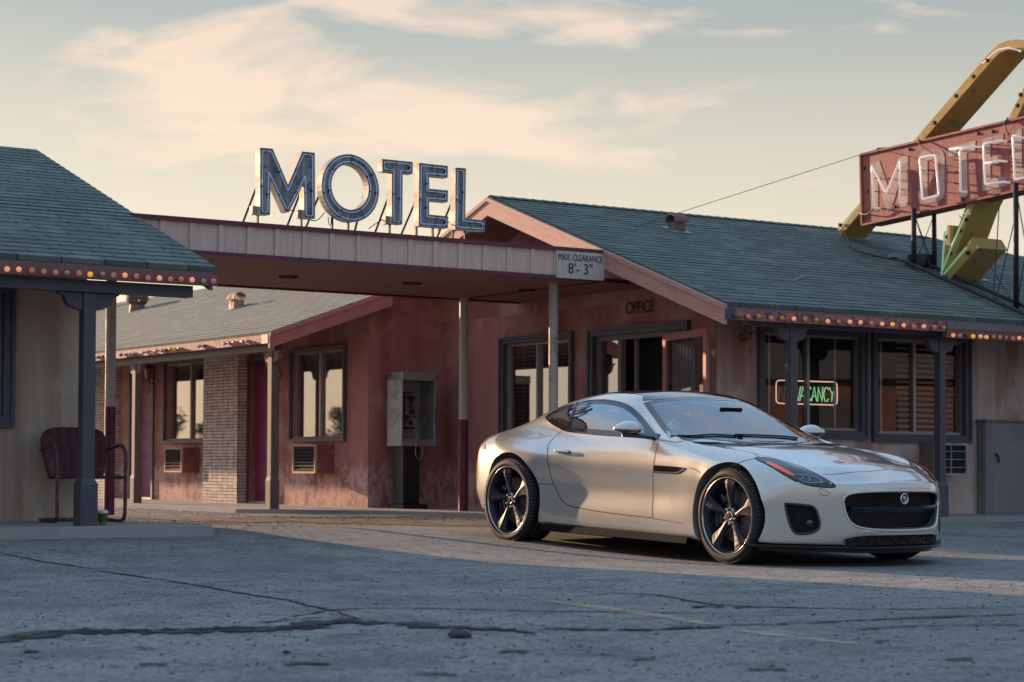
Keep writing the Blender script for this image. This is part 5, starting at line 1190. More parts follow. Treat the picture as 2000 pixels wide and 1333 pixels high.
K = {
 'y5': [(-2.28, .60), (-2.24, .70), (-2.15, .79), (-2.0, .86), (-1.8, .915), (-1.55, .95), (-1.31, .962), (-1.05, .945), (-.8, .908), (-.5, .882), (-.2, .874), (.1, .872), (.4, .877), (.7, .892), (0.95, 0.912), (1.24, 0.93), (1.5, 0.936), (1.9, 0.936), (2.08, 0.926), (2.17, 0.895)],
 'z5': [(-2.28, .62), (-2.2, .66), (-2.05, .69), (-1.8, .70), (-1.31, .69), (-.8, .68), (-.2, .665), (.4, .655), (0.95, 0.62), (1.5, 0.61), (1.9, 0.58), (2.1, 0.52), (2.17, 0.47)],
 'y6': [(-2.28, .56), (-2.24, .66), (-2.15, .73), (-2.0, .79), (-1.8, .85), (-1.55, .885), (-1.31, .893), (-1.05, .88), (-.8, .862), (-.5, .852), (-.2, .850), (.1, .852), (.4, .858), (.7, .870), (0.95, 0.882), (1.24, 0.886), (1.5, 0.88), (1.81, 0.865), (1.97, 0.845), (2.08, 0.82), (2.17, 0.775)],
 'z6': [(-2.28, .72), (-2.2, .775), (-2.05, .80), (-1.8, .82), (-1.31, .825), (-1.05, .815), (-.8, .79), (-.2, .775), (.4, .765), (.7, .762), (0.95, 0.755), (1.24, 0.748), (1.5, 0.74), (1.81, 0.712), (1.97, 0.68), (2.08, 0.63), (2.17, 0.555)],
 'y7': [(-2.28, .48), (-2.2, .59), (-2.05, .67), (-1.8, .715), (-1.55, .725), (-1.31, .725), (-1.05, .74), (-.8, .765), (-.5, .785), (-.2, .793), (.1, .797), (.4, .795), (.7, .79), (0.95, 0.785), (1.2, 0.765), (1.42, 0.745), (1.68, 0.71), (1.93, 0.665), (2.06, 0.63), (2.17, 0.59)],
 'z7': [(-2.28, .77), (-2.2, .83), (-2.05, .868), (-1.8, .90), (-1.55, .918), (-1.31, .922), (-1.05, .912), (-.8, .90), (-.5, .888), (-.2, .880), (.1, .876), (.4, .870), (.7, .852), (0.95, 0.832), (1.2, 0.818), (1.42, 0.803), (1.68, 0.77), (1.93, 0.702), (2.06, 0.648), (2.17, 0.59)],
 'y9': [(-2.28, .33), (-2.05, .42), (-1.8, .47), (-1.55, .505), (-1.31, .53), (-1.05, .555), (-.8, .575), (-.5, .588), (-.2, .575), (.08, .552), (.22, .585), (.38, .645), (.54, .692), (.66, .712), (.82, .58), (1.0, .53), (1.15, .51), (1.31, .485), (1.5, .46), (1.7, .43), (1.9, .40), (2.02, .37), (2.1, .34), (2.17, .32)],
 'z9': [(-2.28, .78), (-2.2, .85), (-2.05, .885), (-1.8, .935), (-1.55, .993), (-1.31, 1.080), (-1.05, 1.142), (-.8, 1.182), (-.5, 1.205), (-.2, 1.194), (.06, 1.138), (.22, 1.068), (.38, .988), (.54, .914), (.66, .868), (.82, .845), (1.0, .838), (1.15, .828), (1.31, .810), (1.5, .778), (1.7, .738), (1.9, .705), (2.02, .662), (2.1, .622), (2.15, .600), (2.17, .592)],
 'z11': [(-2.28, .79), (-2.2, .86), (-2.05, .90), (-1.8, .962), (-1.55, 1.035), (-1.31, 1.132), (-1.05, 1.198), (-.8, 1.243), (-.5, 1.268), (-.2, 1.262), (.06, 1.222), (.22, 1.165), (.38, 1.085), (.54, .995), (.68, .912), (.79, .862), (.86, .856), (1.0, .856), (1.15, .849), (1.31, .833), (1.5, .803), (1.7, .762), (1.9, .728), (2.02, .684), (2.1, .636), (2.15, .612), (2.17, .602)],
 'y4': [(-2.28, .60), (-2.24, .71), (-2.15, .80), (-2.0, .87), (-1.8, .92), (-1.31, .955), (-1.05, .928), (-.8, .878), (-.5, .856), (-.2, .852), (.4, .86), (.7, .880), (0.95, 0.905), (1.5, 0.936), (1.9, 0.938), (2.1, 0.93), (2.17, 0.9)],
 'z4': [(-2.28, .52), (-1.31, .52), (-.5, .48), (.95, .47), (1.5, .45), (2.17, .38)],
 'y3': [(-2.28, .58), (-2.24, .69), (-2.15, .78), (-2.0, .85), (-1.8, .90), (-1.31, .945), (-1.05, .925), (-.8, .892), (-.5, .880), (.4, .885), (.7, .895), (0.95, 0.908), (1.5, 0.938), (1.9, 0.942), (2.1, 0.935), (2.17, 0.905)],
 'z3': [(-2.28, .38), (-1.8, .34), (-.5, .31), (.95, .30), (1.7, .29), (2.1, .30), (2.17, .30)],
 'y2': [(-2.28, .52), (-2.15, .72), (-2.0, .80), (-1.8, .86), (-1.31, .915), (-.8, .885), (-.5, .878), (.4, .885), (0.95, 0.905), (1.5, 0.936), (1.9, 0.94), (2.1, 0.93), (2.17, 0.9)],
 'z2': [(-2.28, .33), (-2.1, .25), (-1.6, .22), (-.8, .195), (.4, .185), (1.5, .18), (1.8, .19), (2.17, .195)],
}
Fn = {k: cubic(v) for k, v in K.items()}
def zbot(x): return cubic([(-2.28, .32), (-2.1, .23), (-1.6, .19), (-.8, .155), (.4, .145), (1.5, .148), (1.8, .162), (2.17, .168)])(x)
def section(s):
    g_ = lambda k: Fn[k](s); r9 = (g_('y9'), g_('z9')); r7 = (g_('y7'), g_('z7')); gh = sst(.9, .7, s) * sst(-2.1, -1.5, s)
    r8 = ((r7[0] + r9[0]) / 2 + .022 * gh, (r7[1] + r9[1]) / 2 + .012 * gh - .006 * (1 - gh))
    z11 = g_('z11'); r10 = (r9[0] * .58, r9[1] + .74 * (z11 - r9[1])); zb = zbot(s); y2 = g_('y2')
    hood = sst(.95, 1.15, s) * sst(2.12, 1.9, s)
    # power bulge: raised centre with a soft crease either side
    r8 = (r8[0], r8[1] - .007 * hood); r9 = (r9[0], r9[1] + .007 * hood); r10 = (r10[0], r10[1] - .002 * hood)
    return [(0, zb), (y2 - .25, zb), (y2 - .05, zb + .004), (y2, g_('z2')), (g_('y3'), g_('z3')), (g_('y4'), g_('z4')), (g_('y5'), g_('z5')), (g_('y6'), g_('z6')), r7, r8, r9, r10, (0, z11)]
def upsample(P, n=6):
    out = []; N = len(P)
    mir = [(-P[1][0], P[1][1])] + P + [(-P[-2][0], P[-2][1])]
    for i in range(1, N):
        p0, p1, p2, p3 = [Vector(q) for q in mir[i - 1:i + 3]]
        # centripetal-like damping through limited tangents
        m1 = (p2 - p0) * .5; m2 = (p3 - p1) * .5; L = (p2 - p1).length
        m1 = m1 * min(1, 1.15 * L / max(m1.length, 1e-6)); m2 = m2 * min(1, 1.15 * L / max(m2.length, 1e-6))
        for k in range(n):
            t_ = k / n; out.append((2 * t_ ** 3 - 3 * t_ ** 2 + 1) * p1 + (t_ ** 3 - 2 * t_ ** 2 + t_) * m1 + (-2 * t_ ** 3 + 3 * t_ ** 2) * p2 + (t_ ** 3 - t_ ** 2) * m2)
    out.append(Vector(P[-1])); return out
XF = cubic([(0, 2.172), (.15, 2.168), (.3, 2.145), (.45, 2.065), (.6, 1.95), (.7, 1.862), (.8, 1.775), (.88, 1.71), (.93, 1.665), (.97, 1.61)])
def sweep(s, y):
    y = abs(y)
    f = 0.0 if s <= 1.0 else (s - 1.0) * (1 - (XF(y) - 1.0) / 1.172); b = sst(-1.3, -2.1, s) * .28 * (y / .90) ** 3.0
    return -f + b
ST_ = []; s_ = -2.28
base_st = [-2.28, -2.265, -2.245, -2.22, -2.19, -2.15, -2.11, -2.07] + [-2.03 + .045 * i for i in range(92)] 
ST_ = [s for s in base_st if s < 2.08] + [2.085, 2.10, 2.115, 2.13]
bm = BM(); ringsV = []
for s in ST_:
    q = upsample(section(s)); half = [(p.x, p.y) for p in q]; loop = half + [(-y, z) for y, z in reversed(half[1:-1])]
    ringsV.append([bm.verts.new((s + sweep(s, y), y, z)) for y, z in loop])
qn = [(p.x, p.y) for p in upsample(section(2.13))]; qn = qn + [(-y, z) for y, z in reversed(qn[1:-1])]
for k_, ds in ((.992, .012), (.975, .021), (.945, .027), (.90, .030), (.82, .033), (.74, .035), (.66, .037), (.58, .038), (.5, .039), (.42, .040), (.34, .0405), (.26, .041), (.18, .0415), (.1, .042)):
    ringsV.append([bm.verts.new((2.13 + ds + sweep(2.13 + ds, y * k_), y * k_, .385 + (z - .385) * k_)) for y, z in qn])
NR = len(ringsV[0])
for a, b in zip(ringsV, ringsV[1:]):
    for k in range(NR): bm.faces.new((a[k], a[(k + 1) % NR], b[(k + 1) % NR], b[k]))
bm.faces.new(list(reversed(ringsV[0]))); bm.faces.new(ringsV[-1])
bmesh.ops.recalc_face_normals(bm, faces=bm.faces)
BVH0 = BVHTree.FromBMesh(bm)
def silver():
    m = mat('silver_paint', (.63, .60, .55), .30, .60); t = NT(m); t.set('Coat Weight', 1.0); t.set('Coat Roughness', .05); t.set('Coat IOR', 1.5)
    fl = t.noise(t.coord('Object'), 900, 2, .9); t.set('Roughness', t.ramp(fl, .3, .7, .18, .30)); return m
M['paint_car'] = silver()
M['gloss_black'] = mat('gloss_black', (.008, .008, .011), .12, 0, Coat_Weight=1.0); M['matt_black'] = mat('matt_black', (.010, .010, .013), .8, Specular_IOR_Level=.08); M['gap'] = mat('panel_gap', (.004, .004, .006), .8)
# ---- rays from the photograph's viewpoint (and mirrored) pick points on the real body surface
def crayp(px, py): r_ = ray(px, py); o = CARI @ CAMP; d_ = (CARI.to_3x3() @ r_).normalized(); return o, d_
def cpx(px, py):
    o, d_ = crayp(px, py); h_ = BVH0.ray_cast(o, d_)
    return h_[0], h_[1]
def cpts(pts): 
    out = []
    for p in pts:
        h_ = cpx(*p)
        if h_[0] is not None: out.append(h_)
    return out
def snap(p): h_ = BVH0.find_nearest(p); return h_[0], h_[1]
def strip(name, P, w, m, parent, off=.0015, mirror=True, n=6, closed=False, thick=0.0):
    """ribbon lying on the body along surface points P, both sides of the car"""
    q = smoothpath([p for p in P], n, closed) if n > 1 else P
    bm = BM(); N = len(q)
    for sgn in ((1, -1) if mirror else (1,)):
        prev = None; first = None
        for i in range(N):
            p, nn = snap(q[i]); a_ = q[i - 1] if (i or closed) else q[0]; b_ = q[(i + 1) % N] if (i < N - 1 or closed) else q[-1]
            t_ = (b_ - a_).normalized(); s_ = nn.cross(t_).normalized(); vv = []
            for k in (-.5, .5): v = p + s_ * (w * k) + nn * off; vv.append(bm.verts.new((v.x, v.y * sgn, v.z)))
            if prev: bm.faces.new((prev[0], vv[0], vv[1], prev[1]))
            else: first = vv
            prev = vv
        if closed: bm.faces.new((prev[0], first[0], first[1], prev[1]))
    if thick:
        bmesh.ops.solidify(bm, geom=bm.faces[:], thickness=thick)
    return finish(name, bm, m, parent, smooth=True, uvf='keep')
def patch(name, outline, m, parent, off=.002, mirror=True, cuts=4, thick=0, both=False):
    """filled area on the body inside a closed outline of surface points"""
    c = sum(outline, Vector()) / len(outline); nn = sum((snap(p)[1] for p in outline), Vector()).normalized()
    ux = (outline[0] - c); ux = (ux - nn * ux.dot(nn)).normalized(); uy = nn.cross(ux); res = []
    for sgn in ((1, -1) if mirror else (1,)):
        bm = BM(); vs = [bm.verts.new((p - c).dot(ux) * Vector((1, 0, 0)) + (p - c).dot(uy) * Vector((0, 1, 0))) for p in outline]
        f = bm.faces.new(vs); bmesh.ops.triangulate(bm, faces=[f])
        for _ in range(cuts):
            bmesh.ops.subdivide_edges(bm, edges=[e for e in bm.edges if e.calc_length() > .03], cuts=1); bmesh.ops.triangulate(bm, faces=[f for f in bm.faces if len(f.verts) > 3])
        for v in bm.verts:
            w_ = c + ux * v.co.x + uy * v.co.y; h_ = BVH0.ray_cast(w_ + nn * .6, -nn, 1.3)
            if h_[0] is None: h_ = snap(w_)
            v.co = h_[0] + h_[1] * off
        for v in bm.verts: v.co.y *= sgn
        if sgn < 0: bmesh.ops.reverse_faces(bm, faces=bm.faces)
        res.append(finish(name, bm, m, parent, smooth=True, uvf='keep'))
    return res
def inside(pt, poly):
    c = False; x, y = pt; j = len(poly) - 1
    for i in range(len(poly)):
        xi, yi = poly[i]; xj, yj = poly[j]
        if (yi > y) != (yj > y) and x < (xj - xi) * (y - yi) / (yj - yi) + xi: c = not c
        j = i
    return c
def side_surf(x, z, sgn=-1):
    h_ = BVH0.ray_cast(Vector((x, 2 * sgn, z)), Vector((0, -sgn, 0))); return h_
WSX = lambda y: 1.0 - .30 * (abs(y) / .70) ** 2.2       # base of the windscreen in plan
def faces_cut(bm, test):
    bmesh.ops.delete(bm, geom=[f for f in bm.faces if test(f)], context='FACES')
# ---- boolean cuts
def cutter(build):
    b = BM(); build(b); bmesh.ops.recalc_face_normals(b, faces=b.faces); me = bpy.data.meshes.new('c'); b.to_mesh(me); b.free(); me.materials.append(M['paint_car']); me.materials.append(M['matt_black'])
    for p in me.polygons: p.material_index = 1
    o = bpy.data.objects.new('c', me); C.objects.link(o); return o
me = bpy.data.meshes.new('body'); bm.to_mesh(me); bm.free(); me.materials.append(M['paint_car']); me.materials.append(M['matt_black'])
body = bpy.data.objects.new('body', me); C.objects.link(body)
AX_F, AX_R, WR = 1.311, -1.311, .343
cuts = []
for ax_, rad in ((AX_F, .378), (AX_R, .385)):
    for sgn in (-1, 1):
        def arch(b, ax_=ax_, rad=rad, sgn=sgn):
            n = 64; pr = [(ax_ + rad * math.cos(2 * math.pi * k / n), .352 + rad * math.sin(2 * math.pi * k / n)) for k in range(n)]
            prism(b, [Vector((x, sgn * .56, z)) for x, z in pr], Vector((0, sgn * .6, 0)))
        cuts.append(cutter(arch))
# grille opening, side intakes, lower intake: outlines traced on the nose and pushed into the body
GRP = [(1656, 978), (1659, 969), (1668, 964), (1700, 961), (1745, 960.5), (1790, 963), (1812, 966), (1821, 970), (1825, 978), (1826, 992), (1822, 1010), (1813, 1024), (1800, 1031), (1780, 1034.5), (1740, 1036.5), (1700, 1034), (1680, 1030), (1667, 1022), (1659, 1008), (1656, 992)]
INP = [(1534, 986), (1540, 984.5), (1580, 988), (1592, 994), (1598, 1008), (1601, 1024), (1596, 1036), (1580, 1042), (1560, 1043), (1549, 1037), (1540, 1015)]
def zc1(pts): return [(920 + x / 3.602, 740 + y / 3.602) for x, y in pts]
def zc2(pts): return [(1250 + x / 3.279, 740 + y / 3.279) for x, y in pts]
def zc3(pts): return [(1600 + x / 6.667, 900 + y / 6.667) for x, y in pts]
def P3(pts): return [h_[0] for h_ in cpts(pts)]
def mirr(P): return [Vector((p.x, -p.y, p.z)) for p in P]
# ---- grille outline, symmetric in (y, z), laid on the nose
gh_ = [(-.0, .552), (-.18, .551), (-.32, .546), (-.42, .535), (-.462, .515), (-.478, .484), (-.474, .43), (-.458, .37), (-.43, .325), (-.385, .298), (-.30, .283), (-.15, .275), (0, .273)]
def nose(y, z):
    h_ = BVH0.ray_cast(Vector((3, y, z)), Vector((-1, 0, 0))); return h_[0]
gfull = gh_ + [(-y, z) for y, z in reversed(gh_[1:-1])]
gsm = smoothpath([Vector((0, y, z)) for y, z in gfull], 3, True)
GR = [nose(p.y, p.z) for p in gsm]
def inward(P, dep, out=.12, n=None):
    def f(b):
        nn = n or sum((snap(p)[1] for p in P), Vector()).normalized()
        prism(b, [p + nn * out for p in P], -nn * (out + dep))
    return f
XB = min(p.x for p in GR) - .035
def xcut(P, xb): return lambda b: prism(b, [Vector((2.6, p.y, p.z)) for p in P], Vector((xb - 2.6, 0, 0)))
cuts.append(cutter(xcut(GR, XB)))
IN = P3(INP); INn = sum((snap(p)[1] for p in IN), Vector()).normalized()
INs = smoothpath(IN, 3, True)
for sg_ in (1, -1):
    P = [Vector((p.x, p.y * sg_, p.z)) for p in INs]; cuts.append(cutter(inward(P, .07, .08, Vector((INn.x, INn.y * sg_, INn.z)))))
lh_ = [(0, .262 - .02), (-.30, .242), (-.40, .232), (-.50, .205), (-.62, .168), (-.68, .158), (0, .158)]
lf = lh_[:-1] + [(-y, z) for y, z in reversed(lh_[1:-1])]
LI = [nose(y, z) or Vector((1.9, y, z)) for y, z in lf]
XL = nose(0, .2).x - .13
cuts.append(cutter(xcut(LI, XL)))
dg = None
for c in cuts:
    md = body.modifiers.new('b', 'BOOLEAN'); md.operation = 'DIFFERENCE'; md.solver = 'EXACT'; md.object = c
dg = bpy.context.evaluated_depsgraph_get(); nm = bpy.data.meshes.new_from_object(body.evaluated_get(dg)); body.modifiers.clear(); body.data = nm
for c in cuts: bpy.data.objects.remove(c)
bm = BM(); bm.from_mesh(nm)
# ---- window outlines traced on the near side and mirrored
DL = P3([(1080, 829), (1067, 817)] + zc1([(540, 258), (600, 222), (670, 196), (740, 178), (800, 163), (860, 155), (910, 151), (960, 153), (1060, 172), (1140, 212), (1210, 280), (1262, 345), (1300, 395), (1318, 420)]) + zc1([(1290, 418), (1160, 410), (1000, 400), (860, 390), (680, 371), (620, 345)]))
DLs = smoothpath(DL, 3, True); dl2 = [(p.x, p.z) for p in DLs]
WSn = P3(zc2([(190, 384), (130, 310), (70, 225), (22, 158)]))     # near pillar edge, bottom to top
hc = BVH0.ray_cast(Vector((.13, 0, 3)), Vector((0, 0, -1)))[0]; bc = BVH0.ray_cast(Vector((.80, 0, 3)), Vector((0, 0, -1)))[0]
top = WSn[-1]; bot = WSn[0]
def topp(x, y): return BVH0.ray_cast(Vector((x, y, 3)), Vector((0, 0, -1)))[0]
header = [topp(hc.x + (top.x - hc.x) * f ** 2.2, top.y * f) for f in (.85, .6, .3)]
basel = [topp(bc.x + (bot.x - bc.x) * f ** 2.4, bot.y * f) for f in (.3, .6, .85)]
WS_half = [bc] + basel + WSn + header + [hc]
WS = WS_half + mirr(list(reversed(WS_half[1:-1]))); ws2 = [(p.x, p.y) for p in WS]
RW_half = [topp(-.80, 0), topp(-.83, -.25), topp(-.90, -.42), topp(-1.2, -.42), topp(-1.55, -.37), topp(-1.78, -.26), topp(-1.84, 0)]
RW = RW_half + mirr(list(reversed(RW_half[1:-1]))); rw2 = [(p.x, p.y) for p in RW]
def shrink(poly, k):
    return inset2(poly, k)
dls = shrink(dl2, .022); wss = shrink(ws2, .03); rws = shrink(rw2, .03)
def intst(f):
    c = f.calc_center_median()
    if f.material_index: return False
    if abs(c.y) > .5 and c.z > .86 and abs(f.normal.y) > .35 and inside((c.x, c.z), dls): return True
    if c.z > .84 and f.normal.z > .2 and (inside((c.x, c.y), wss) or inside((c.x, c.y), rws)): return True
    return False
bm.normal_update(); faces_cut(bm, intst)
# tuck the panel round the door handle: nothing to cut.  sharp edges only where cut
for f in bm.faces: f.smooth = True
for e in bm.edges:
    if len(e.link_faces) == 2 and (e.link_faces[0].material_index != e.link_faces[1].material_index or e.calc_face_angle(0) > R(38)): e.smooth = False
bm.to_mesh(nm); bm.free(); nm.materials.clear(); nm.materials.append(M['paint_car']); nm.materials.append(M['matt_black'])
body.name = 'body'; body.parent = CAR; body.matrix_parent_inverse = Matrix.Identity(4)
M['cglass'] = glass_mat('car_glass', f0=.40, rough=.01, trans=.55); M['ws_glass'] = glass_mat('windscreen_glass', f0=.30, rough=.01, trans=.72)
def ringband(name, outline, w, m, parent, off=.003, mirror=True):
    o2 = inset_on(outline, w); bm = BM()
    for sg_ in ((1, -1) if mirror else (1,)):
        a = [bm.verts.new(((p := snap(q)[0] + snap(q)[1] * off).x, p.y * sg_, p.z)) for q in outline]; b = [bm.verts.new(((p := snap(q)[0] + snap(q)[1] * off).x, p.y * sg_, p.z)) for q in o2]
        for i in range(len(a)): j = (i + 1) % len(a); bm.faces.new((a[i], a[j], b[j], b[i]))
    return finish(name, bm, m, parent, smooth=True, uvf='keep')
def inset_on(outline, w):
    n = len(outline); c = sum(outline, Vector()) / n; out = []
    for i, p in enumerate(outline):
        t_ = (outline[(i + 1) % n] - outline[i - 1]).normalized(); nn = snap(p)[1]; s_ = nn.cross(t_).normalized()
        if s_.dot(c - p) < 0: s_ = -s_
        out.append(p + s_ * w)
    return out
patch('side_window', DLs, M['cglass'], CAR, .002, True, 3)
WSd = []
for i in range(len(WS)):
    WSd.append(WS[i]); WSd.append((WS[i] + WS[(i + 1) % len(WS)]) / 2)
wsg = patch('windscreen', WSd, M['ws_glass'], CAR, .002, False, 4)[0]
patch('rear_window', RW, M['cglass'], CAR, .002, False, 3)
ringband('window_surround', DLs, .040, M['gloss_black'], CAR, .0035)
strip('window_trim', DLs, .010, M['gloss_black'], CAR, .006, True, 1, True)
ringband('screen_frit', WSd, .045, M['gloss_black'], wsg, .0035, False)
# B pillar blackout between door glass and quarter glass
strip('pillar_cover', P3(zc1([(745, 172), (725, 230), (702, 300), (682, 372)])), .035, M['gloss_black'], CAR, .0045)
# black roof skin
rf = [topp(hc.x - .01, 0)] + [topp(hc.x - .01 + (top.x - hc.x) * f ** 2.2, top.y * f) for f in (.3, .6, .85)] + [topp(top.x - .03, top.y * .97), topp(-.15, -.50), topp(-.45, -.50), topp(-.72, -.47), topp(-.80, -.25), topp(-.79, 0)]
rf = rf + mirr(list(reversed(rf[1:-1]))); patch('roof_panel', rf, M['gloss_black'], CAR, .0028, False, 4)
# panel gaps
G_ = M['gap']
strip('panel_gap', P3(zc1([(1318, 437), (1300, 520), (1284, 610), (1279, 730), (1278, 850), (1276, 980)])), .006, G_, CAR)
strip('panel_gap', P3(zc1([(1276, 980), (1100, 960), (900, 935), (790, 915), (720, 902), (680, 887), (640, 855), (600, 780), (565, 700), (547, 620), (538, 520), (545, 465), (570, 430), (600, 398), (635, 372)])), .006, G_, CAR)
strip('panel_gap', P3(zc1([(442, 735), (510, 740), (580, 746)])), .004, G_, CAR)
strip('panel_gap', P3(zc1([(1280, 985), (1400, 1003), (1495, 1018)])), .004, G_, CAR)
strip('panel_gap', P3(zc2([(312, 572), (340, 577), (372, 592), (388, 606)])), .005, G_, CAR)
strip('panel_gap', P3(zc2([(562, 578), (600, 555), (660, 530), (742, 511)])), .005, G_, CAR)
strip('panel_gap', P3(zc1([(85, 505), (110, 520), (125, 560), (150, 572)])), .004, G_, CAR)
hl_line = P3(zc3([(40, 185), (110, 181), (300, 168), (560, 146), (700, 138)])); 
if len(hl_line) > 2: hl_line.append(nose(0, hl_line[-1].z + .012) or hl_line[-1]); strip('panel_gap', hl_line, .004, G_, CAR)
strip('panel_gap', P3(zc2([(120, 392), (250, 405), (450, 425), (600, 450), (760, 500), (800, 508)])), .004, G_, CAR)
strip('fuel_flap', P3(zc1([(175, 420), (184, 380), (215, 348), (258, 335), (281, 348), (272, 388), (245, 420), (205, 438)])), .004, G_, CAR, .0015, False, 5, True)
strip('washer_cap', P3(zc2([(1147, 706), (1178, 710), (1220, 740), (1165, 744)])), .003, G_, CAR, .0015, True, 4, True)
# head lamps
HLp = P3(zc2([(735, 510), (800, 506), (900, 526), (1000, 553), (1090, 592), (1180, 638), (1235, 672), (1253, 694), (1200, 698), (1110, 690), (1040, 672), (960, 638), (880, 590), (800, 543)]))
HLs = smoothpath(HLp, 2, True)
M['hl_glass'] = mat('headlamp_cover', (.010, .012, .02), .06, 0, Coat_Weight=1.0)
hls_ = patch('headlight', HLs, M['hl_glass'], CAR, .003, True, 3)
M['hl_orange'] = mat('orange_reflector', (.75, .07, .015), .2, 0, Coat_Weight=1.0); b_ = M['hl_orange'].node_tree.nodes['Principled BSDF']; b_.inputs['Emission Color'].default_value = (1, .12, .03, 1); b_.inputs['Emission Strength'].default_value = .12  # faint glow put into the reflector's colour
op_ = P3(zc2([(808, 530), (830, 534), (910, 572), (992, 618), (988, 629), (945, 614), (880, 583), (812, 548)]))
for i_, q in enumerate(patch('side_reflector', op_, M['hl_orange'], hls_[0], .0055, True, 1)): q.parent = hls_[i_]
M['hl_silver'] = mat('lamp_reflector', (.35, .38, .45), .2, .9)
for pts in ([(995, 615), (1060, 622), (1130, 634)], [(1020, 640), (1045, 660), (1080, 668), (1165, 666)], [(1130, 634), (1150, 650), (1165, 664)], [(1035, 625), (1045, 645)], [(1080, 632), (1088, 652), (1072, 655)]):
    strip('lamp_element', P3(zc2(pts)), .006, M['hl_silver'], hls_[0], .006, True, 3)
strip('lamp_edge', HLs, .006, M['gap'], hls_[0], .004, True, 1, True)
# side vent, handle, sill, tail lamp
vo = P3(zc1([(1285, 609), (1350, 612), (1420, 618), (1516, 628), (1500, 645), (1478, 662), (1455, 671), (1380, 668), (1285, 661)]))
sv_ = patch('side_vent', vo, M['gloss_black'], CAR, .002, True, 2)
strip('vent_bar', P3(zc1([(1290, 655), (1380, 660), (1450, 662), (1480, 648), (1505, 632)])), .012, M['hl_silver'], sv_[0], .006, True, 4)
hn = P3(zc1([(600, 512), (650, 514), (698, 519)])); nn = snap(hn[1])[1]
for sg_ in (1, -1):
    bm = BM(); ax_ = (hn[2] - hn[0]).normalized(); c = (hn[0] + hn[2]) / 2 + nn * .018; up_ = nn.cross(ax_).normalized(); box(bm, c, ax_, up_, nn, .082, .014, .010); bevel(bm, .008, 3)
    for v in bm.verts: v.co.y *= sg_
    finish('door_handle', bm, M['paint_car'], CAR, smooth=True, uvf='keep')
strip('handle_recess', [hn[0] + ax_ * .01, hn[2] + ax_ * .01], .020, M['gap'], CAR, .002, True, 4)
tl = P3(zc1([(82, 448), (103, 452), (106, 500), (84, 498)])); 
if len(tl) >= 3: patch('tail_light', tl, mat('tail_red', (.45, .015, .02), .15, 0, Coat_Weight=1.0), CAR, .003, True, 1)
bm = BM()   # black sill blades and splitter
for sg_ in (1, -1):
    pr = None
    for i in range(25):
        x = -.90 + 1.78 * i / 24; y = Fn['y2'](x); cu = [bm.verts.new((x, sg_ * yy, z)) for yy, z in ((y - .04, .172), (y + .006, .170), (y + .014, .120), (y - .10, .105))]
        if pr:
            for k in range(4): bm.faces.new((pr[k], cu[k], cu[(k + 1) % 4], pr[(k + 1) % 4]))
        pr = cu
finish('side_skirt', bm, M['matt_black'], CAR, smooth=False, uvf='keep')
def planpt(s, o): y = Fn['y2'](s); x = s + sweep(s, y); return x, y, o
pl_ = []
for s in (1.95, 2.05, 2.1, 2.13): y = Fn['y2'](s); pl_.append((s + sweep(s, y), y))
pl_ += [(2.165 + sweep(2.16, y), y) for y in (.88, .84, .8, .75, .70, .65, .60, .55, .5, .45, .4, .35, .3, .2, .1, 0)]
pl_ = sorted(set(pl_), key=lambda q: -q[1]); full = pl_ + [(x, -y) for x, y in reversed(pl_[:-1])]
cx_ = 1.4; outl = [(cx_ + (x - cx_) * 1.018 + .002, y * 1.015) for x, y in full]
bm = BM(); prism(bm, [Vector((x, y, .143)) for x, y in outl], Vector((0, 0, .018))); bevel(bm, .004, 1)
outl2 = [(cx_ + (x - cx_) * .96, y * .93) for x, y in full]; prism(bm, [Vector((x, y, .115)) for x, y in outl2], Vector((0, 0, .029)))
finish('splitter', bm, mat('splitter_black', (.014, .014, .018), .35, Specular_IOR_Level=.3), CAR, uvf='keep')
bm = BM(); box(bm, Vector((0, 0, .19)), Vector((1, 0, 0)), Vector((0, 1, 0)), Z, 1.9, .62, .055); finish('underbody', bm, M['matt_black'], CAR, uvf='keep')
# grille fittings
def meshy():
    m = mat('grille_mesh', (.012, .011, .014), .4, .3); t = NT(m); v = t.n('ShaderNodeTexVoronoi'); v.feature = 'DISTANCE_TO_EDGE'; t.l(t.coord('Object'), v.inputs[0]); v.inputs['Scale'].default_value = 75; v.inputs['Randomness'].default_value = .15
    t.set('Base Color', t.mix(t.ramp(v.outputs[0], .05, .14), (.018, .018, .022), (.002, .002, .003))); t.set('Normal', t.bump(t.ramp(v.outputs[0], .05, .16), .8, .01)); return m
M['gmesh'] = meshy()
bm = BM(); gp = [Vector((XB + .004, p.y * .995, p.z)) for p in GR]; f = bm.faces.new([bm.verts.new(p) for p in gp]); bmesh.ops.triangulate(bm, faces=[f]); gr = finish('grille', bm, M['gmesh'], CAR, uvf='keep')
bm = BM(); rim = [p + (Vector((0, 0, .413)) - Vector((0, 0, p.z))).normalized() * 0 for p in GR]; tube(bm, [p + Vector((-.004, 0, 0)) for p in rim], .009, 8, closed=True); finish('grille_surround', bm, M['paint_car'], gr, smooth=True, uvf='keep')
bm = BM(); tube(bm, [p + (Vector((0, 0, .413)) - Vector((0, p.y, p.z))).normalized() * .012 + Vector((-.012, 0, 0)) for p in GR], .008, 8, closed=True); finish('grille_ring', bm, M['gloss_black'], gr, smooth=True, uvf='keep')
bm = BM(); pr = None
for i in range(33):
    y = -.44 + .88 * i / 32; x = (nose(max(-.40, min(.40, y)), .43) or Vector((2.1, 0, 0))).x - .030; cu = [bm.verts.new((x + dx, y, z)) for dx, z in ((0, .446), (.012, .436), (.008, .424), (-.03, .395), (-.03, .44))]
    if pr:
        for k in range(5): bm.faces.new((pr[k], cu[k], cu[(k + 1) % 5], pr[(k + 1) % 5]))
    pr = cu
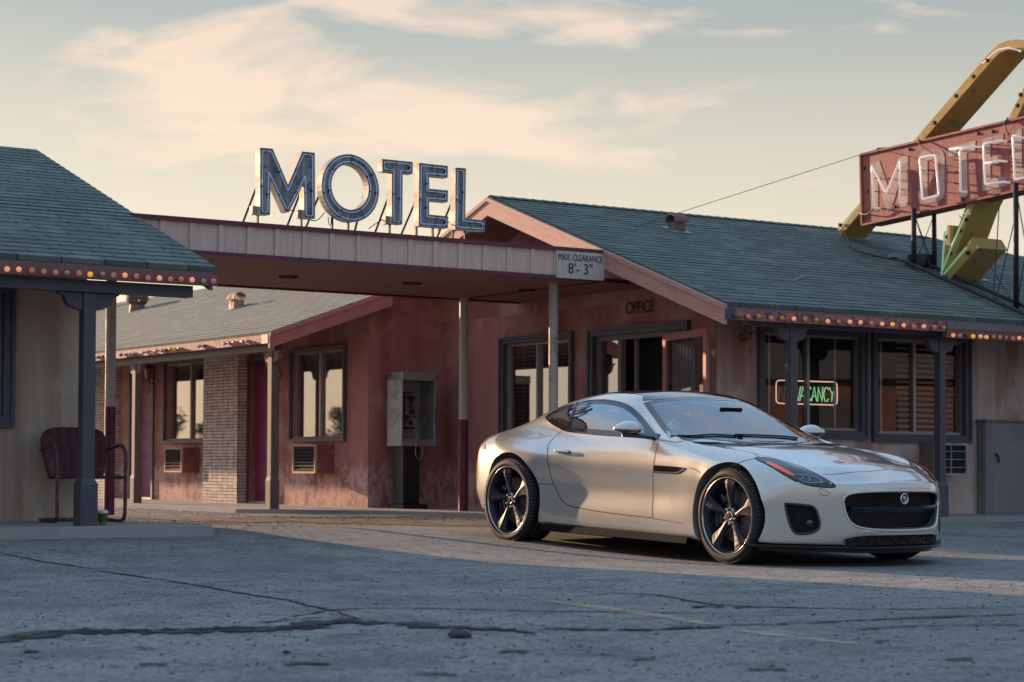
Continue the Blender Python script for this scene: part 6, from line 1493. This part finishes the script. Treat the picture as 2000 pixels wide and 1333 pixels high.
finish('grille_bar', bm, mat('bar_metal', (.10, .12, .15), .22, .9), gr, uvf='keep')
em = Vector((nose(0, .49).x - .012, 0, .497)); X_ = Vector((1, 0, 0)); Y_ = Vector((0, 1, 0)); M['silverb'] = mat('badge_metal', (.72, .70, .68), .22, 1.0); M['badge_red'] = mat('badge_red', (.22, .02, .03), .25)
bm = BM(); lathe(bm, [(.040, -.004), (.041, .006), (.036, .010), (.030, .006), (.029, 0)], em, X_, Y_, 32); 
for pts, w_ in (([(-.014, .014), (0, .009), (.014, .014)], .0045), ([(-.012, .006), (-.006, -.004), (-.004, -.014)], .004), ([(.012, .006), (.006, -.004), (.004, -.014)], .004), ([(-.009, -.018), (0, -.022), (.009, -.018)], .0045), ([(0, .016), (0, -.004)], .004), ([(-.016, .018), (-.012, .010)], .004), ([(.016, .018), (.012, .010)], .004)):
    tube(bm, [em + Vector((.004, y, z)) for y, z in pts], w_, 6)
bd = finish('badge', bm, M['silverb'], gr, smooth=True, uvf='keep')
bm = BM(); lathe(bm, [(.031, 0), (0, .003)], em, X_, Y_, 32); bm.faces.ensure_lookup_table(); finish('badge', bm, mat('badge_ground', (.04, .015, .03), .3), gr, uvf='keep')
for sg_ in (1, -1):   # intake surrounds with a fog lamp
    P = [Vector((p.x, p.y * sg_, p.z)) for p in INs]; nn2 = Vector((INn.x, INn.y * sg_, INn.z)); c = sum(P, Vector()) / len(P)
    bm = BM(); tube(bm, [p + nn2 * .001 for p in P], .009, 8, closed=True); ir = finish('intake_surround', bm, mat('satin_black', (.03, .034, .045), .3), CAR, smooth=True, uvf='keep')
    bm = BM(); f = bm.faces.new([bm.verts.new(p - nn2 * .055) for p in P]); bmesh.ops.triangulate(bm, faces=[f]); finish('intake_mesh', bm, M['gmesh'], ir, uvf='keep')
    bm = BM(); tt_ = Vector((-nn2.y, nn2.x, 0)).normalized(); q = c + tt_ * (.045 * sg_) ; lathe(bm, [(.03, -.02), (.03, .0), (.022, .008), (0, .010)], q - nn2 * .04 - Z * .03, nn2, Z, 18); finish('fog_lamp', bm, M['gloss_black'], ir, smooth=True, uvf='keep')
bm = BM(); box(bm, Vector((XL + .02, 0, .20)), X_, Y_, Z, .008, .45, .035); finish('lower_grille', bm, M['gmesh'], CAR, uvf='keep')
bm = BM(); yy_ = nose(.62, .155) ; box(bm, Vector((1.96, .62, .172)), Vector((-.5, 1, 0)).normalized(), X_, Z, .028, .004, .003); finish('yellow_mark', bm, mat('yellow_decal', (.75, .50, .03), .5), CAR, uvf='keep')
# mirrors
def mirror_(sg_):
    o, d_ = crayp(1226, 838); t_ = (-.965 - o.y) / d_.y; c = o + d_ * t_; c = Vector((c.x, c.y * sg_ * 1, c.z)) if sg_ > 0 else Vector((c.x, -c.y, c.z))
    s = -1 if sg_ > 0 else 1
    bm = BM(); bmesh.ops.create_icosphere(bm, subdivisions=4, radius=1.0)
    for v in bm.verts:
        x, y, z = v.co; bk_ = -.045 if x < -.4 else 0
        x2 = max(x, -.45) * .088; z2 = z * .062 if z > 0 else z * .045; y2 = y * .125
        z2 *= 1 - .25 * max(0, -y * s * -1) ; v.co = Vector((c.x + x2, c.y + y2, c.z + z2))
    for f in bm.faces:
        cc_ = f.calc_center_median(); f.material_index = 1 if cc_.z < c.z - .008 else 0
    mo = finish('door_mirror', bm, [M['paint_car'], M['gloss_black']], CAR, smooth=True, uvf='keep')
    bm = BM(); tube(bm, [c + Vector((.01, -s * -.06, -.045)), c + Vector((.05, -s * .12 * 1, -.055)), Vector((c.x + .10, s * .80, c.z - .065))], .017, 8); finish('mirror_arm', bm, M['gloss_black'], mo, smooth=True, uvf='keep')
    bm = BM(); lathe(bm, [(.0, 0), (.05, .0)], c + Vector((-.045, 0, .004)), -X_, Z, 24); 
    for v in bm.verts: v.co.y = c.y + (v.co.y - c.y) * 1.9
    finish('mirror_glass', bm, mat('mirror_silver', (.8, .8, .82), .02, 1.0), mo, uvf='keep')
mirror_(1); mirror_(-1)
sp_ = P3(zc1([(1216, 302), (1262, 345), (1300, 395), (1322, 428), (1270, 425), (1218, 418)]))
if len(sp_) >= 4: patch('mirror_sail', sp_, M['gloss_black'], CAR, .005, True, 1)
# wipers, bonnet louvres
for pts in ([(195, 378), (330, 376), (480, 368), (660, 380)], [(610, 368), (760, 372), (900, 378), (1010, 388)]):
    P = P3(zc2(pts)); bm = BM(); tube(bm, smoothpath([p + Vector((0, 0, .012)) for p in P], 4), .007, 6); finish('wiper', bm, M['matt_black'], CAR, smooth=True, uvf='keep')
for pts in ([(715, 392), (760, 396), (835, 416), (820, 420), (780, 416)], [(600, 414), (690, 420), (740, 432), (680, 428)]):
    P = P3(zc2(pts))
    if len(P) >= 4: patch('bonnet_vent', P, M['gloss_black'], CAR, .002, True, 1)
# cabin
M['cabin'] = mat('cabin_dark', (.018, .018, .024), .8); M['seat'] = mat('grey_seat', (.22, .21, .20), .7); b = Vector
bm = BM(); vs = [bm.verts.new((x, y, z)) for x in (-.98, .78) for y in (-.76, .76) for z in (.22, .86)]
for q in ((0, 1, 3, 2), (4, 5, 7, 6), (0, 1, 5, 4), (2, 3, 7, 6), (0, 2, 6, 4)): bm.faces.new([vs[i] for i in q])
box(bm, b((.55, 0, .82)), X_, Y_, Z, .20, .70, .045); box(bm, b((-.1, 0, .5)), X_, Y_, Z, .6, .11, .16); box(bm, b((-1.3, 0, .86)), X_, Y_, Z, .38, .55, .03); finish('cabin_lining', bm, M['cabin'], CAR, uvf='keep', recalc=False)
for sg_ in (-1, 1):
    bm = BM(); y0 = sg_ * .36
    prof = [(-.62, 1.045), (-.56, 1.06), (-.50, 1.04), (-.47, .96), (-.42, .90), (-.34, .60), (-.24, .50), (.10, .52), (.16, .46), (.10, .34), (-.35, .34), (-.48, .50), (-.60, .92)]
    for (w0, z_lim) in ((.21, 9),):
        n = len(prof); A1 = [bm.verts.new((x, y0 - (.12 if z > .95 else .23), z)) for x, z in prof]; A2 = [bm.verts.new((x, y0 + (.12 if z > .95 else .23), z)) for x, z in prof]
        for i in range(n): j = (i + 1) % n; bm.faces.new((A1[i], A1[j], A2[j], A2[i]))
        bm.faces.new(A1); bm.faces.new(list(reversed(A2)))
    bevel(bm, .03, 3, 20); finish('seat', bm, M['seat'], CAR, smooth=True, uvf='keep')
bm = BM(); c = b((.20, .37, .86)); ax = b((.92, 0, -.38)).normalized(); ux = Y_; uy = ax.cross(ux); tube(bm, [c + (ux * math.cos(t_) + uy * math.sin(t_)) * .185 for t_ in [2 * math.pi * k / 32 for k in range(32)]], .015, 8, closed=True); lathe(bm, [(.05, -.02), (.06, .02), (0, .03)], c, ax, ux, 16)
for t_ in (0, math.pi, -math.pi / 2): tube(bm, [c, c + (ux * math.cos(t_) + uy * math.sin(t_)) * .18], .013, 6)
finish('steering_wheel', bm, mat('wheel_grey', (.10, .10, .11), .5), CAR, smooth=True, uvf='keep')
bm = BM(); box(bm, b((.33, 0, 1.10)), X_, Y_, Z, .012, .11, .03); bevel(bm, .008, 2); finish('rear_view_mirror', bm, M['matt_black'], CAR, uvf='keep')

# ---------------------------------------------------------------- wheels
def tyrem():
    m = mat('tyre_rubber', (.016, .016, .018), .75); t = NT(m); w = t.n('ShaderNodeTexNoise'); t.l(t.coord('Object'), w.inputs[0]); w.inputs['Scale'].default_value = 60; t.set('Normal', t.bump(w.outputs[0], .2, .004)); return m
M['tyre'] = tyrem(); M['rim'] = mat('dark_alloy', (.026, .026, .034), .5, .0, Specular_IOR_Level=.35); M['rim_edge'] = mat('polished_lip', (.55, .50, .46), .22, 1.0); M['disc'] = rusty('brake_disc', (.25, .24, .24), (.15, .1, .08), .2, .35, .9)
O0 = Vector((0, 0, 0))
def wheel_meshes(w):
    out = {}; h = w / 2
    bm = BM(); prof = [(.275, -h + .022), (.280, -h + .008), (.292, -h + .001), (.305, -h), (.325, -h + .008), (.336, -h + .020), (.3405, -h + .034)]
    g = [-h + .036 + k * (w - .072) / 4 for k in range(5)]
    for i, a in enumerate(g[:-1]): e = g[i + 1]; prof += [(.343, a + .004), (.343, e - .004), (.335, e - .003), (.335, e + .003)]
    prof = prof[:-2] + [(.3405, h - .034), (.336, h - .02), (.325, h - .008), (.30, h), (.262, h - .022), (.25, h - .02)]
    lathe(bm, prof, O0, Vector((0, 1, 0)), X_, 72)
    for k in range(72):   # shoulder sipes
        t_ = 2 * math.pi * k / 72 + .02
        for sd in (-1, 1):
            c = Vector((math.cos(t_), 0, math.sin(t_))); tg = Vector((-math.sin(t_), 0, math.cos(t_))); box(bm, c * .3408 + Vector((0, sd * (h - .030), 0)), tg, (Vector((0, sd, 0)) - c * .35).normalized(), c, .0105, .022, .0032)
    out['tyre'] = (bm, M['tyre'], True)
    bm = BM(); lathe(bm, [(.2785, -h + .014), (.2805, -h + .008), (.278, -h + .004), (.272, -h + .006), (.270, -h + .013)], O0, Vector((0, 1, 0)), X_, 72); out['rim_lip'] = (bm, M['rim_edge'], True)
    bm = BM(); lathe(bm, [(.270, -h + .012), (.266, -h + .022), (.257, -h + .030), (.250, -h + .06), (.244, h - .05), (.25, h - .02)], O0, Vector((0, 1, 0)), X_, 72)
    out['rim'] = (bm, M['rim'], True)
    bm = BM()
    for k in range(5):
        t0 = 2 * math.pi * k / 5 + R(97); rows = []
        for r_, hwid, dy, sk, rg in ((.045, .026, .040, .0, .0), (.075, .024, .036, .0, .006), (.11, .0215, .030, .006, .014), (.15, .029, .024, .012, .017), (.19, .040, .018, .016, .016), (.228, .058, .013, .016, .010), (.265, .074, .012, .012, .003)):
            y = -h + dy; rr = []
            for off, yo in ((-hwid, .030), (-hwid, .006), (sk - .006, -.001 - rg * .2), (sk + .004, 0.000), (hwid, .012 + rg * .4), (hwid, .036)):
                a_ = t0 + off / r_ * .98 if r_ > .06 else t0 + off / .075
                rr.append(bm.verts.new((math.cos(a_) * r_, y + yo, math.sin(a_) * r_)))
            rows.append(rr)
        for a, b2 in zip(rows, rows[1:]):
            for i in range(6): bm.faces.new((a[i], a[(i + 1) % 6], b2[(i + 1) % 6], b2[i]))
        bm.faces.new(rows[-1]); bm.faces.new(rows[0])
    lathe(bm, [(.072, -h + .075), (.070, -h + .050), (.062, -h + .040), (.035, -h + .040), (.035, -h + .046)], O0, Vector((0, 1, 0)), X_, 40); out['spokes'] = (bm, M['rim'], False)
    bm = BM(); lathe(bm, [(.034, -h + .048), (.034, -h + .036), (.030, -h + .031), (.026, -h + .033)], O0, Vector((0, 1, 0)), X_, 28); 
    out['hub_cap'] = (bm, M['silverb'], True)
    bm = BM(); lathe(bm, [(.027, -h + .034), (0, -h + .031)], O0, Vector((0, 1, 0)), X_, 24); tube(bm, [Vector((-.010, -h + .031, .010)), Vector((0, -h + .030, .004)), Vector((.010, -h + .031, .010))], .003, 5); tube(bm, [Vector((-.004, -h + .030, -.002)), Vector((0, -h + .030, -.012)), Vector((.004, -h + .030, -.002))], .003, 5); out['hub_badge'] = (bm, M['badge_red'], False)
    bm = BM(); lathe(bm, [(.19, -h + .095), (.19, -h + .115), (.08, -h + .115)], O0, Vector((0, 1, 0)), X_, 48); lathe(bm, [(.19, -h + .095), (.085, -h + .095), (.08, -h + .075)], O0, Vector((0, 1, 0)), X_, 48); lathe(bm, [(.235, h - .06), (0, h - .06)], O0, Vector((0, 1, 0)), X_, 48); out['brake_disc'] = (bm, M['disc'], False)
    bm = BM(); n = 14; A1, A2 = [], []
    for i in range(n + 1):
        t_ = R(140) + R(75) * i / n; A1.append((math.cos(t_) * .135, math.sin(t_) * .135)); A2.append((math.cos(t_) * .212, math.sin(t_) * .212))
    prism(bm, [Vector((x, -h + .068, z)) for x, z in A1 + list(reversed(A2))], Vector((0, .06, 0))); bevel(bm, .006, 1); out['brake_caliper'] = (bm, M['gloss_black'], False)
    ms = {}
    for k, (bm, m_, sm) in out.items():
        bmesh.ops.recalc_face_normals(bm, faces=bm.faces); me_ = bpy.data.meshes.new(k); bm.to_mesh(me_); bm.free(); me_.materials.append(m_)
        if sm: me_.polygons.foreach_set('use_smooth', [True] * len(me_.polygons))
        ms[k] = me_
    bm = BM(); lathe(bm, [(.0105, .02), (.0105, -.004), (.008, -.008), (0, -.009)], O0, Vector((0, 1, 0)), X_, 6); me_ = bpy.data.meshes.new('lug_nut'); bm.to_mesh(me_); bm.free(); me_.materials.append(M['silverb']); ms['lug'] = (me_, h)
    return ms
for ax_, hw_, w_, steer in ((AX_F, .792, .25, -2.5), (AX_R, .812, .295, 0)):
    ms = wheel_meshes(w_)
    for sg_ in (-1, 1):
        e = bpy.data.objects.new('wheel', ms['rim']); C.objects.link(e); e.parent = CAR
        e.matrix_basis = Matrix.Translation((ax_, sg_ * hw_, .343)) @ Matrix.Rotation(R(steer) + (math.pi if sg_ > 0 else 0), 4, 'Z') @ Matrix.Rotation(R(8 if ax_ > 0 else -3), 4, 'Y')
        for k in ('tyre', 'rim_lip', 'spokes', 'hub_cap', 'hub_badge', 'brake_disc', 'brake_caliper'):
            o = bpy.data.objects.new(k, ms[k]); C.objects.link(o); o.parent = e
        for j in range(5):
            t_ = 2 * math.pi * j / 5 + R(97 + 36); o = bpy.data.objects.new('lug_nut', ms['lug'][0]); C.objects.link(o); o.parent = e; o.location = (math.cos(t_) * .056, -ms['lug'][1] + .040, math.sin(t_) * .056)
# ---------------------------------------------------------------- what the glass mirrors: trees off to the left, a low wing off to the right
M['leaf'] = mat('leaf', (.055, .065, .03), .7); M['bark'] = wood('bark', (.12, .085, .06), (.2, .16, .12), .3)
def tree(x, y, h, s, label, seed):
    r = random.Random(seed); T = thing('gum_tree', label, 'tree', (x, y, ground_z(0, 20)), 'trees mirrored in the window glass')
    bm = BM(); base = Vector((x, y, 0)); tips = []
    trunk = smoothpath([base, base + Vector((.15, .1, h * .3)), base + Vector((-.1, 0, h * .55)), base + Vector((.2, .1, h * .85))], 4)
    tube(bm, trunk, .2, 8, rr=[.22 * (1 - .8 * i / (len(trunk) - 1)) for i in range(len(trunk))])
    for k in range(9):
        p = trunk[int(len(trunk) * (.35 + .6 * k / 9))]; a = r.uniform(0, 6.28); q = p + Vector((math.cos(a), math.sin(a), r.uniform(.2, .9))) * (s * r.uniform(.5, 1)); tube(bm, [p, (p + q) / 2 + Z * .1, q], .05, 5, rr=[.07, .05, .02]); tips += [q, (p + q) / 2]
    finish('trunk', bm, M['bark'], T)
    bm = BM()
    for c in tips:
        rad = s * r.uniform(.28, .5)
        for _ in range(190):
            d = Vector((r.gauss(0, 1), r.gauss(0, 1), r.gauss(0, .8))).normalized() * rad * r.random() ** .4; p = c + d; u = Vector((r.uniform(-1, 1), r.uniform(-1, 1), r.uniform(-1, .2))).normalized() * .11; w_ = u.cross(Vector((r.random(), r.random(), r.random()))).normalized() * .035
            bm.faces.new([bm.verts.new(p - u), bm.verts.new(p + w_), bm.verts.new(p + u), bm.verts.new(p - w_)])
    finish('crown', bm, M['leaf'], T, uvf='keep', recalc=False)
tree(-38, 42, 2.5, 1.0, 'dark tree mirrored low in the rear wing window nearest the payphone', 1)
tree(-44, 50, 2.9, 1.2, 'taller dark tree mirrored behind the others in the rear wing windows', 2)
tree(-34, 47, 2.3, 1.0, 'spreading dark tree mirrored in the rear wing window beside the brick pier', 3)
RW_ = thing('motel_building', 'brown motel wing across the yard, seen only mirrored in the office windows', 'building', (25, 16.5, 0), 'motel wings around the forecourt')
ox = Vector((.30, .954, 0)); on_ = Vector((-.954, .30, 0)); oc = Vector((25, 16.5, 0))
bm = BM(); box(bm, oc + Z * 1.2 - on_ * 2, ox, on_, Z, 9, 2, 1.4); finish('wall', bm, stucco('brown_stucco', (.25, .14, .10), (.16, .09, .06), (.32, .21, .16), .8, .5, seed=2), RW_)
bm = BM(); prism(bm, [oc + on_ * .6 + Z * 2.5 - ox * 9.5, oc - on_ * 2 + Z * 3.5 - ox * 9.5, oc - on_ * 4.6 + Z * 2.5 - ox * 9.5], ox * 19); finish('roof', bm, M['shing_grey'], RW_)
for k in (-7, -3.5, 0, 3.5, 7):
    bm = BM(); box(bm, oc + ox * k + on_ * .03 + Z * 1.5, ox, on_, Z, .7, .04, .6); fr_ = finish('window', bm, M['trim_dark'], RW_)
    bm = BM(); box(bm, oc + ox * (k + 1.5) + on_ * .03 + Z * 1.1, ox, on_, Z, .42, .04, 1.05); finish('door', bm, M['post_brown'], RW_)
